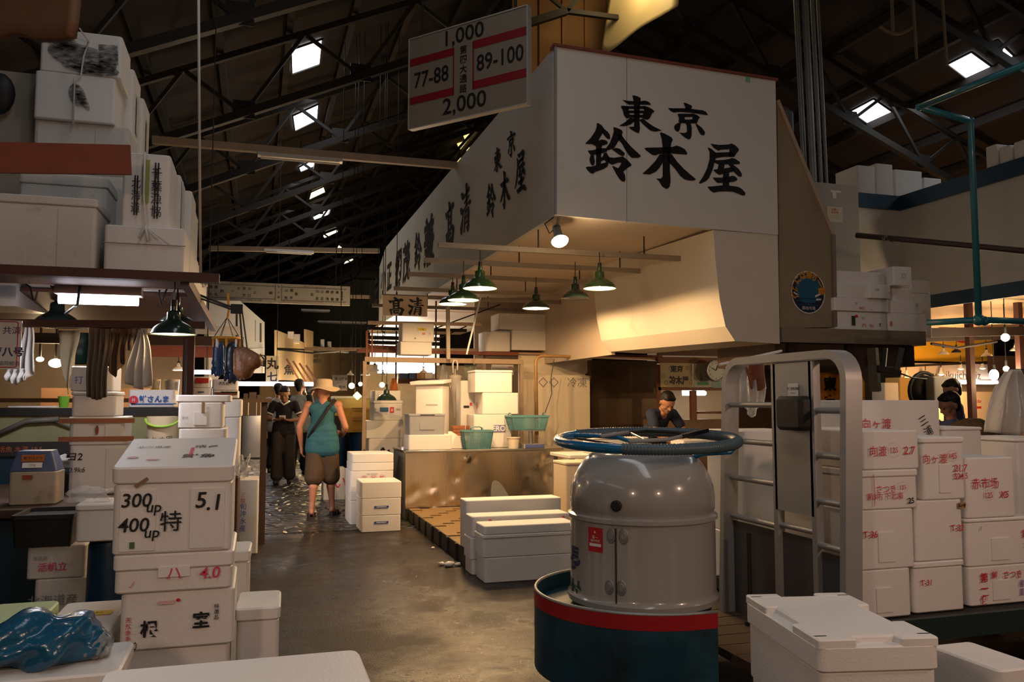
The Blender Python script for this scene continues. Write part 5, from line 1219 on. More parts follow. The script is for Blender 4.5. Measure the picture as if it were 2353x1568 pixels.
# people further along the aisle
def walker(label, px, py, rz, top, mt, sl, trm, d=None, facing_away=True, scale=1.0):
    q = onZ(px, py, 0)
    J = pose(knr=(.10, .10, .50), anr=(.10, .10, .10), toer=(.11, .25, .04), anl=(-.10, -.12, .11), toel=(-.11, .03, .035))
    t, V = person(label, (q.x, q.y, 0), rz, J, voxel=.011, scale=scale)
    shirt(t, V, mt, sl, .018, .05, top); trousers(t, V, trm, 1.9, .02, 'trousers', .02); shoe(t, V, BLK, 'shoe'); return t, V
t, V = walker('man seen from behind in a pale grey-blue vest with dark sleeves, ahead of the tourist', 684, 1092, -YAW, 'shirt', fold_mat('pale blue grey cloth', (.26, .30, .31)), .0, fold_mat('black cloth', (.015, .014, .014)), scale=1.09)
for k in 'lr': skin('dark_sleeve', [(V['sh'+k], V['el'+k], .074, .064)], NAVY, t, .012, 4)
t, V = walker('man in a white shirt mostly hidden behind the man with the phone', 636, 1086, -YAW, 'shirt', fold_mat('white cotton', (.60, .58, .55)), .6, fold_mat('black cloth', (.015, .014, .014)), scale=1.05)
t, V = walker('dark haired man in black, furthest person down the aisle', 708, 1072, -YAW, 'shirt', NAVY, 1.5, fold_mat('black cloth', (.015, .014, .014)), scale=1.04)
# fishmonger bending over the cutting table
q = onY(1524, 1010, 9.55)
J = pose(pelvis=(-.10, -.30, .93), chest=(-.03, -.10, 1.23), neck=(.02, .02, 1.345), head=(.05, .13, 1.43), _look=(.25, .75, -.62), _up=(.2, .7, .6), axis=(1, .05, 0),
    shl=(-.20, -.03, 1.29), shr=(.19, -.01, 1.29), ell=(-.27, .12, 1.06), elr=(.28, .15, 1.06), wrl=(-.08, .33, .915), wrr=(.10, .36, .915), _hdl=(.6, .7, -.25), _hdr=(-.5, .8, -.25), _hnl=(.2, 0, -1), _hnr=(-.2, 0, -1), _hsl=-1, _hsr=1, _curl=.75,
    hpl=(-.18, -.32, .87), hpr=(-.01, -.32, .87), knl=(-.18, -.25, .47), knr=(0, -.25, .47), anl=(-.18, -.34, .085), anr=(0, -.34, .085), toel=(-.19, -.19, .035), toer=(.01, -.19, .035))
t, V = person('fishmonger in a navy T-shirt bending over the cutting table behind the steering ring', (q.x, q.y, 0), PI+.30, J, mat('lamplit skin', (.50, .24, .14), .5, var=.08))
shirt(t, V, fold_mat('navy cotton', (.030, .040, .075)), .6, .018, .02, 't_shirt')
trousers(t, V, fold_mat('black cloth', (.015, .014, .014)), 1.9, .02, 'trousers'); shoe(t, V, BLK, 'boot', .2)
# two people sitting low beyond the load on the right
def bust(label, px, py, d, rz, mt, look):
    q = W(px, py, d)
    base = max(0, q.z-1.60)
    J = pose(_look=look, _up=(0, .2, 1)); t, V = person(label, (q.x, q.y, q.z-1.60), rz, J, voxel=.012)
    shirt(t, V, mt, 1.6, .018, .03); trousers(t, V, NAVY, 1.9, .02); shoe(t, V, BLK); return t
# ================================================================= left stall: loaded upper shelf
FS = 5.25
ZSH = onY(230, 622, FS).z
XE = onY(425, 600, FS).x                     # aisle-side face of the shelf load
def foamw(X0, X1, Y0, L, z0, h, label, style='', lid=0, group=None, mats=None, marks=None, rmarks=None, rz=0, name='foam_box'):
    t = thing(name, label, BOXCAT, ((X0+X1)/2, Y0+L/2, z0), math.radians(rz), group)
    foam_mesh(X1-X0, L, h, lid, style, *(mats or (FOAM, FOAMLID)), t)
    if marks: letter(t, FRONT(X1-X0, L, h, .004), [(k[0], (k[1]-.5)*(X1-X0), (.5-k[2])*h, k[3]*h, k[4], *(k[5:])) for k in marks])
    if rmarks: letter(t, RIGHTF(X1-X0, L, h, .003), [(k[0], (k[1]-.5)*L, (.5-k[2])*h, k[3]*h, k[4], *(k[5:])) for k in rmarks])
    t['_top'] = z0+h; return t
sf = thing('upper_shelf', 'dark red timber shelf over the left stall carrying the foam box pile', 'shelf', (XE-.6, FS+1.4, ZSH)); sf['kind'] = 'structure'
ox = sf.location
def sb(x0, y0, z0, x1, y1, z1, mt, nm): m = MB(); m.box(x0-ox.x, y0-ox.y, z0-ox.z, x1-ox.x, y1-ox.y, z1-ox.z); return m.build(nm, mt, sf)
MAR = mat('dark maroon timber', (.085, .028, .018), .6, var=.3, vs_=6)
sb(-3.5, FS-.10, ZSH-.055, XE+.20, FS-.03, ZSH-.002, MAR, 'front_beam'); sb(-3.5, FS-.03, ZSH-.03, XE+.02, FS+.5, ZSH-.005, MAR, 'deck'); sb(-3.5, FS+.9, ZSH-.03, XE+.02, 8.6, ZSH-.005, MAR, 'deck')
sb(XE-.02, FS-.03, ZSH-.07, XE+.03, 8.6, ZSH-.005, MAR, 'side_beam')
for yy in (FS, 8.4): sb(-3.2, yy, 0, -3.1, yy+.1, ZSH-.05, MAR, 'post')
sb(XE-.25, 8.4, 0, XE-.15, 8.5, ZSH-.05, MAR, 'post')
def wpx(x, y, Yv=FS): return onY(x, y, Yv)
# front row, left column
a = wpx(-40, 612); b_ = wpx(226, 458); hA = b_.z-ZSH
foamw(a.x, b_.x, FS, .46, ZSH, hA, 'big dirty ribbed foam box at the left end of the shelf', 'p', mats=(FOAMD, FOAMD), lid=.05)
x0, x1 = wpx(40, 450, FS+.5).x, wpx(248, 450, FS+.5).x
t = foamw(x0, x1, FS+.50, .4, ZSH, wpx(140, 400, FS+.5).z-ZSH-.001, 'foam box with a deep lid behind the big ribbed one on the shelf', '', mats=(FOAMD, FOAMD), lid=.07)
# front row, right column
hB = wpx(330, 520).z-ZSH
t = foamw(wpx(234, 600).x, XE, FS, .44, ZSH, hB, 'foam box at the front right corner of the shelf under the scribbled one', '', lid=.0)
m = MB(); m.box(-.5*(XE-wpx(234, 600).x)-.001, -.224, hB*.60, .5*(XE-wpx(234, 600).x)+.001, -.218, hB*.615); m.build('lid_seam', GREYP, t)
hC = wpx(335, 350).z-ZSH-hB; SC1 = wpx(275, 450).x; SC2 = wpx(391, 450).x
t = foamw(SC1, SC2, FS+.03, .42, ZSH+hB+.002, hC, 'upright foam box with crossed-out black writing and a green stripe on the shelf', '', marks=[MK('北海道', .30, .58, .15, KEXT, V=1, sx=.8), MK('千葉漁協', .71, .52, .16, KEXT, V=1, sx=.9), MK('#r .008 .24', .28, .58, 1, KEXT), MK('#r .008 .24', .33, .58, 1, KEXT), MK('#r .008 .34', .68, .5, 1, KEXT), MK('#r .008 .34', .74, .5, 1, KEXT), MK('#r .035 .26', .50, .38, 1, mat('olive stripe', (.32, .36, .10), .6))])
BLUEST = mat('pale blue stripe', (.36, .48, .58), .6)
zz = ZSH; widths = [(FS+.47, .40), (FS+.89, .42), (FS+1.33, .40), (FS+1.75, .42)]
tops = [(350, 470), (352, 500), (372, 520), (400, 560)]
for k, (y_, L_) in enumerate(widths):
    f_ = ('second', 'third', 'fourth', 'hindmost')[k]
    t = foamw(wpx(234, 600).x+.1, XE-.004*k, y_, L_-.01, ZSH, hB, 'lower foam box, %s from the front on the aisle side of the shelf' % f_, lid=0, rmarks=[MK('ノ', .3, .4, .14, GREYP)])
    t = foamw(SC1+.02, SC2+(.02, .06, .05, .0)[k], y_, L_-.01, ZSH+hB+.002, hC*(1, 1, .92, .72)[k], 'upright foam box, %s from the front on the aisle side of the shelf' % f_, lid=0, rmarks=[MK('#r .06 .40', .25, .5, 1, BLUEST), MK('小川水産', .6, .5, .10, mat('faded red print', (.5, .22, .16), .6), V=1)] if k == 0 else None)
foamw(wpx(330, 600).x, XE-.02, FS+2.2, .5, ZSH, hB*1.1, 'lone foam box at the far end of the shelf load', lid=.03)
# tall pile behind, reaching up to the roof
YT = FS+.50
z1 = ZSH
t = foamw(wpx(75, 300, YT+.42).x, wpx(300, 300, YT+.42).x, YT+.42, .42, ZSH, wpx(190, 400, YT+.42).z-ZSH, 'plain foam box low in the tall pile, hidden behind the others', mats=(FOAMD, FOAMD))
z1 = t['_top']+.002
YT += .42
t = foamw(wpx(75, 300, YT).x, wpx(298, 300, YT).x, YT, .44, z1, wpx(190, 283, YT).z-z1, 'grimy ribbed foam box behind the red plank in the tall pile', 'p', mats=(FOAMD, FOAMD)); z1 = t['_top']+.002
SMUD = mat('black ink smear', (.05, .045, .042), .75)
_nt = SMUD.node_tree; _n = _nt.nodes.new('ShaderNodeTexNoise'); _n.inputs['Scale'].default_value = 9; _n.inputs['Detail'].default_value = 8; _n.inputs['Roughness'].default_value = .75
_c = _nt.nodes.new('ShaderNodeTexCoord'); _m = _nt.nodes.new('ShaderNodeMapping'); _m.inputs['Scale'].default_value = (1.2, 1, 4); _m.inputs['Rotation'].default_value = (0, .2, 0)
_r = _nt.nodes.new('ShaderNodeValToRGB'); _r.color_ramp.elements[0].position = .36; _r.color_ramp.elements[1].position = .62
_nt.links.new(_c.outputs['Object'], _m.inputs[0]); _nt.links.new(_m.outputs[0], _n.inputs['Vector']); _nt.links.new(_n.outputs[0], _r.inputs[0]); _nt.links.new(_r.outputs[0], _nt.nodes['Principled BSDF'].inputs['Alpha'])
t1 = foamw(wpx(80, 200, YT).x, wpx(270, 200, YT).x, YT-.04, .42, z1, wpx(180, 175, YT).z-z1, 'foam box with one small black smear, second from the top of tall pile', '', marks=[MK('#d .10 .17', .53, .47, 1, SMUD, r=20), MK('#d .05 .20', .58, .5, 1, SMUD, r=30)]); z1 = t1['_top']+.002
t2 = foamw(wpx(92, 130, YT).x, wpx(284, 130, YT).x, YT-.04, .42, z1, wpx(190, 78, YT).z-z1, 'topmost foam box of the tall pile with broad black ink smears', '', marks=[MK('#d .20 .10', .28, .32, 1, SMUD, r=-8), MK('#d .44 .18', .52, .62, 1, SMUD, r=-12), MK('#r .12 .14', .83, .48, 1, SMUD, r=4), MK('#d .36 .10', .62, .84, 1, SMUD, r=-4)])
for k, (zt_, lab) in enumerate(((t2['_top']-.06, 'foam box right behind the topmost smeared one'), (t2['_top']-.13, 'foam box third in line behind the topmost smeared one'))):
    foamw(wpx(150, 130, YT).x, wpx(290, 130, YT).x+.02*k, YT+.42+.42*k, .40, ZSH+hB+hC+.01, zt_-(ZSH+hB+hC), lab, rmarks=[MK('#r .12 .3', .5, .3, 1, FOAMD)])
    foamw(wpx(150, 130, YT).x, SC1-.01, YT+.46+.42*k, .38, ZSH, hB+hC+.008, 'supporting foam box inside the tall pile, %s' % ('nearer' if k == 0 else 'further back'), mats=(FOAMD, FOAMD))
# string round the pile and loose plastic strips
STR = mat('white plastic tape', (.78, .76, .72), .35, alpha=.8)
m = MB(); q = wpx(190, 70, YT-.05); m.tube([wpx(183, 66, YT-.3), wpx(204, 95, YT-.06), wpx(192, 130, YT-.055), wpx(186, 175, YT-.055), wpx(172, 180, YT-.055), wpx(168, 285, YT-.055)], .006, 6)
tag(m.build('packing_string', STR, smooth='all'), 'white packing string hanging down the two smeared boxes', 'string')
m = MB(); m.tube([wpx(333, 350, FS-.005), wpx(330, 440, FS-.01), wpx(334, 520, FS-.02), wpx(318, 548, FS-.03)], .006, 6); m.tube([wpx(334, 520, FS-.02), wpx(340, 555, FS-.03)], .008, 6); m.tube([wpx(334, 520, FS-.02), wpx(388, 562, FS-.03)], .005, 6); m.tube([wpx(334, 520, FS-.02), wpx(360, 550, FS-.03)], .006, 6)
tag(m.build('packing_string', STR, smooth='all'), 'knotted white packing string with loose ends on the shelf corner boxes', 'string')
m = MB(); m.bar(wpx(-700, 350, 4.75), wpx(301, 368, 4.75), .02, .16) ; tag(m.build('red_plank', mat('red plank', (.24, .055, .025), .55, var=.25, vs_=8)), 'red painted plank sticking out in front of the box pile', 'plank')
[q for q in COL.objects if q.name == 'red_plank'][0]['kind'] = 'structure'
board('grey_board', 'plain grey board standing at the far left behind the box pile', 'board', -500, 84, 110, 620, 6.3, mat('grey painted board', (.33, .29, .24), .7, var=.1), .03, ZSH+.4)
m = MB(); m.sheet(lambda u, v: W((-900+u*5*168 if u < .2 else -60+(u-.2)/.8*235)+(0 if u >= .2 else 0), -400*(1-v)+(-60+(130+45*((u-.2)/.8)**2-170*max(0, (u-.2)/.8-.62)*1.1)+20 if u >= .2 else 90)*v, 3.1-.35*u)+Vector((0, .12*math.sin(v*3), -.03*math.sin(u*8))), 30, 10)
tag(m.build('awning', mat('brown oiled canvas', (.15, .075, .035), .75, var=.35, vs_=5, bump=.4, bs=5), smooth='all', thick=.03), 'dark brown canvas awning edge hanging into the top left corner', 'awning')
m = MB(); m.tube([W(456, -30, 5.0), W(458, 300, 5.0), W(461, 640, 5.0)], .009, 6); tag(m.build('hanging_rope', mat('pale rope', (.55, .50, .42), .7), smooth='all'), 'thin pale rope hanging straight down right of the box pile', 'rope')
m = MB(); m.box(*W(-8, 220, 4.4), *(W(14, 190, 4.4)+Vector((0, .1, .16)))); m.bm.free(); m = MB(); m.ball((0, 0, 0), .08, 12, 8, 1, .6, 1.4); o = m.build('hat', BLK, smooth='all'); o.location = onY(-4, 215, 6.25); o.scale = (1.3,)*3; tag(o, 'black cap hooked at the left picture edge below the awning', 'cap')
# ---- under the shelf: light, cables, panels
board('ceiling_panel', 'white reflective panel above the stall tube light', 'panel', 100, 330, 636, 668, 7.2, mat('glossy white panel', (.80, .80, .84), .25), .03)
m = MB(); a, b_ = onY(135, 688, 5.8), onY(318, 691, 5.8); c = (a+b_)/2
t = thing('tube_light', 'bright lit tube light under the left shelf', 'light fixture', c); L_ = b_.x-a.x
m.cyl((-L_/2, 0, 0), (L_/2, 0, 0), .032); m.build('tube', emat('bright tube', (.94, .90, 1), 12), t, smooth=True)
m = MB(); m.loft([[(x, -.05, .03), (x, .07, .03), (x, .04, .09), (x, -.03, .09)] for x in (-L_/2-.02, L_/2+.02)]); m.build('housing', PLASTIC_W, t)
area('left_tube_light', c+Vector((0, -.03, -.05)), L_, 14, COOL, (0, 0, 0), sy=.08)
lp = thing('sheet_metal_box', 'bright sheet metal duct box beside the tube light', 'duct', onY(75, 720, 6.1))
q0 = onY(38, 632, 6.1); q1 = onY(36, 702, 6.1)
m = MB(); o_ = Vector(lp.location); dd = [onY(38, 628, 6.0), onY(112, 658, 7.6), onY(112, 722, 7.6), onY(36, 704, 6.0)]
m.loft([[p-o_ for p in dd], [p-o_-Vector((.5, 0, 0)) for p in dd]]); m.build('casing', mat('bright sheet metal', (.75, .76, .78), .35, .3), lp)
sb(-3.4, 6.05, onY(20, 700, 6.05).z, onY(36, 640, 6.05).x, 6.1, onY(20, 628, 6.05).z, WOODD, 'side_board')
CB = [[(170, 612), (185, 650), (178, 700), (150, 722)], [(40, 640), (70, 660), (76, 690), (82, 690), (86, 670)], [(120, 660), (170, 655), (230, 622), (330, 640), (420, 648)], [(105, 636), (120, 662), (140, 690), (131, 700)], [(150, 640), (140, 650), (150, 662), (165, 640), (150, 622)], [(390, 650), (372, 690), (385, 700), (400, 668), (400, 700), (404, 730)], [(350, 640), (368, 652), (365, 680), (372, 702)]]
for k, c_ in enumerate(CB):
    m = MB(); d_ = 5.2+.07*k; m.tube([W(x, y, d_) for x, y in c_], .009 if k in (0, 2) else .006, 6); o = m.build('cable', CABLE, smooth='all'); tag(o, ('thick grey cable dropping behind the left dark lamp', 'short stray cable on the bright duct box', 'long cable slung along the shelf beam', 'loop of cable above the left dark lamp', 'small coil of cable under the shelf beam', 'looped cable above the two dark lamps', 'thin cable left of the two dark lamps')[k], 'cable', 'cables under the left shelf'); o['kind'] = 'structure'
pendant(130, 750, 6.0, 104, 'unlit dark green pendant lamp left under the shelf', False, 0, ENAMELD, cord_to=ZSH)
pendant(406, 750, 5.35, 86, 'dark green pendant lamp, upper of the overlapping pair under the shelf', False, 0, ENAMELD, cord_to=ZSH)
pendant(398, 768, 5.0, 100, 'dark green pendant lamp, lower of the overlapping pair, bulb glowing', True, 4, ENAMELD, cord_to=ZSH)
def hbar(x0, x1, y0, y1, Yv, w, mt, label, h=None):
    m = MB(); m.bar(onY(x0, y0, Yv), onY(x1, y1, Yv), .05, w); o = m.build('cross_beam', mt); tag(o, label, 'beam', kind='structure'); return o
hbar(-60, 472, 742, 748, 5.55, .045, MAR, 'dark maroon beam the cloths hang from'); hbar(20, 560, 776, 786, 9.0, .10, WOODD, 'brown board deep in the left stall')
board('timber_panel', 'red brown timber panel deep in the left stall', 'panel', 345, 490, 770, 822, 9.5, RUST, .05)
board('stall_canopy', 'white canopy panel above the red brown timber panel', 'canopy', 340, 555, 745, 770, 9.6, WALLW, .05)
board('price_board', 'teal and red banner board hanging under the left shelf', 'board', 322, 470, 668, 740, 8.2, mat('teal banner', (.12, .24, .22), .6, var=.2), .03, None, [('魚', .05, .0, .7, MAR, {'b': .05}), ('が一番', .35, .05, .4, RED, {'V': 1, 'r': -25})])
CLOTH = mat('striped dirty towel', (.20, .155, .115), .9, var=.6, vs_=7, stretch=(5, 5, .35), bump=.5, bs=9)
def cloth(label, x0, x1, yt, yb, d, mt, folds=6, amp=.018, taper=1.0, tail=0, nm='hanging_cloth', cat='cloth', pinch=0):
    w = (x1-x0)*d/F_PX; h = (yb-yt)*d/F_PX; c = W((x0+x1)/2, yt, d); ph = RN.uniform(0, 6)
    def f(u, v):
        k = 1-(1-taper)*v; k *= 1-pinch*(1-v)**2
        return Vector(((u-.5)*w*k, amp*math.sin(u*folds*PI*2+ph+v*1.3)*(.5+.5*v)+.01*math.sin(v*7), -v*h*(1-tail*abs(u-.5)*2)))
    m = MB(); m.sheet(f, 36, 18); o = m.build(nm, mt, None, smooth='all', thick=.006); o.location = c; o.rotation_euler = (0, 0, -YAW*.8); tag(o, label, cat); return o
cloth('long grey striped towel draped over the maroon beam', 203, 252, 750, 920, 5.08, CLOTH, 4, .02, .85, .05)
cloth('shorter brown stained towel next to the long striped one', 238, 292, 750, 868, 5.12, mat('brown towel', (.15, .09, .055), .9, var=.45, vs_=7, stretch=(5, 5, .4), bump=.5), 3, .02, .95, .35)
cloth('short pale grey rag right of the towels on the beam', 270, 322, 750, 806, 5.16, mat('grey rag', (.24, .20, .16), .9, var=.2), 4, .015, 1.0, .1)
cloth('cream cloth folded in points hanging left of the towels', 133, 184, 760, 906, 6.3, mat('cream cloth', (.58, .50, .33), .8, var=.08), 1.5, .02, .5, .45)
cloth('dark green rubber apron hanging behind the cream cloth', 168, 206, 765, 838, 6.6, mat('dark green rubber', (.012, .05, .038), .4), 1, .02, 1.5, .0, 'apron', 'apron')
cloth('tall white plastic bag hung by its top beside the towels', 296, 356, 758, 896, 5.0, BAGW, 3, .03, 1.0, .1, 'plastic_bag', 'bag', .85)
cloth('white plastic bag hanging behind the sign at left', 44, 86, 735, 876, 5.7, BAGW, 2.5, .03, 1.0, .2, 'plastic_bag', 'bag', .75)
cloth('small white bag bunched under the sign at left', 10, 60, 848, 885, 5.6, BAGW, 3, .02, .8, .3, 'plastic_bag', 'bag', .2)
t = board('notice_sign', 'white sign with a red border and navy writing cut by the left edge', 'sign', -52, 46, 735, 849, 5.45, PLASTIC_W, .01, None, [('共済', .28, .30, .17, mat('navy print', (.03, .04, .14), .5)), ('第八号', .2, -.14, .20, mat('navy print', (.03, .04, .14), .5), {'b': .03}), ('協同組合', .25, -.38, .10, mat('navy print', (.03, .04, .14), .5)), ('#r .005 .31', .41, 0, .0, RED), ('#r .27 .005', 0, .455, 0, RED), ('#r .27 .005', 0, -.455, 0, RED)][:3])
w_ = (onY(46, 790, 5.45).x-onY(-52, 790, 5.45).x); h_ = onY(0, 735, 5.45).z-onY(0, 849, 5.45).z
m = MB(); r_ = rrect(-w_*.44, h_*.04, w_*.44, h_*.96, .01); m.tube([(x, -.003, z) for x, z in r_], .0025, 4, closed=True); m.build('border', RED, t)
# ---- bench, tank and counter goods
ZT = .872; XB = onY(262, 1130, 5.1).x
bn = thing('stall_bench', 'dark brown topped bench with a deep blue front along the left stall', 'bench', (XB-1.2, 5.7, 0))
m = MB(); m.rbox(-1.4, -.62, ZT-.05, 1.2, .95, ZT, .02, .005); m.build('bench_top', WOODD, bn)
DBL = mat('deep blue panel', (.006, .03, .05), .5, var=.3)
m = MB(); m.box(-1.4, -.55, .12, 1.14, .9, ZT-.052); m.build('blue_front', DBL, bn)
m = MB(); m.box(-1.4, -.5, 0, 1.1, .9, .12); m.build('plinth', BLK, bn)
m = MB(); m.box(1.2, .1, ZT-.05, 1.2+.30, .95, ZT); m.build('bench_extension', WOODD, bn); m = MB(); m.box(1.2, .2, 0, 1.48, .9, ZT-.052); m.build('extension_front', DARK, bn)
AY = 6.75
a, b_ = onY(-60, 952, AY), onY(412, 1030, AY)
aq = thing('fish_tank', 'long glass fish tank with black rim and greenish water in the left stall', 'tank', ((a.x+b_.x)/2, AY+.3, 0)); w2 = (b_.x-a.x)/2; zt_, zb_ = onY(200, 938, AY).z, onY(60, 1032, AY).z
m = MB(); m.box(-w2, -.3, zb_+.05, w2, .3, zt_-.06); m.build('water', mat('murky water glass', (.30, .29, .15), .1, var=.5, vs_=2.5, alpha=.93, spec=.6), aq)
m = MB(); m.box(-w2-.01, -.32, zt_-.055, w2+.01, .32, zt_); m.build('top_rim', BLK, aq); m = MB(); m.box(-w2-.01, -.32, zb_-.05, w2+.01, .32, zb_+.05); m.build('bottom_rim', DARK, aq)
m = MB(); m.box(-w2, -.3, 0, w2, .3, zb_-.052); m.build('stand', DBL, aq)
m = MB(); m.tube([(-w2*.9, -.325, zb_+.06), (-w2*.5, -.325, zb_+.20), (-w2*.2, -.325, zt_-.08)], .02, 8); m.tube([(-w2*.3, -.325, zt_-.08), (.0, -.325, zt_-.16), (.02, -.325, zb_+.05)], .008, 6); m.build('hose', mat('grey hose', (.12, .11, .09), .5), aq, smooth='all')
letter(aq, Matrix.Translation((-w2*.55, -.322, zb_)) @ Matrix(((1, 0, 0, 0), (0, 0, -1, 0), (0, 1, 0, 0), (0, 0, 0, 1))), [('活魚 水温 18.5', 0, 0, .045, mat('orange print', (.40, .10, .03), .5))])
foam(292, 402, 896, 937, 7.0, .34, 'foam box printed 鮮さんま in blue with a red seal on the fish tank', fy=AY+.08, z0=zt_+.003, lid=0, marks=[MK('鮮さんま', .55, .52, .40, mat('bright blue print', (.02, .11, .42), .5), b=.03), MK('#r .32 .008', .55, .80, 1, mat('bright blue print', (.02, .11, .42), .5)), MK('#d .065 .065', .13, .58, 1, RED), MK('井', .13, .58, .22, FOAMLID, z=.001)])
cp = thing('plastic_cup', 'bright green plastic cup on the rim of the fish tank', 'cup', onY(146, 937, AY+.15)); cp.location.z = zt_+.002
m = MB(); m.lathe([(.03, 0), (.040, .085), (.037, .085), (.028, .004)], 20, c0=True, c1=True); m.build('body', mat('lime plastic', (.22, .55, .05), .35, alpha=.9), cp, smooth=True)
m = MB(); m.rbox(-.16, -.08, 0, .16, .08, .012, .01, .003); o = m.build('paper_pad', FOAMLID); o.location = onY(80, 936, AY+.2); o.location.z = zt_+.002; tag(o, 'flat white paper pad lying on the left end of the fish tank', 'paper')
YBX = 5.72
stack([
 (153, 290, 1012, 'foam box marked ヨ2 in black, bottom of the taped stack on the bench', dict(yb=1118, lid=.03, style='p', marks=[MK('ヨ2', .13, .30, .18, KEXT, **HB), MK('0.9k6', .16, .54, .13, KEXT, sh=.15), MK('〜〜〜', .65, .92, .06, KEXT)])),
 (155, 288, 958, 'foam box with brown tape bands and a stained recess, middle of the bench stack', dict(lid=.02, style='p', marks=[MK('#r .43 .03', .5, .96, 1, TAPEB), MK('#r .43 .03', .5, .18, 1, TAPEB), MK('#d .02 .06', .5, .58, 1, mat('rust stain', (.30, .07, .03), .6))])),
 (160, 268, 900, 'plain lidded foam box above the brown taped one on the bench', dict(lid=.025)),
 (157, 262, 842, 'top foam box of the bench stack, partly behind the long towel', dict(lid=0, marks=[MK('打', .22, .55, .34, mat('blue marker', (.12, .15, .35), .5))])),
], 5.7, .34, z0=ZT+.002, fy=YBX)
# scale with blue hood on a grimy box
YSC = 5.24
t = foam(15, 131, 1085, 1131, 5.3, .24, 'grimy cream box base below the blue hood on the bench', fy=YSC, z0=ZT+.002, lid=0, mats=(mat('grimy cream', (.52, .44, .33), .6, var=.3, vs_=6, dirt=(.25, .15, .08), ds=6, dth=.55),)*2, marks=[MK('#r .05 .025', .40, .16, 1, mat('rust stain', (.30, .07, .03), .6))])
xa, xb = onY(16, 1090, YSC).x, onY(128, 1090, YSC).x; zz = t['_top']+.002; hz = onY(70, 1038, YSC).z-zz
hd_ = thing('blue_hood', 'blue plastic scale hood with an orange label on the cream box', 'scale hood', ((xa+xb)/2, YSC+.12, zz)); w3 = (xb-xa)/2
m = MB(); m.loft([[(x*k, y*k2, z) for x, y in rrect(-w3, -.11, w3, .11, .02)] for k, k2, z in ((1, 1, 0), (.95, .95, hz*.25), (.72, .7, hz))]); m.build('hood', mat('slate blue plastic', (.07, .10, .20), .4), hd_, smooth=True)
mt_ = Matrix.Translation((0, -.105, hz*.5)) @ Matrix.Rotation(math.radians(72), 4, 'X')
letter(hd_, mt_, [('#r .115 .04', .0, .018, 1, mat('orange label', (.42, .12, .02), .5)), ('電子はかり', 0, .018, .02, KEXT, {'z': .001}), ('#r .10 .03', 0, -.022, 1, FOAMLID), ('15kg', .0, -.022, .018, GREYP, {'z': .001})])
o = blob('crumpled_paper', 'crumpled white paper on the bench right of the blue hood', 'paper', (onY(137, 1045, 6.05).x, 5.95, ZT+.15), .10, .06, .05, FOAMLID, 8, .3, 24)
m = MB(); m.box(-.12, -.08, -.148, .12, .10, -.03); bx_ = m.build('small_crate', DARK, None); bx_.location = o.location; tag(bx_, 'low dark crate under the crumpled paper on the bench', 'crate')
# things standing low in front of the bench
YL = 4.70
zb2 = 0
st = stack([(70, 206, 1331, 'lower dirty printed foam box on the floor before the blue bench', dict(yb=1460, lid=0, mats=(FOAMD, FOAMD), marks=[MK('北海道産', .35, .18, .10, GREYP)])),
            (55, 197, 1256, 'upper dirty foam box with pink lettering before the blue bench', dict(lid=0, mats=(FOAMD, FOAMD), marks=[MK('活帆立', .45, .62, .28, PINK, b=.01), MK('青森県', .25, .35, .14, GREYP)])),], 4.7, .34, z0=0, fy=YL)
bin_box('basin', 'shallow black plastic basin on top of the pink lettered box', 'basin', 24, 166, 1184, 1252, YL-.02, .34, BLK, z0=st[-1]['_top']+.002, handle=False)
t = foam(168, 266, 1160, 1246, 4.55, .30, 'white foam box with a plastic bag on top, left of the near stack', fy=4.45, z0=None, lid=.03)
tb = thing('blue_drum', 'dark blue plastic drum supporting the white foam box beside the near stack', 'drum', (t.location.x+.055, t.location.y+.02, 0))
m = MB(); zz = t.location.z-.003; m.lathe([(.10, 0), (.11, .05), (.115, zz*.5), (.11, zz-.04), (.10, zz)], 28, c0=True, c1=True); m.build('body', mat('dark blue plastic', (.008, .035, .07), .4), tb, smooth=True)
blob('clear_bag', 'small clear plastic bag of dark bits lying on the white foam box', 'bag', (t.location.x-.05, t.location.y-.04, t['_top']+.001), .10, .07, .045, CLEAR, 12, .25, 30)
# tub marked 紙クオ用
q = onY(367, 1000, 6.15)
tb = thing('plastic_tub', 'translucent tub with a lime green rim and black handwriting beside the bench stack', 'tub', (q.x, 6.3, ZT+.002)); Rt = (onY(405, 985, 6.3).x-onY(330, 985, 6.3).x)/2; ht = onY(367, 958, 6.3).z-ZT
m = MB(); m.lathe([(Rt*.8, 0), (Rt*.96, ht), (Rt*.93, ht), (Rt*.78, .01)], 30, c0=True, c1=True); m.build('body', mat('translucent tub', (.62, .50, .34), .4), tb, smooth=True)
m = MB(); pts = [(Rt*1.02*math.cos(2*PI*k/30), Rt*1.02*math.sin(2*PI*k/30), ht-.02-.05*max(0, -math.sin(2*PI*k/30))) for k in range(30)]; m.tube(pts, .009, 6, closed=True); m.build('rim', mat('lime plastic rim', (.30, .50, .06), .35), tb, smooth='all')
letter(tb, Matrix.Translation((-.02, -Rt*.985, ht*.66)) @ Matrix(((1, 0, 0, 0), (0, 0, -1, 0), (0, 1, 0, 0), (0, 0, 0, 1))), [('紙クオ用', -.0, 0, .05, KEXT, {'r': 4})])
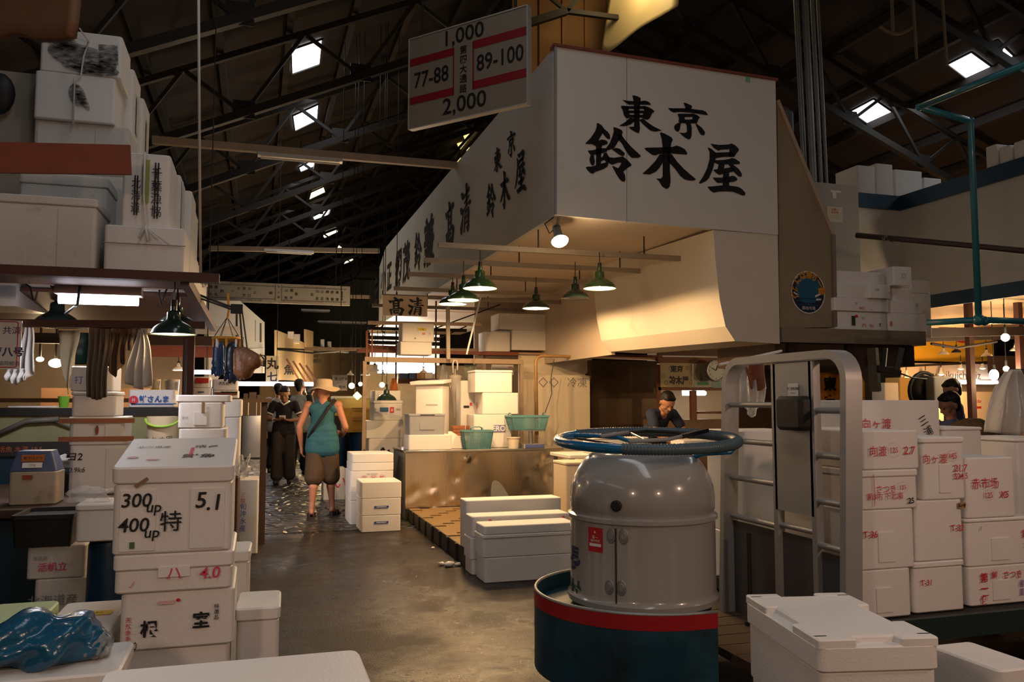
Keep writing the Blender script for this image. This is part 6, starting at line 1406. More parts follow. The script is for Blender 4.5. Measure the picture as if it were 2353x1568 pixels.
# boxes right of the tub, some wrapped in film
YM = 5.95
st = stack([(408, 522, 985, 'foam box almost hidden behind the near stack, base of the grip-slot box', dict(yb=1010, lid=0)),
       (406, 514, 925, 'foam box with an open grip slot and brown stain right of the green tub', dict(lid=0, style='h', marks=[MK('#r .02 .08', .55, .20, 1, BRN), MK('産地', .17, .60, .12, GREYP)])),
       (401, 532, 908, 'wide foam lid tray on top of the grip-slot box', dict(lid=0))], 6.0, .40, z0=ZT+.002, fy=YM)
for t in st[:1]:
    pass
stack([(514, 552, 960, 'film wrapped foam box, lower of two right of the grip-slot box', dict(yb=1010, lid=0)), (512, 556, 918, 'film wrapped foam box, upper of two right of the grip-slot box', dict(lid=0))], 6.6, .7, z0=ZT+.002, fy=6.75)
xb0, xb1 = onY(470, 1000, 7.2).x, onY(550, 1000, 6.7).x; m = MB(); m.rbox(-(xb1-xb0)/2, -.2, 0, (xb1-xb0)/2, .7, ZT-.002, .02, .005); o = m.build('side_bench', WOODD); o.location = ((xb0+xb1)/2, 6.9, 0); tag(o, 'dark low bench under the film wrapped boxes at the aisle', 'bench')
blob('film_sheet', 'crumpled clear film hanging off the wrapped boxes at the aisle edge', 'plastic film', (onY(556, 985, 6.7).x+.02, 6.66, ZT), .05, .14, .09, CLEAR, 21, .4, 30)
# deeper goods in the left stall
YD = 8.9
ds_ = thing('back_shelf', 'brown back shelf deep in the left stall', 'shelf', (onY(300, 900, 9.0).x, 9.1, 0))
m = MB(); w4 = 1.5; m.box(-w4, -.25, onY(480, 916, YD).z-.04, w4-.15, .3, onY(480, 916, YD).z); m.build('board', WOOD, ds_)
for x in (-1.4, 1.28): m = MB(); m.box(x-.03, -.2, 0, x+.03, .25, onY(480, 916, YD).z-.04); m.build('leg', WOODD, ds_)
zs = onY(480, 916, YD).z+.002
stack([(436, 486, 892, 'small foam box with blue print, lower left on the back shelf', dict(yb=916, lid=0, marks=[MK('#r .06 .012', .5, .4, 1, BLUEP)])), (440, 484, 866, 'foam box with a red block printed, upper left on the back shelf', dict(lid=0, marks=[MK('#r .12 .05', .55, .35, 1, REDP)]))], 9, .3, z0=zs, fy=YD)
stack([(487, 550, 898, 'foam box with green and red print, lower right on the back shelf', dict(yb=916, lid=0, marks=[MK('#r .22 .03', .5, .4, 1, RUST), MK('#r .16 .015', .62, .2, 1, GRN)])), (486, 548, 872, 'foam box printed 天然岩ガキ, upper right on the back shelf', dict(lid=0, marks=[MK('天然岩ガキ', .58, .35, .30, KEXT, b=.02)]))], 9, .3, z0=zs, fy=YD)
for k, (x0, x1, yt, yb, Yv, lab) in enumerate([(428, 520, 852, 861, 9.4, 'white tube light behind the printed foam boxes'), (548, 720, 879, 888, 18.5, 'long cold tube light far down the left of the aisle')]):
    a, b_ = onY(x0, (yt+yb)/2, Yv), onY(x1, (yt+yb)/2, Yv); t = thing('tube_light', lab, 'light fixture', (a+b_)/2); L_ = b_.x-a.x; r = (yb-yt)/2*Yv/F_PX*.8
    m = MB(); m.cyl((-L_/2, 0, 0), (L_/2, 0, 0), r); m.build('tube', emat('cool tube', (.95, .9, 1), 14), t, smooth=True); m = MB(); m.box(-L_/2, .0, r*1.01, L_/2, .1, r*1.6); m.build('housing', PLASTIC_W, t)
    m = MB(); m.bar((0, .05, r*1.6), (0, .05, roofL(t.location.x)-t.location.z-.1), .012); m.build('hanger', DARK, t)
    area('tube_glow', t.location+Vector((0, -.05, -.1)), L_, 30, COOL, sy=.1)
pendant(410, 851, 9.0, 26, 'small lit lamp deep in the left stall', True, 70, ENAMELW, cord_to=1.95)
point('left_stall_glow', onY(125, 830, 9.4), 26, (1, .66, .34), .1)
for px, py, r, lab in ((128, 835, .055, 'glowing spot bulb deep in the left stall'), (92, 826, .03, 'smaller glowing bulb left of the spot bulb')):
    q = onY(px, py, 9.3); t = thing('spot_bulb', lab, 'lamp', q); m = MB(); m.ball((0, 0, 0), r, 14, 10, 1.2, 1, .8); m.build('bulb', BULB, t, smooth='all'); m = MB(); m.cyl((0, 0, r*.6), (0, 0, .5), .012); m.build('stem', DARK, t)
board('back_partition', 'orange brown partition deep in the left stall', 'partition', 95, 350, 892, 1000, 9.9, mat('tan partition', (.22, .115, .055), .7, var=.2), .04, 0)
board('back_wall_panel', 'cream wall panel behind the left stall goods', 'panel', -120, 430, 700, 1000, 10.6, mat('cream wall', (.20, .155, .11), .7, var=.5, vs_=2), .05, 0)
for k, (x0, x1, lab) in enumerate(((348, 372, 'small stack of white and yellow tubs at the back of the left stall'), (380, 415, 'translucent bucket under the small lit lamp'))):
    q = onY((x0+x1)/2, 915, 9.2); t = thing('bucket', lab, 'bucket', (q.x, 9.05, zs)); r = (onY(x1, 900, 9.2).x-onY(x0, 900, 9.2).x)/2
    m = MB(); m.lathe([(r*.85, 0), (r, .19), (r*.95, .19), (r*.8, .01)], 20, c0=True, c1=True); m.build('body', PLASTIC_W if k else mat('ivory', (.7, .6, .4), .5), t, smooth=True)
    if not k: m = MB(); m.cyl((0, 0, .06), (0, 0, .10), r*1.02, r*1.02, 20); m.build('band', YEL, t)
m = MB(); q = onY(428, 870, 6.6); m.tube([onY(428, 780, 6.6), onY(427, 830, 6.6), onY(425, 908, 6.55)], .008, 6); tag(m.build('dangling_wire', CABLE), 'thin black cord hanging straight down behind the grip-slot box', 'cord')
# drying ring with rubber gloves, and the brown pouch on its bracket
q = onY(521, 778, 6.9); dr = thing('drying_ring', 'orange plastic drying ring hung on strings with pegs', 'drying ring', q)
R2 = (onY(552, 778, 6.9).x-onY(490, 778, 6.9).x)/2; ORG = mat('orange plastic', (.55, .26, .03), .4)
m = MB(); m.tube([(R2*math.cos(2*PI*k/32), R2*math.sin(2*PI*k/32), 0) for k in range(32)], .012, 8, closed=True)
for a in (0, PI/3, 2*PI/3): m.bar((R2*math.cos(a), R2*math.sin(a), 0), (-R2*math.cos(a), -R2*math.sin(a), 0), .01)
m.build('ring', ORG, dr, smooth='all')
m = MB()
for k in range(6): m.tube([(R2*math.cos(k*PI/3), R2*math.sin(k*PI/3), 0), (0, 0, .17)], .003, 4)
m.build('strings', DARK, dr); m = MB(); m.tube([(0, 0, .15), (.01, 0, .22), (0, 0, .36)], .010, 6); m.build('hook', ORG, dr)
for k in range(8):
    a = k*PI/4; m = MB(); m.box(R2*math.cos(a)-.007, R2*math.sin(a)-.007, -.07, R2*math.cos(a)+.007, R2*math.sin(a)+.007, .0); m.build('peg', PLASTIC_W if k % 2 else ORG, dr)
def limp(label, nm, cat, px0, px1, yt, yb, d, mt, seed, fingers=0):
    w = (px1-px0)*d/F_PX; h = (yb-yt)*d/F_PX; c = W((px0+px1)/2, yt, d); rn = random.Random(seed)
    segs = [((0, 0, -.01), (0, 0, -h*.55), w*.36, w*.40, (1, 0, 0), .4), ((0, 0, -h*.5), (w*.05, 0, -h*.8), w*.40, w*.30, (1, 0, 0), .45)]
    for k in range(fingers): x = (k-(fingers-1)/2)*w*.2; segs.append(((x, rn.uniform(-.02, .02), -h*.72), (x*1.2, rn.uniform(-.03, .03), -h*(.98-.06*abs(k-1.5))), w*.12, w*.09))
    o = skin(nm, segs, mt, None, .010, 3); o.location = c; tag(o, label, cat); return o
BG = mat('blue rubber glove', (.012, .045, .14), .3, bump=.3, bs=9); DG2 = mat('dark navy glove', (.012, .022, .05), .25, bump=.3, bs=9)
limp('bright blue rubber glove pegged to the left of the drying ring', 'rubber_glove', 'glove', 484, 520, 795, 868, 6.75, BG, 1, 4)
limp('glossy dark blue rubber glove pegged to the middle of the drying ring', 'rubber_glove', 'glove', 514, 556, 798, 884, 6.6, DG2, 2, 4)
limp('blue rubber glove half hidden behind the dark glove', 'rubber_glove', 'glove', 508, 540, 796, 862, 7.1, BG, 3, 4)
br = thing('hanging_bracket', 'black metal arm with cords reaching out from the left shelf end', 'bracket', W(480, 690, 6.0))
o_ = Vector(br.location); m = MB(); m.tube([W(452, 676, 6.0)-o_, W(520, 702, 6.0)-o_, W(548, 710, 6.0)-o_], .010, 6); m.tube([W(455, 684, 6.0)-o_, W(545, 716, 6.0)-o_], .008, 6); m.build('arm', DARK, br)
m = MB(); m.box(*(W(540, 715, 6.0)-o_-Vector((.03, .03, .02))), *(W(558, 700, 6.0)-o_+Vector((.0, .03, .0)))); m.build('clamp', BLK, br)
m = MB(); m.tube([W(551, 712, 6.0)-o_, W(558, 800, 6.0)-o_], .008, 6); m.tube([W(556, 712, 6.0)-o_, W(568, 802, 6.0)-o_], .006, 6); m.build('cord', CABLE, br)
o = skin('leather_pouch', [(W(552, 812, 6.0), W(560, 850, 6.0), .05, .075), (W(560, 812, 6.0), W(585, 830, 6.0), .05, .06), (W(556, 840, 6.0), W(560, 862, 6.0), .05, .03)], mat('brown leather', (.17, .07, .03), .4, var=.3, bump=.4), None, .012, 4); tag(o, 'brown leather pouch hanging from the black bracket cords', 'pouch')
m = MB(); m.tube([W(345, 655, 5.8), W(430, 645, 5.8), W(490, 640, 5.8)], .02, 6); m.bm.free()
t = cloth('white plastic scrap tied to the shelf beam end', 455, 482, 632, 662, 5.7, BAGW, 2, .02, .5, .4, 'plastic_scrap', 'plastic')
# ================================================================= right side: gable end, ledge, stacked boxes
YR = 7.12
TANC = mat('stained tan render', (.30, .235, .15), .75, var=.25, vs_=2.2, bump=.15, bs=25, dirt=(.20, .13, .08), ds=2.5, dth=.58)
ge = thing('sloped_end_wall', 'tan sloped end panel right of the big canopy with a round sticker', 'wall', (onY(1850, 700, YR).x, YR, 0)); ge['kind'] = 'structure'
def gp2(x, y, Yv=YR): return onY(x, y, Yv)-Vector(ge.location)
poly = [gp2(1786, 235), gp2(1912, 543), gp2(1916, 752), gp2(1792, 754)]
m = MB(); m.loft([poly, [p+Vector((0, .08, 0)) for p in poly]]); m.build('panel', TANC, ge)
m = MB(); m.bar(gp2(1784, 232), gp2(1914, 546), .06, .04); m.build('sloped_trim', TAN, ge)
m = MB(); m.bar(gp2(1913, 540, YR-.01), gp2(1917, 752, YR-.01), .05, .04); m.build('edge_trim', mat('grey brown trim', (.22, .18, .13), .7, var=.2), ge)
q = onY(1857, 672, YR-.006); st_ = thing('round_sticker', 'round blue sticker with orange lettering round its upper rim on the tan panel', 'sticker', q)
rx = (onY(1896, 672, YR).x-onY(1818, 672, YR).x)/2; rz_ = (onY(1857, 623, YR).z-onY(1857, 721, YR).z)/2
m = MB(); m.face([(rx*math.cos(2*PI*k/48), 0, rz_*math.sin(2*PI*k/48)) for k in range(48)]); m.build('disc', PLASTIC_W, st_, fix=False)
STB, STN, STO = mat('sticker teal', (.012, .10, .17), .4), mat('sticker navy', (.01, .015, .04), .4), mat('sticker orange', (.60, .24, .02), .4)
its = [('#d %.4f %.4f' % (rx*1.9, rz_*1.92), 0, 0, 1, STN, {}), ('#d %.4f %.4f' % (rx*1.45, rz_*1.4), 0, .03, 1, STB, {'z': .0008})]
for k in range(6): its.append(('#r %.4f .006' % (rx*(1.5-.13*k)), 0, -rz_*(.30+.10*k), 1, STB if k % 2 else STN, {'z': .0012}))
for k, ch in enumerate('健康には魚が一番'):
    a = math.radians(192-27*k); its.append((ch, rx*.80*math.cos(a), rz_*.78*math.sin(a)+.01, .085, STO, {'z': .0016, 'b': .04, 'r': math.degrees(a)-90}))
its += [('築地市場', 0, -rz_*.74, .04, PLASTIC_W, {'z': .0016}), ('#r .07 .018', rx*.55, -rz_*.12, 1, PLASTIC_W, {'z': .0016, 'r': 25}), ('#r .06 .016', rx*.6, -rz_*.32, 1, PLASTIC_W, {'z': .0016, 'r': 5}), ('#r .05 .014', -rx*.75, -rz_*.08, 1, PLASTIC_W, {'z': .0016, 'r': -30})]
letter(st_, FRONT(0, 0, 0, .001), its)
lg = thing('ledge', 'long grey timber ledge carrying stacked foam boxes right of the canopy', 'ledge', (onY(1960, 770, 7.0).x, 7.0, onY(1960, 790, 7.0).z)); lg['kind'] = 'structure'
def lp2(x, y, Yv=7.0): return onY(x, y, Yv)-Vector(lg.location)
a, b_ = lp2(1797, 756), lp2(2128, 788)
m = MB(); m.box(a.x, 0, 0, b_.x, 1.3, lp2(1960, 757).z); m.build('top', mat('weathered timber', (.24, .19, .13), .75, var=.35, vs_=4, stretch=(1, 8, 8)), lg)
a2, b2 = lp2(1797, 792), lp2(2122, 842); m = MB(); m.box(a2.x, .12, b2.z, b2.x, 1.2, -.002); m.build('under_beam', WOODD, lg)
for px in (1830, 1965, 2100): m = MB(); q = lp2(px, 800); m.box(q.x-.04, .06, b2.z, q.x+.04, .118, 0); m.build('bracket', DARK, lg)
lzt = onY(1960, 757, 7.0).z+.003
rows = [
 [(1918, 2040, 717, 7.08, 'bottom left foam box on the ledge with a dark photo label and red marks', [MK('#r .045 .10', .34, .5, 1, mat('dark photo', (.03, .05, .03), .5)), MK('#d .04 .03', .40, .25, 1, RED), MK('Y2', .52, .35, .22, GREYP), MK('アI', .53, .75, .26, RED, b=.01), MK('Rh', .68, .75, .24, RED), MK('T', .84, .7, .26, KEXT, b=.02)]), (2041, 2132, 721, 7.08, 'bottom right foam box on the ledge', [MK('8', .06, .6, .4, RED)])],
 [(1917, 2046, 685, 7.06, 'second row left foam box on the ledge with a pink scrawl', [MK('N12', .48, .75, .26, PINK, b=.02), MK('田', .38, .4, .2, GREYP), MK('LL', .66, .8, .2, PINK)]), (2047, 2121, 684, 7.10, 'second row right foam box on the ledge with a blue mark', [MK('0', .8, .3, .3, BLUEP)])],
 [(1915, 1991, 652, 7.08, 'third row left foam box on the ledge', [MK('w', .07, .8, .2, KEXT)]), (1997, 2049, 651, 7.02, 'third row middle foam box on the ledge with grey scribbles', [MK('HA', .35, .4, .24, GREYP), MK('18', .85, .6, .22, GREYP)]), (2050, 2097, 648, 7.2, 'third row right foam box end on the ledge', None)],
]
z = lzt; prev = None
for r, row in enumerate(rows):
    zz = z
    for x0, x1, yt, Yv, lab, mk in row:
        a, b_ = onY(x0, yt, Yv), onY(x1, yt, Yv)
        t = foamw(a.x, b_.x, Yv, .5, z, max(.05, onY((x0+x1)/2, yt, Yv).z-z) if r == 0 else onY(1960, row[0][2], 7.06).z-z, lab, '', marks=mk); zz = max(zz, t['_top'])
    z = zz+.003
a, b_ = onY(1914, 620, 7.1), onY(2040, 620, 7.1); foamw(a.x, b_.x, 7.12, .45, z, a.z-z, 'long foam box on the top row of the ledge pile, left', lid=.0)
a, b_ = onY(2056, 611, 7.02), onY(2101, 611, 7.02); t = foamw(a.x-.35, b_.x-.0, 7.6, .5, z, a.z-z, 'long foam box at the back of the top row of the ledge pile', lid=0)
foamw(a.x+.0, b_.x, 7.04, .5, z, a.z-z, 'foam box end on the top row of the ledge pile, right', lid=0, marks=[MK('□', .5, .5, .3, GREYP)])
a, b_ = onY(2096, 690, 7.66), onY(2145, 690, 7.66); t = foamw(a.x, b_.x, 7.68, .5, lzt, onY(2120, 674, 7.66).z-lzt, 'tall foam box at the right back of the ledge pile', lid=.0)
foamw(a.x, b_.x-.01, 7.68, .48, t['_top']+.002, onY(2120, 644, 7.66).z-t['_top'], 'foam box on the right back corner of the ledge pile', lid=.0)
# grey cabinet with a notice
YCB = 8.75
cb = thing('grey_cabinet', 'tall grey metal cabinet with a cream notice behind the tan end panel', 'cabinet', (onY(1928, 500, YCB).x, YCB, onY(1928, 640, YCB).z-.6)); cb['kind'] = 'structure'
a, b_ = onY(1868, 418, YCB)-Vector(cb.location), onY(1978, 640, YCB)-Vector(cb.location)
GM = mat('grey cabinet paint', (.40, .385, .34), .5, var=.06)
m = MB(); m.box(a.x, 0, b_.z-.5, b_.x, .5, a.z); m.build('casing', GM, cb)
letter(cb, Matrix.Translation(Vector((0, -.003, 0))+(onY(1918, 493, YCB)-Vector(cb.location))) @ Matrix(((1, 0, 0, 0), (0, 0, -1, 0), (0, 1, 0, 0), (0, 0, 0, 1))), [('#r .24 .20', 0, 0, 1, mat('cream paper', (.62, .56, .42), .6)), ('お願い', 0, .06, .035, REDP, {'z': .001}), ('場内禁煙', 0, .025, .028, REDP, {'z': .001}), ('―――――', 0, -.02, .03, GREYP, {'z': .001}), ('―――――', 0, -.045, .03, GREYP, {'z': .001}), ('#r .16 .03', .02, .30, 1, PLASTIC_W), ('#r .06 .10', .0, .26, 1, PLASTIC_W, {'z': .0005})], 'notice')
# conduits and the grey duct behind the canopy
cdz = [(1838, 1849, 8.2), (1857, 1874, 8.15), (1879, 1887, 8.25), (1893, 1899, 8.4)]
for k, (xt, w_, Yv) in enumerate([(1836, 16, 8.9), (1856, 20, 8.8), (1873, 12, 8.9), (1886, 10, 9.1)]):
    b_ = onY(xt+14, 424, Yv); a = onY(xt-10, -60, Yv); m = MB(); m.cyl(b_, a, w_*Yv/F_PX*.45, n=12)
    o = m.build('conduit', GALV, None, smooth=True); tag(o, ('leftmost thin conduit of the vertical bundle', 'thickest conduit of the vertical bundle', 'third conduit of the vertical bundle', 'rightmost conduit of the vertical bundle')[k]+' right of the canopy', 'pipe', 'vertical conduits', 'structure')
m = MB(); a = onY(1790, 238, 9.3); b_ = onY(1838, 420, 9.3); m.rbox(a.x-.2, 9.3, b_.z-.2, b_.x, 9.8, a.z, .15, .08); tag(m.build('grey_duct', mat('grey duct', (.16, .15, .14), .7, var=.3), smooth=True), 'grey rounded duct between the canopy and the conduits', 'duct', kind='structure')
# white neighbouring canopy with blue trim
YN = 9.6
q = onY(2068, 460, YN); XN = q.x; zt2 = q.z
nc = thing('neighbour_canopy', 'white canopy of the neighbouring stall edged with dark blue trim', 'canopy', (XN, YN, 0)); nc['kind'] = 'structure'
zl = onX(2250, 690, XN).z
def nb(x0, y0, z0, x1, y1, z1, mt, nm): m = MB(); m.box(x0-XN, y0-YN, z0, x1-XN, y1-YN, z1); return m.build(nm, mt, nc)
xl = onY(1966, 460, YN).x
WW = mat('off white board', (.52, .50, .45), .6, var=.06)
nb(xl, YN, 2.6, XN, YN+.06, zt2, WW, 'end_board'); nb(XN-.0, 1.5, zl, XN+.06, YN+.06, zt2, WW, 'side_board')
NB = mat('dark blue trim', (.012, .045, .085), .4)
nb(xl-.05, YN-.03, zt2-.16, XN, YN, zt2+.05, NB, 'trim'); nb(XN-.03, 1.5, zt2-.16, XN, YN, zt2+.05, NB, 'trim'); nb(XN-.03, 1.5, zl-.02, XN-.002, YN, zl+.16, NB, 'lower_trim')
nb(xl, YN+.06, zt2-.06, XN+3, 16, zt2-.02, WW, 'roof_board'); nb(XN+.06, 1.5, zl+.1, XN+4, 13, zl+.16, mat('tan ceiling', (.55, .38, .22), .6, var=.1), 'ceiling_board')
nb(XN+.06, 1.5, zt2-.07, XN+3, YN+.06, zt2-.03, WW, 'roof_board')
for x0, x1, yt, yb, Yv, lab in ((1970, 2012, 376, 442, YN+.1, 'left foam box end on top of the neighbouring canopy'), (2013, 2053, 372, 442, YN+.12, 'tall foam box on top of the neighbouring canopy'), (2056, 2120, 386, 442, YN+.5, 'wide foam box on top of the neighbouring canopy'), (2122, 2165, 405, 442, YN+.9, 'small far foam box on top of the neighbouring canopy')):
    a, b_ = onY(x0, yt, Yv), onY(x1, yt, Yv); foamw(a.x, b_.x, Yv, .5, zt2-.018, a.z-zt2, lab)
for k, (px, yt) in enumerate(((2262, 343), (2292, 345), (2325, 333))):
    c = onX(px, yt, XN+.25); foamw(XN+.12, XN+.6, c.y-.3, .18, zt2-.028, max(.2, c.z-zt2), ('first', 'second', 'third')[k]+' foam box of the row above the blue trim at the right edge')
# blue pipe run
PB = mat('teal blue pipe', (.015, .13, .17), .35, coat=.3)
zp = W(2235, 280, 7.0).z
p0 = onZ(2420, 122, zp); p1 = onZ(2113, 246, zp); p2 = W(2230, 277, 7.0); p3 = onY(2235, 735, p2.y)
p3.x = p2.x
m = MB(); m.tube([p0, p1], .026, 12); m.tube([p1, p2+Vector((-.03, 0, 0)), p2+Vector((0, 0, -.03)), p3], .026, 12); m.ball(p1, .032); m.ball(p2, .03)
tag(m.build('water_pipe', PB, smooth='all'), 'teal water pipe crossing the roof space and dropping down at the right', 'pipe', kind='structure')
zq = p3.z; m = MB(); m.tube([onZ(2130, 742, zq), p3, onY(2420, 741, p3.y+.1)], .028, 10); m.ball(p3, .05); m.ball(onY(2262, 738, p3.y), .04)
tag(m.build('water_pipe', PB, smooth='all'), 'teal horizontal pipe with a valve at the foot of the dropping pipe', 'pipe', kind='structure')
m = MB(); m.tube([W(1968, 541, 9.0), W(2080, 551, 8.6), W(2420, 583, 7.6)], .03, 10); tag(m.build('dark_pole', mat('dark pole', (.05, .03, .022), .6), smooth='all'), 'dark pole running across in front of the white neighbouring canopy', 'pole', kind='structure')
m = MB(); m.tube([W(2022+20*math.cos(k*.9)*.25+k*6, 546+9*math.sin(k*1.7)+k*.6, 8.72) for k in range(10)], .008, 5); tag(m.build('rope_wrap', mat('frayed rope', (.25, .20, .14), .9)), 'frayed rope wrapped round the dark pole', 'rope', kind='structure')
for k, (pts, lab) in enumerate([([(2050, 0), (2052, 75)], 'short'), ([(2098, 0), (2106, 135)], 'middle'), ([(2165, 0), (2176, 150)], 'long')]):
    m = MB(); m.tube([W(pts[0][0]-2, -40, 9), W(pts[1][0], pts[1][1], 9)], .016, 8); tag(m.build('hanging_rod', mat('dull brass rod', (.16, .11, .06), .6, .3)), lab+' thin rod hanging from the roof at the upper right', 'rod', kind='structure')
m = MB(); m.tube([W(2022+(2098-2022)*k/8, 62+16*math.sin(PI*k/8), 9) for k in range(9)], .02, 8); tag(m.build('bent_rod', mat('dull brass rod', (.16, .11, .06), .6, .3)), 'curved rod joining the hanging rods at the upper right', 'rod', kind='structure')
# ---- behind and below the ledge
bw = board('brown_wall', 'dark brown boarding below the ledge behind the guard frame', 'wall', 1690, 2010, 842, 1100, 8.3, mat('dark brown board', (.06, .035, .02), .7, var=.3, vs_=2), .05, 0); bw['kind'] = 'structure'
board('orange_sign', 'orange box sign with a black character showing above the load', 'sign', 1872, 1942, 856, 935, 7.9, mat('orange sign', (.72, .30, .03), .5), .12, None, [('東', .0, .17, .42, KEXT, {'b': .05}), ('京', .0, -.36, .42, KEXT, {'b': .05})])
m = MB(); m.tube([W(1958, 853, 8.0), W(1972, 856, 8.0), W(1982, 880, 8.0), W(1984, 935, 8.0)], .02, 8); o = m.build('side_tube', mat('orange tube', (.6, .28, .04), .4), smooth='all'); _s = [q for q in COL.objects if q.name == 'orange_sign'][0]; o.parent = _s; o.location = -Vector(_s.location)
bkp = thing('iron_bracket', 'black iron bracket hanging under the right end of the ledge', 'bracket', W(2050, 800, 7.9)); o_ = Vector(bkp.location); bkp['kind'] = 'structure'
m = MB(); m.bar(W(2072, 800, 7.9)-o_, W(2060, 850, 7.9)-o_, .05); m.bar(W(2012, 845, 7.9)-o_, W(2068, 858, 7.9)-o_, .05); m.bar(W(2035, 800, 7.9)-o_, W(2030, 850, 7.9)-o_, .035); m.bar(W(2005, 800, 7.9)-o_, W(2012, 900, 7.9)-o_, .08); m.build('arm', BLK, bkp)
m = MB(); m.tube([W(2068, 858, 7.9), W(2095, 868, 8.2), W(2130, 872, 8.6)], .008, 6); tag(m.build('cable', CABLE), 'black cable sagging from the iron bracket to the right', 'cable')
a_ = thing('brown_rag', 'russet cloth bundle hung inside the left side of the guard frame', 'cloth', W(1737, 870, 5.6))
m = MB(); 
m.sheet(lambda u, v: Vector(((u-.5)*.16*(1-.35*v)+.03*v, .03*math.sin(u*7), -v*.20+.05+.012*math.sin(u*11))), 14, 10); m.build('cloth', mat('russet cloth', (.17, .06, .03), .8, var=.3, bump=.4), a_, smooth='all', thick=.01)
a_.location = W(1735, 842, 5.4); m = MB(); m.tube([(0, 0, .05), (.06, -.2, .09), Vector((2.57+.02, W(1735, 842, 5.4).y-.42, ztop-.01))-Vector(a_.location)], .008, 6); m.build('string', STR, a_)
cloth('limp clear plastic bag hanging below the russet cloth behind the guard', 1690, 1762, 840, 960, 5.42, CLEAR, 3, .03, .8, .3, 'plastic_bag', 'bag', .2)
# far right stall
YQ = 15.0
board('yellow_banner', 'yellow banner with red shapes over the far right stall', 'banner', 2082, 2285, 772, 833, YQ, mat('yellow banner', (.80, .46, .03), .6, var=.1, emit=None), .03, None, [('#r .35 .10', -.3, .42, 1, REDP), ('#d .5 .16', .14, .42, 1, REDP)])
board('web_address_sign', 'white sign with a printed web address over the far right stall', 'sign', 2070, 2285, 834, 884, YQ-.05, mat('white sign', (.70, .60, .46), .6), .03, None, [('www.kikuichi.biz', .02, -.05, .55, mat('grey lettering', (.09, .08, .07), .6))])
board('stall_counter', 'white counter front with small red labels in the far right stall', 'counter', 2090, 2310, 900, 1000, YQ-1.2, mat('warm white counter', (.75, .66, .50), .5), .5, 0, [('#r .14 .055', .22, .38, 1, REDP), ('特売', .22, .38, .05, FOAMLID, {'z': .001}), ('#r .14 .045', .22, .30, 1, REDP)])
board('back_wall_panel', 'warm lit back wall of the far right stall', 'wall', 2040, 2440, 880, 960, YQ+.8, mat('warm wall', (.75, .62, .42), .6, var=.25, vs_=2), .05, 0)
board('tan_wall', 'tan wall panel lit from below behind the teal pipe', 'wall', 2160, 2440, 700, 775, 12.5, mat('tan wall', (.62, .36, .17), .6, var=.1), .05)
for k, (px, py, lab) in enumerate([(2083, 868, 'leftmost glowing spot lamp under the yellow banner'), (2127, 869, 'second glowing spot lamp under the yellow banner'), (2163, 861, 'third glowing spot lamp under the yellow banner'), (2208, 848, 'fourth glowing spot lamp under the yellow banner'), (2258, 847, 'fifth glowing spot lamp under the yellow banner')]):
    q = onY(px, py, YQ-.35); t = thing('spot_lamp', lab, 'lamp', q, 0, 'spot lamps under the yellow banner')
    m = MB(); m.lathe([(.075, 0), (.06, .03), (.028, .10), (.02, .16), (.0005, .161)], 16); m.build('shade', ENAMELW, t, smooth='all'); m = MB(); m.ball((0, 0, .012), .06, 12, 8, sz=.6); m.build('bulb', BULBO, t, smooth='all')
    m = MB(); m.bar((0, 0, .16), (0, 0, .30), .012); m.build('stem', DARK, t)
m = MB(); m.bar(onY(2070, 842, YQ-.35), onY(2285, 832, YQ-.35), .05); tag(m.build('lamp_rail', DARK), 'dark rail the spot lamps hang from', 'rail', kind='structure')
for k, (px, py, Yv, mt_, lab) in enumerate([(2168, 814, 14.0, ENAMELW, 'white bell lamp left of the black one below the ledge'), (2198, 810, 13.9, BLK, 'black bell lamp between the white bell lamps'), (2267, 818, 13.8, ENAMELW, 'white bell lamp right of the black one'), (2333, 806, 12.0, ENAMELW, 'white bell lamp nearest the right picture edge')]):
    pendant(px, py, Yv, 22, lab, False, 0, mt_, cord_to=2.7, group='bell lamps of the far right stall')
for k, (px, py, d, r, lab) in enumerate([(2310, 776, 10.5, .05, 'glowing bulb below the teal pipe at the right'), (2284, 862, 11.5, .06, 'large glowing bulb beside the plastic bag'), (2312, 848, 11.8, .04, 'small glowing bulb above the plastic bag')]):
    q = W(px, py, d); t = thing('bare_bulb', lab, 'lamp', q); m = MB(); m.ball((0, 0, 0), r, 14, 10, sz=1.3 if k == 1 else 1); m.build('bulb', BULB, t, smooth='all'); m = MB(); m.cyl((0, 0, r), (0, 0, r+.08), .02); m.tube([(0, 0, r+.07), (0, 0, (zl+.1 if q.x > XN else roofR(q.x)-.05)-q.z)], .006, 6); m.build('cord', CABLE, t)
    point('bulb_light', q+Vector((-.05, -.1, -.1)), (40, 60, 25)[k], (1, .72, .42), .05)
point('far_right_glow', onY(2180, 880, YQ-1.7), 160, ORNG, .15)
point('far_right_ceiling_glow', onY(2290, 800, 11.0)+Vector((0, 0, -.2)), 60, ORNG, .15)
for x0, x1, y, lab in ((2198, 2236, 878, 'left tube light over the far right counter'), (2248, 2292, 879, 'right tube light over the far right counter')):
    a, b_ = onY(x0, y, YQ-.2), onY(x1, y, YQ-.2); t = thing('tube_light', lab, 'light fixture', (a+b_)/2); L_ = b_.x-a.x
    m = MB(); m.cyl((-L_/2, 0, 0), (L_/2, 0, 0), .035); m.build('tube', emat('cool tube', (.95, .9, 1), 14), t, smooth=True); m = MB(); m.box(-L_/2, -.02, .036, L_/2, .02, .07); m.build('housing', PLASTIC_W, t)
fn = thing('cooling_fan', 'dark round fan with a grey box behind the top of the load', 'fan', W(2125, 900, 11.0)); 
m = MB(); m.tube([(.25*math.cos(2*PI*k/24), 0, .25*math.sin(2*PI*k/24)) for k in range(24)], .025, 8, closed=True); m.cyl((0, .0, 0), (0, .12, 0), .22, .16, 24); m.build('guard', BLK, fn, smooth='all')
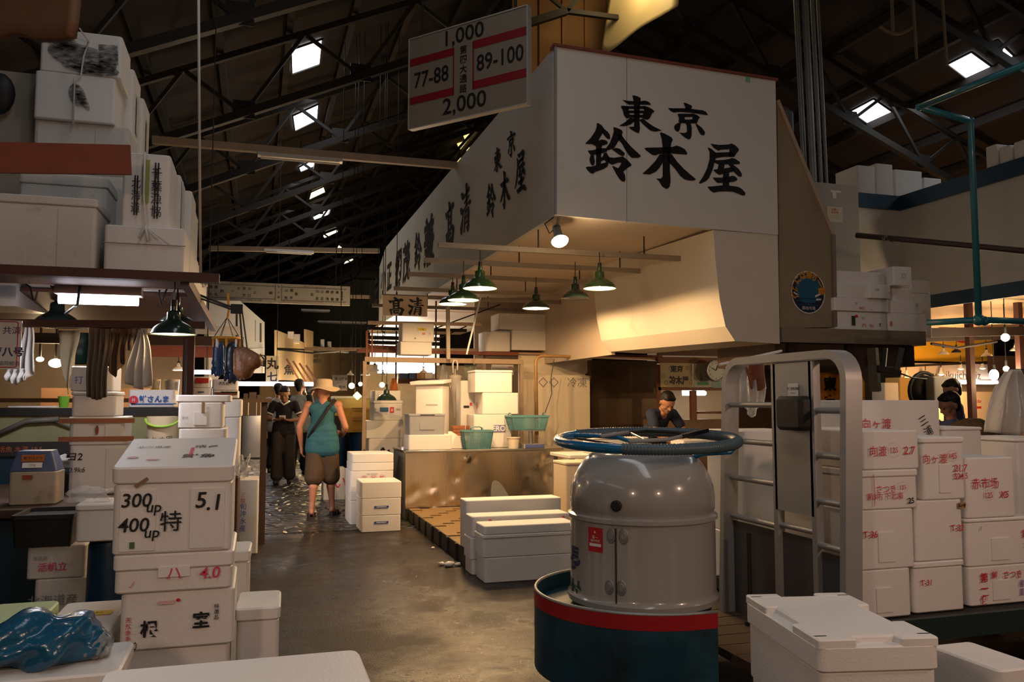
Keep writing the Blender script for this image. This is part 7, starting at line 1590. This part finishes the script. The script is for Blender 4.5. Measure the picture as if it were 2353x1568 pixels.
m = MB(); m.rbox(.02, -.14, -.22, .38, .2, .20, .03, .02); m.build('grey_box', mat('grey box', (.38, .36, .32), .5), fn, smooth=True); m = MB(); m.box(-.05, .02, -fn.location.z, .05, .1, -.15); m.build('stand', DARK, fn)
for k, (x0, x1, yt, yb, lab) in enumerate([(2036, 2070, 880, 905, 'small carton stack left of the cooling fan'), (2072, 2108, 868, 905, 'small yellow carton beside the cooling fan')]):
    foam(x0, x1, yt, 1000, 12.5, .4, lab, z0=0, lid=0, fy=12.2+.5*k, mats=(mat('yellow carton', (.62, .42, .14), .6),)*2 if k else None)
blob('brown_tarp', 'brown tarpaulin heap behind the low-topped foam box at right', 'tarpaulin', (W(2240, 975, 7.6).x, W(2240, 975, 7.6).y, .9), .36, .3, .2, mat('brown tarpaulin', (.10, .06, .03), .8, var=.3, bump=.4, bs=6), 14, .25, 36)
m = MB(); m.rbox(-.55, -.4, 0, .6, .4, .898, .02, .004); o = m.build('dark_crate', DARK); o.location = (W(2240, 975, 7.6).x+.1, W(2240, 975, 7.6).y, 0); tag(o, 'tall dark crate under the brown tarpaulin heap', 'crate')
cloth('big clear plastic bag hung up at the right picture edge', 2262, 2400, 850, 1000, 6.4, mat('clear bag', (.72, .70, .68), .22, alpha=.72, spec=.6, bump=.7, bs=9), 3, .05, 1.0, .05, 'plastic_bag', 'bag', .8)
cloth('dark green cloth hanging behind the clear bag at the right edge', 2318, 2380, 848, 960, 6.9, mat('dark green rubber', (.012, .05, .038), .4), 2, .02, 1.4, 0, 'hanging_cloth', 'cloth')
for px, lab in ((2223, 'left rusty post in front of the lit tan wall'), (2337, 'right rusty post in front of the lit tan wall')):
    m = MB(); a = onY(px, 668, 9.0); m.box(a.x-.04, 8.96, 0, a.x+.04, 9.04, a.z); tag(m.build('post', mat('rusty post', (.09, .035, .025), .7, var=.3)), lab, 'post', kind='structure')
m = MB(); m.bar(onY(2130, 765, 8.8), onY(2420, 760, 8.8), .06, .12); m.bar(onY(2100, 782, 9.4), onY(2420, 772, 9.4), .05, .06); m.tube([onY(2140, 790, 8.9), onY(2200, 800, 8.9), onY(2290, 785, 8.9)], .02, 6)
tag(m.build('dark_beam', mat('black brown beam', (.035, .022, .017), .7)), 'tangle of black brown beams under the teal pipe', 'beam', kind='structure')
m = MB(); m.bar(onY(2272, 838, 10.5), onY(2420, 838, 10.5), .05, .28); tag(m.build('dark_beam', mat('brown fascia', (.07, .035, .025), .7)), 'brown fascia board above the clear bag', 'beam', kind='structure')
bust('person in blue patterned clothes sitting low behind the topmost load box, face in profile', 2184, 933, 8.6, PI*.55, fold_mat('blue patterned cotton', (.07, .09, .20)), (.3, .8, -.4))
bust('dark haired person standing just behind the seated one in blue', 2191, 899, 10.2, PI*.3, fold_mat('dark blue cotton', (.04, .05, .10)), (-.3, .8, -.4))
# ================================================================= far middle of the aisle
CRM = mat('far cream board', (.60, .46, .28), .6, var=.12, vs_=1.2)
def facade(pts, name, label, mt, th=.06, cat='wall'):
    """upright boards following the bend of the aisle: (px, ytop, ybottom, depth)"""
    m = MB(); T = [W(x, yt, d) for x, yt, yb, d in pts]; B = [W(x, yb, d) for x, yt, yb, d in pts]
    for i in range(len(pts)-1):
        n = (T[i+1]-T[i]).cross(Vector((0, 0, 1))).normalized()*th
        m.loft([[B[i], B[i+1], T[i+1], T[i]], [B[i]-n, B[i+1]-n, T[i+1]-n, T[i]-n]])
    o = m.build(name, mt); tag(o, label, cat, kind='structure'); return o
facade([(480, 690, 900, 11.2), (552, 692, 800, 14), (608, 741, 800, 19)], 'wall_far_left', 'white panelled upper wall far down the left side of the aisle', WW)
for k, px in enumerate((540, 566, 582, 596)):
    d = 13.6+(px-540)*.075; m = MB(); a, b_ = W(px-5, 712+(px-540)*.55, d-.08), W(px+5, 786+(px-540)*.2, d-.08); m.bar(W(px, 712+(px-540)*.55, d-.06), W(px, 780+(px-540)*.12, d-.06), .09, .03)
    tag(m.build('wall_slot', mat('slot grey', (.13, .12, .10), .7)), ('first', 'second', 'third', 'fourth')[k]+' dark vertical slot in the far white wall', 'vent', 'slots in the far white wall', 'structure')
facade([(552, 802, 858, 14.0), (608, 800, 858, 18.5)], 'far_sign_band', 'far white name band with black characters below the slotted wall', WALLW, cat='sign')
def wl(px, py, d, t, h, mt=KEXT, V=False, label='', cat='lettering', b=.03):
    o = letter(None, Matrix.Translation(W(px, py, d)) @ Matrix.Rotation(-YAW, 4, 'Z') @ Matrix(((1, 0, 0, 0), (0, 0, -1, 0), (0, 1, 0, 0), (0, 0, 0, 1))), [(t, 0, 0, h*d/F_PX, mt, {'V': V, 'b': b})], 'lettering'); tag(o, label, cat, kind='structure'); return o
board('shop_sign', 'tall cream sign with two black brush characters far down the left side', 'sign', 612, 640, 818, 882, 19.0, CREAM, .05, None, [('丸', .0, .22, .42, KEXT, {'b': .03}), ('七', .0, -.25, .36, KEXT, {'b': .03})])
wl(598, 828, 17.4, '音', 30, label='single bold character on the far white band', V=False)
facade([(636, 759, 874, 20), (654, 766, 874, 20.5), (703, 790, 876, 24.5)], 'far_board_wall', 'cream sloping upper boards of the far left stalls', CRM)
facade([(703, 757, 885, 24.3), (720, 762, 885, 25)], 'far_pillar', 'tall cream pillar in the far stall boards', CRM)
facade([(719, 795, 885, 25.5), (760, 800, 885, 28), (850, 802, 880, 33), (960, 806, 870, 38)], 'far_board_wall', 'long cream name boards curving away at the end of the aisle', CRM)
wl(724, 818, 25, '魚河岸', 11, V=True, label='left vertical brush lettering on the far pillar board'); wl(733, 818, 25, '三代目', 11, V=True, label='right vertical brush lettering on the far pillar board')
wl(790, 826, 29, '今五軒〃 口 魚 廣 貝 海', 9, label='row of small black characters on the far curved boards', b=.0); wl(800, 811, 29, '七   四   五  四', 6, GREYP, label='row of tiny numerals on the far curved boards', b=0)
for k in range(4):
    m = MB(); m.bar(W(658+15*k, 825+5*k, 19.5), W(690+13*k, 878, 19.5), .04); tag(m.build('slat', MAR), ('first', 'second', 'third', 'fourth')[k]+' slanting brown slat before the lit far boards', 'slat', 'slanting slats', 'structure')
wl(664, 850, 20, '魚', 24, V=False, label='brush lettering on the glowing far board')
m = MB(); m.tube([W(637, 803, 19), W(720, 812, 19), W(800, 806, 18), W(830, 800, 18)], .025, 6); m.tube([W(637, 801, 19), W(720, 805, 19), W(800, 810, 18)], .02, 6); tag(m.build('cable', CABLE), 'pair of dark cables sagging across the end of the aisle', 'cable', kind='structure')
for k, (x0, x1, yt, yb, d) in enumerate([(660, 676, 762, 776, 21), (672, 690, 768, 788, 22), (736, 746, 780, 800, 27), (752, 762, 785, 802, 28)]):
    foam(x0, x1, yt, yb, d, .5, ('first', 'second', 'third', 'fourth')[k]+' pale box stored on top of the far left boards', lid=0)['kind'] = 'structure'
facade([(600, 885, 1010, 27), (720, 888, 990, 30), (900, 890, 960, 34)], 'far_back_wall', 'warm lit shop backs at the end of the aisle', mat('far warm wall', (.50, .36, .20), .7, var=.4, vs_=2))
for k, (px, py, d, pw) in enumerate([(660, 905, 20, 130), (770, 900, 24, 160), (815, 895, 18, 90), (880, 890, 15.5, 60)]):
    point('far_stall_glow', W(px, py, d-.8), pw, (1, .66, .32), .2)
stn = thing('steel_tank', 'stainless tank on the floor far down the left of the aisle', 'tank', (W(578, 1040, 21).x, W(578, 1040, 21).y, 0)); h_ = W(578, 955, 21).z
m = MB(); m.rbox(-.27, -.3, .04, .27, .3, h_, .04, .01); m.build('body', STEEL, stn, smooth=True); m = MB(); m.box(-.25, -.28, 0, .25, .28, .04); m.build('base', DARK, stn)
for k, (px, yt, w_) in enumerate(((564, 905, 10), (580, 902, 16), (594, 908, 8))):
    m = MB(); p = W(px, 955, 21); m.box(-w_*21/F_PX/2, -.1, 0, w_*21/F_PX/2, .1, (955-yt)*21/F_PX); o = m.build('plank', WOODD); o.location = (p.x, p.y, h_+.002); tag(o, ('left', 'middle', 'right')[k]+' dark upright plank standing on the far steel tank', 'plank')
facade([(560, 925, 955, 23), (612, 925, 955, 24)], 'far_lit_panel', 'bright plastic covered shelf front far left', mat('lit plastic', (.75, .62, .42), .5))
# yellow crates on blue tubs, and goods left of the counter
yc = bin_box('yellow_crate', 'lower yellow plastic crate standing on the blue tub in the aisle', 'crate', 789, 856, 966, 994, 13.2, .5, mat('ochre crate', (.34, .19, .02), .5), z0=None, taper=.97, handle=True)
bin_box('yellow_crate', 'upper yellow plastic crate on the lower one in the aisle', 'crate', 787, 857, 937, 966, 13.2, .5, mat('ochre crate', (.34, .19, .02), .5), z0=yc['_top']+.002, taper=.97)
zy = yc.location.z
BT = mat('deep blue tub', (.008, .04, .10), .4)
for k, (px, r) in enumerate(((770, .19), (838, .21))):
    q = onY(px, 990, 13.3); t = thing('blue_tub', ('left', 'right')[k]+' tall blue plastic tub under the yellow crates', 'tub', (q.x, 13.5, 0)); H_ = zy-.003
    m = MB(); m.lathe([(r*.85, 0), (r*.95, H_*.7), (r*.98, H_*.72), (r*.98, H_*.78), (r*.99, H_*.8), (r*.99, H_*.86), (r, H_*.88), (r*1.03, H_*.95), (r*1.03, H_), (r*.5, H_)], 28, c0=True, c1=True); m.build('body', BT, t, smooth=True)
tk = thing('glass_tank', 'yellow lit glass fish tank behind the yellow crates', 'tank', (onY(830, 930, 14.2).x, 14.4, 0)); a, b_ = onY(770, 912, 14.2), onY(905, 955, 14.2)
m = MB(); m.box(a.x-tk.location.x, -.2, b_.z, b_.x-tk.location.x, .5, a.z); m.build('water', mat('yellow water', (.42, .32, .10), .15, var=.3, spec=.6), tk); m = MB(); m.box(a.x-tk.location.x, -.22, 0, b_.x-tk.location.x, .5, b_.z-.002); m.build('stand', DARK, tk)
m = MB(); m.box(a.x-tk.location.x-.01, -.215, a.z-.03, b_.x-tk.location.x+.01, .51, a.z+.01); m.build('rim', GALV, tk)
board('grey_notice', 'grey notice board with dark writing partly behind the sun hat', 'notice', 764, 798, 862, 898, 14.0, mat('pale grey board', (.30, .33, .37), .6), .02, None, [('豊洲移転', .1, .25, .22, KEXT, {'b': .02}), ('反対', .0, .0, .16, GREYP), ('築地', .15, -.28, .22, KEXT, {'b': .02})])
_g = [q for q in COL.objects if q.name == 'grey_notice'][0]; m = MB(); m.bar((0, .01, .2), (0, .01, roofL(_g.location.x)-_g.location.z-.1), .012); m.build('hanger', DARK, _g)
stack([
 (846, 925, 1008, 'lowest long foam box left behind the steel counter', dict(yb=1040, lid=0)),
 (840, 928, 967, 'foam box draped with black plastic, left behind the counter', dict(lid=0)),
 (858, 926, 921, 'foam box with a blue and red fish print left of the large fish box', dict(lid=.04, marks=[MK('#r .12 .06', .36, .45, 1, mat('blue fish print', (.04, .14, .30), .5)), MK('#r .06 .08', .62, .47, 1, RED), MK('産', .62, .47, .14, FOAMLID, z=.001), MK('鮮魚', .84, .45, .10, GREYP)])),
 (860, 922, 898, 'plain foam box behind the hanging dark green lamp', dict(lid=0)),
], 12.0, .5, z0=0, fy=11.9)
pendant(888, 920, 11.4, 46, 'dark green pendant lamp hanging low left of the counter', False, 0, ENAMELD, cord_to=2.2)
blob('black_bag', 'black plastic sheet bunched over the boxes left of the counter', 'plastic sheet', (onY(826, 1030, 11.5).x, 11.5, 0), .11, .2, .42, mat('black film', (.012, .012, .014), .25, bump=.6, bs=10), 31, .25, 40)
blob('black_bag', 'crumpled black bag standing behind the pile with red print', 'bag', (onY(884, 1030, 11.3).x, 11.3, .45), .12, .12, .2, mat('black film', (.012, .012, .014), .25, bump=.6, bs=10), 33, .4, 40)
m = MB(); m.rbox(-.16, -.2, 0, .3, .2, .448, .02, .004); o = m.build('dark_crate', DARK); o.location = (onY(884, 1030, 11.3).x, 11.3, 0); tag(o, 'dark crate under the crumpled black bag', 'crate')
for k, (px, w_, yt, mt_, lab) in enumerate(((850, 22, 1013, PLASTIC_W, 'pale tin standing beside the black bag'), (884+2, 14, 1014, mat('red tin', (.40, .10, .04), .5), 'red brown tin standing beside the black bag'))):
    pass
# shelf with blue cartons and hanging lamps over the passage
YV = 13.6
sv = thing('hanging_shelf', 'brown hanging shelf with goods beyond the rack', 'shelf', (onY(958, 875, YV).x, YV, onY(958, 878, YV).z)); a, b_ = onY(912, 878, YV), onY(1004, 878, YV); w5 = (b_.x-a.x)/2
m = MB(); m.box(-w5, -.12, -.03, w5, .15, 0); m.box(-w5, -.13, 0, w5, -.115, .05); m.build('board', MAR, sv)
m = MB(); m.bar((-w5, .1, 0), (-w5, .1, 1.5), .025); m.build('hanger', DARK, sv); m = MB(); m.bar((w5, .1, 0), (w5, .1, 1.5), .025); m.build('hanger', DARK, sv)
zs2 = sv.location.z+.002
for k, (x0, x1, mt_, lab) in enumerate(((917, 938, mat('blue carton', (.015, .05, .16), .5), 'left blue carton on the hanging shelf'), (939, 956, mat('blue carton', (.015, .05, .16), .5), 'right blue carton on the hanging shelf'), (957, 975, mat('tan parcel', (.40, .22, .10), .6), 'tan parcel on the hanging shelf'), (976, 994, FOAMD, 'white crumpled parcel on the hanging shelf'))):
    a, b_ = onY(x0, 858, YV-.08), onY(x1, 876, YV-.08); m = MB(); m.rbox(a.x, YV-.10, zs2, b_.x, YV+.12, a.z-.0+.004*k, .01, .004); tag(m.build('carton', mt_, smooth=True), lab, 'carton')
m = MB(); m.box(*onY(850, 838, 19), *(onY(1010, 770, 19)+Vector((0, .05, 0)))); tag(m.build('far_lit_ceiling', mat('far pale ceiling', (.60, .58, .52), .6)), 'pale lit boards seen through the rack far behind', 'wall', kind='structure')
point('far_white_glow', onY(930, 800, 18.2), 120, (1, .95, .85), .2)
board('far_shelf_wall', 'far stall wall with pale goods beyond the rack', 'wall', 840, 1230, 838, 980, 16.5, mat('far stall wall', (.52, .42, .28), .7, var=.45, vs_=3), .05, 0)['kind'] = 'structure'
a, b_ = onY(868, 848, 15.9), onY(1000, 848, 15.9); t = thing('tube_light', 'bright white light strip behind the hanging shelf', 'light fixture', (a+b_)/2); L_ = b_.x-a.x
m = MB(); m.rbox(-L_/2, -.03, -.07, L_/2, .03, .07, .02, .01); m.build('tube', emat('cool tube', (.95, .9, 1), 14), t, smooth=True); m = MB(); m.box(-L_/2, .031, -.09, L_/2, .06, .09); m.build('housing', PLASTIC_W, t)
for k, (px, py, w_, lit, lab) in enumerate([(840, 862, 20, True, 'lit white bell lamp left under the rack'), (861, 853, 22, False, 'white bell lamp second from left under the rack'), (880, 862, 14, False, 'small bell lamp third under the rack'), (805, 862, 16, False, 'small pale bell lamp above the grey notice'), (973, 857, 18, False, 'white bell lamp right of the hanging shelf goods')]):
    pendant(px, py, 13.0, w_, lab, lit, 30, ENAMELW, cord_to=2.5, group='white bell lamps under the rack')
for k, (px, py, r, lab) in enumerate([(808, 887, .05, 'left glowing bulb behind the sun hat'), (828, 883, .035, 'small glowing bulb between two others'), (878, 885, .045, 'glowing bulb left of the low green lamp'), (884, 778, .035, 'upper glowing bulb behind the rack rails'), (867, 806, .035, 'lower glowing bulb behind the rack rails'), (910, 817, .04, 'glowing bulb beside the plain rack box')]):
    q = W(px, py, 14.0); t = thing('bare_bulb', lab, 'lamp', q); m = MB(); m.ball((0, 0, 0), r, 12, 8); m.build('bulb', BULBO if k < 3 else BULB, t, smooth='all'); m = MB(); m.tube([(0, 0, r*.8), (0, 0, roofL(q.x)-q.z-.05)], .006, 6); m.build('cord', CABLE, t)
m = MB(); m.tube([W(816, 905, 13.9), W(826, 915, 13.9)], .05, 8);  t_ = m.build('lit_spot', emat('warm spot', (1, .72, .25), 5), smooth='all'); tag(t_, 'glowing yellow spot lamp shining down on the glass tank', 'lamp'); m = MB(); _p = W(815, 904, 13.9); m.tube([_p, (_p.x, _p.y, roofL(_p.x)-.05)], .006, 6); m.build('cord', CABLE, t_)
for k, (px, yt, yb, mt_, lab) in enumerate(((905, 870, 900, mat('orange fabric', (.42, .12, .03), .7), 'small orange bag hanging beyond the low green lamp'), (1020, 838, 880, CLEAR, 'clear bag hanging left of the umbrella'))):
    cloth(lab, px-8, px+8, yt, yb, 12.6, mt_, 1, .01, 1.2, .1, 'hanging_bag', 'bag', .5)
m = MB(); a = onY(1075, 870, 12.15); 
cloth('grey green rubber gloves bunch hanging behind the umbrella', 1066, 1095, 838, 880, 12.2, mat('grey green cloth', (.22, .22, .17), .8, var=.2), 2, .02, .8, .2, 'hanging_cloth', 'cloth')
board('red_notice', 'white card with red squares on the rack post right of the tall boxes', 'notice', 1130, 1180, 838, 862, 12.15, PLASTIC_W, .01, None, [('#r .07 .10', .34, 0, 1, RED), ('♥', .34, 0, .5, PLASTIC_W, {'z': .001})])
foam(1058, 1096, 875, 950, 11.9, .3, 'pale box with a blue and red print behind the bright pile', z0=CT+.0, lid=0, fy=YC+.78, marks=[MK('#r .08 .03', .35, .4, 1, KEXT), MK('#r .03 .04', .62, .36, 1, RED)])
# the long hanging name board over the aisle
YW = 15.3
a, b_ = onY(463, 645, YW), onY(804, 703, YW)
t = thing('aisle_name_board', 'long white hanging board listing stall names over the far aisle', 'sign', ((a.x+b_.x)/2, YW, b_.z)); w6, h6 = b_.x-a.x, a.z-b_.z
m = MB(); m.box(-w6/2, 0, 0, w6/2, .04, h6); m.build('panel', mat('aisle sign white', (.66, .63, .53), .5), t)
for s in (-1, 1): m = MB(); m.bar((s*w6*.4, .02, h6), (s*w6*.4, .02, h6+1.2), .015); m.build('hanger', DARK, t)
def nx(px): return ((px/6.723+460)-463)/341-.5
def ny(py): return .5-((py/6.723+640)-646)/56.5
NI = []
for s_, px, py in [('蔵', 160, 150), ('蔵', 240, 150), ('釣', 328, 218), ('十', 487, 218), ('大', 575, 158), ('池', 655, 155), ('山', 738, 155), ('上', 820, 222), ('崎', 1065, 228), ('口', 735, 292), ('丸', 160, 290), ('丸', 240, 290), ('港', 655, 290), ('山', 1300, 163), ('畑', 1383, 163), ('新', 1462, 230), ('石', 1705, 230), ('川', 1787, 165), ('小', 1867, 165), ('網', 1948, 165), ('鈴', 2028, 167), ('高', 2107, 167), ('治', 1298, 303), ('市', 1380, 303), ('庄', 1785, 303), ('正', 1867, 303), ('茂', 1948, 303), ('兼', 2028, 305), ('清', 2105, 305)]:
    NI.append((s_, nx(px)*w6, ny(py)*h6, .165*h6, KEXT, {'b': .012}))
NI += [('東京鈴木屋', nx(2185)*w6, ny(240)*h6, .095*h6, KEXT, {'V': 1, 'b': .02}), ('第１０６６－第１０７７', nx(610)*w6, ny(65)*h6, .10*h6, REDP, {'sx': 1.0}), ('第２０７７－第２０８８', nx(1745)*w6, ny(82)*h6, .10*h6, REDP), ('第', nx(1185)*w6, ny(98)*h6, .11*h6, GRP, {'b': .02}), ('七', nx(1185)*w6, ny(205)*h6, .11*h6, REDP, {'b': .02}), ('横', nx(1185)*w6, ny(305)*h6, .11*h6, KEXT, {'b': .01}),
       ('車両乗入禁止時間', nx(820)*w6, ny(375)*h6, .085*h6, KEXT), ('小車７:００－１０:３０・ターレット６:３０－１１:００', nx(1560)*w6, ny(382)*h6, .085*h6, REDP)]
for x0, y0, x1, y1 in ((130, 95, 1130, 95), (1240, 103, 2255, 103), (80, 345, 1130, 345), (1240, 358, 2255, 358)): NI.append(('#r %.3f .012' % ((x1-x0)/6.723/341*w6), (nx(x0)+nx(x1))/2*w6, ny(y0)*h6, 1, GREYP))
for x_ in (1135, 1232): NI.append(('#r .012 %.3f' % (h6*.82), nx(x_)*w6, ny(215)*h6, 1, GREYP))
letter(t, Matrix.Translation((0, -.003, h6/2)) @ Matrix(((1, 0, 0, 0), (0, 0, -1, 0), (0, 1, 0, 0), (0, 0, 0, 1))), NI)
# ---- numbered sign hung at an angle in front of the canopy
TLs, BLs, TRs, BRs = W(941, 101, 8.1), W(941, 308, 8.1), W(1211, -2, 7.4), W(1211, 227, 7.4)
c = (TLs+BLs+TRs+BRs)/4; ux = ((TRs+BRs)/2-(TLs+BLs)/2); ux.z = 0; w7 = ux.length; h7 = ((TLs-BLs).length+(TRs-BRs).length)/2; ux.normalize()
t = thing('aisle_number_sign', 'large off-white hanging sign with red bars and stall numbers 77-88 and 89-100', 'sign', c, math.atan2(ux.y, ux.x))
m = MB(); m.box(-w7/2, 0, -h7/2, w7/2, .05, h7/2); m.build('panel', mat('unlit sign white', (.20, .17, .13), .6, var=.1, vs_=1.2), t)  # white panel, its lack of light put into a darker base colour
m = MB()
for x in (-w7/2-.012, w7/2): m.box(x, -.008, -h7/2-.01, x+.012, .058, h7/2+.01)
m.box(-w7/2, -.008, -h7/2-.014, w7/2, .058, -h7/2-.002); m.box(-w7/2, -.008, h7/2+.002, w7/2, .058, h7/2+.014); m.build('edge_frame', mat('pale alloy edge', (.42, .40, .36), .5, .3), t)
DR = mat('dark red bar', (.20, .008, .012), .5)
S7 = lambda v: v*h7
letter(t, Matrix(((1, 0, 0, 0), (0, 0, -1, -.004), (0, 1, 0, 0), (0, 0, 0, 1))), [
 ('#r %.3f %.3f' % (w7*.395, h7*.082), -w7*.297, S7(.235), 1, DR), ('#r %.3f %.3f' % (w7*.395, h7*.082), -w7*.297, S7(-.20), 1, DR), ('#r %.3f %.3f' % (w7*.012, h7*.52), -w7*.103, S7(.015), 1, DR),
 ('#r %.3f %.3f' % (w7*.432, h7*.088), w7*.28, S7(.245), 1, DR), ('#r %.3f %.3f' % (w7*.432, h7*.088), w7*.28, S7(-.19), 1, DR), ('#r %.3f %.3f' % (w7*.012, h7*.52), w7*.066, S7(.025), 1, DR),
 ('1,000', .0-w7*.01, S7(.385), .235*h7, KEXT, {'b': .012, 'sx': 1.05}), ('2,000', -w7*.01, S7(-.365), .245*h7, KEXT, {'b': .012, 'sx': 1.05}), ('77-88', -w7*.30, S7(.02), .245*h7, KEXT, {'b': .012, 'sx': .84}), ('89-100', w7*.285, S7(.035), .245*h7, KEXT, {'b': .012, 'sx': .84}), ('第四大通路', -w7*.018, S7(.015), .098*h7, KEXT, {'V': 1, 'b': .015})])
for x in (-w7*.4, w7*.4): m = MB(); m.bar((x, .025, h7/2), (x, .025, roofL(c.x)-c.z-1.2), .02); m.build('hanger', DARK, t)
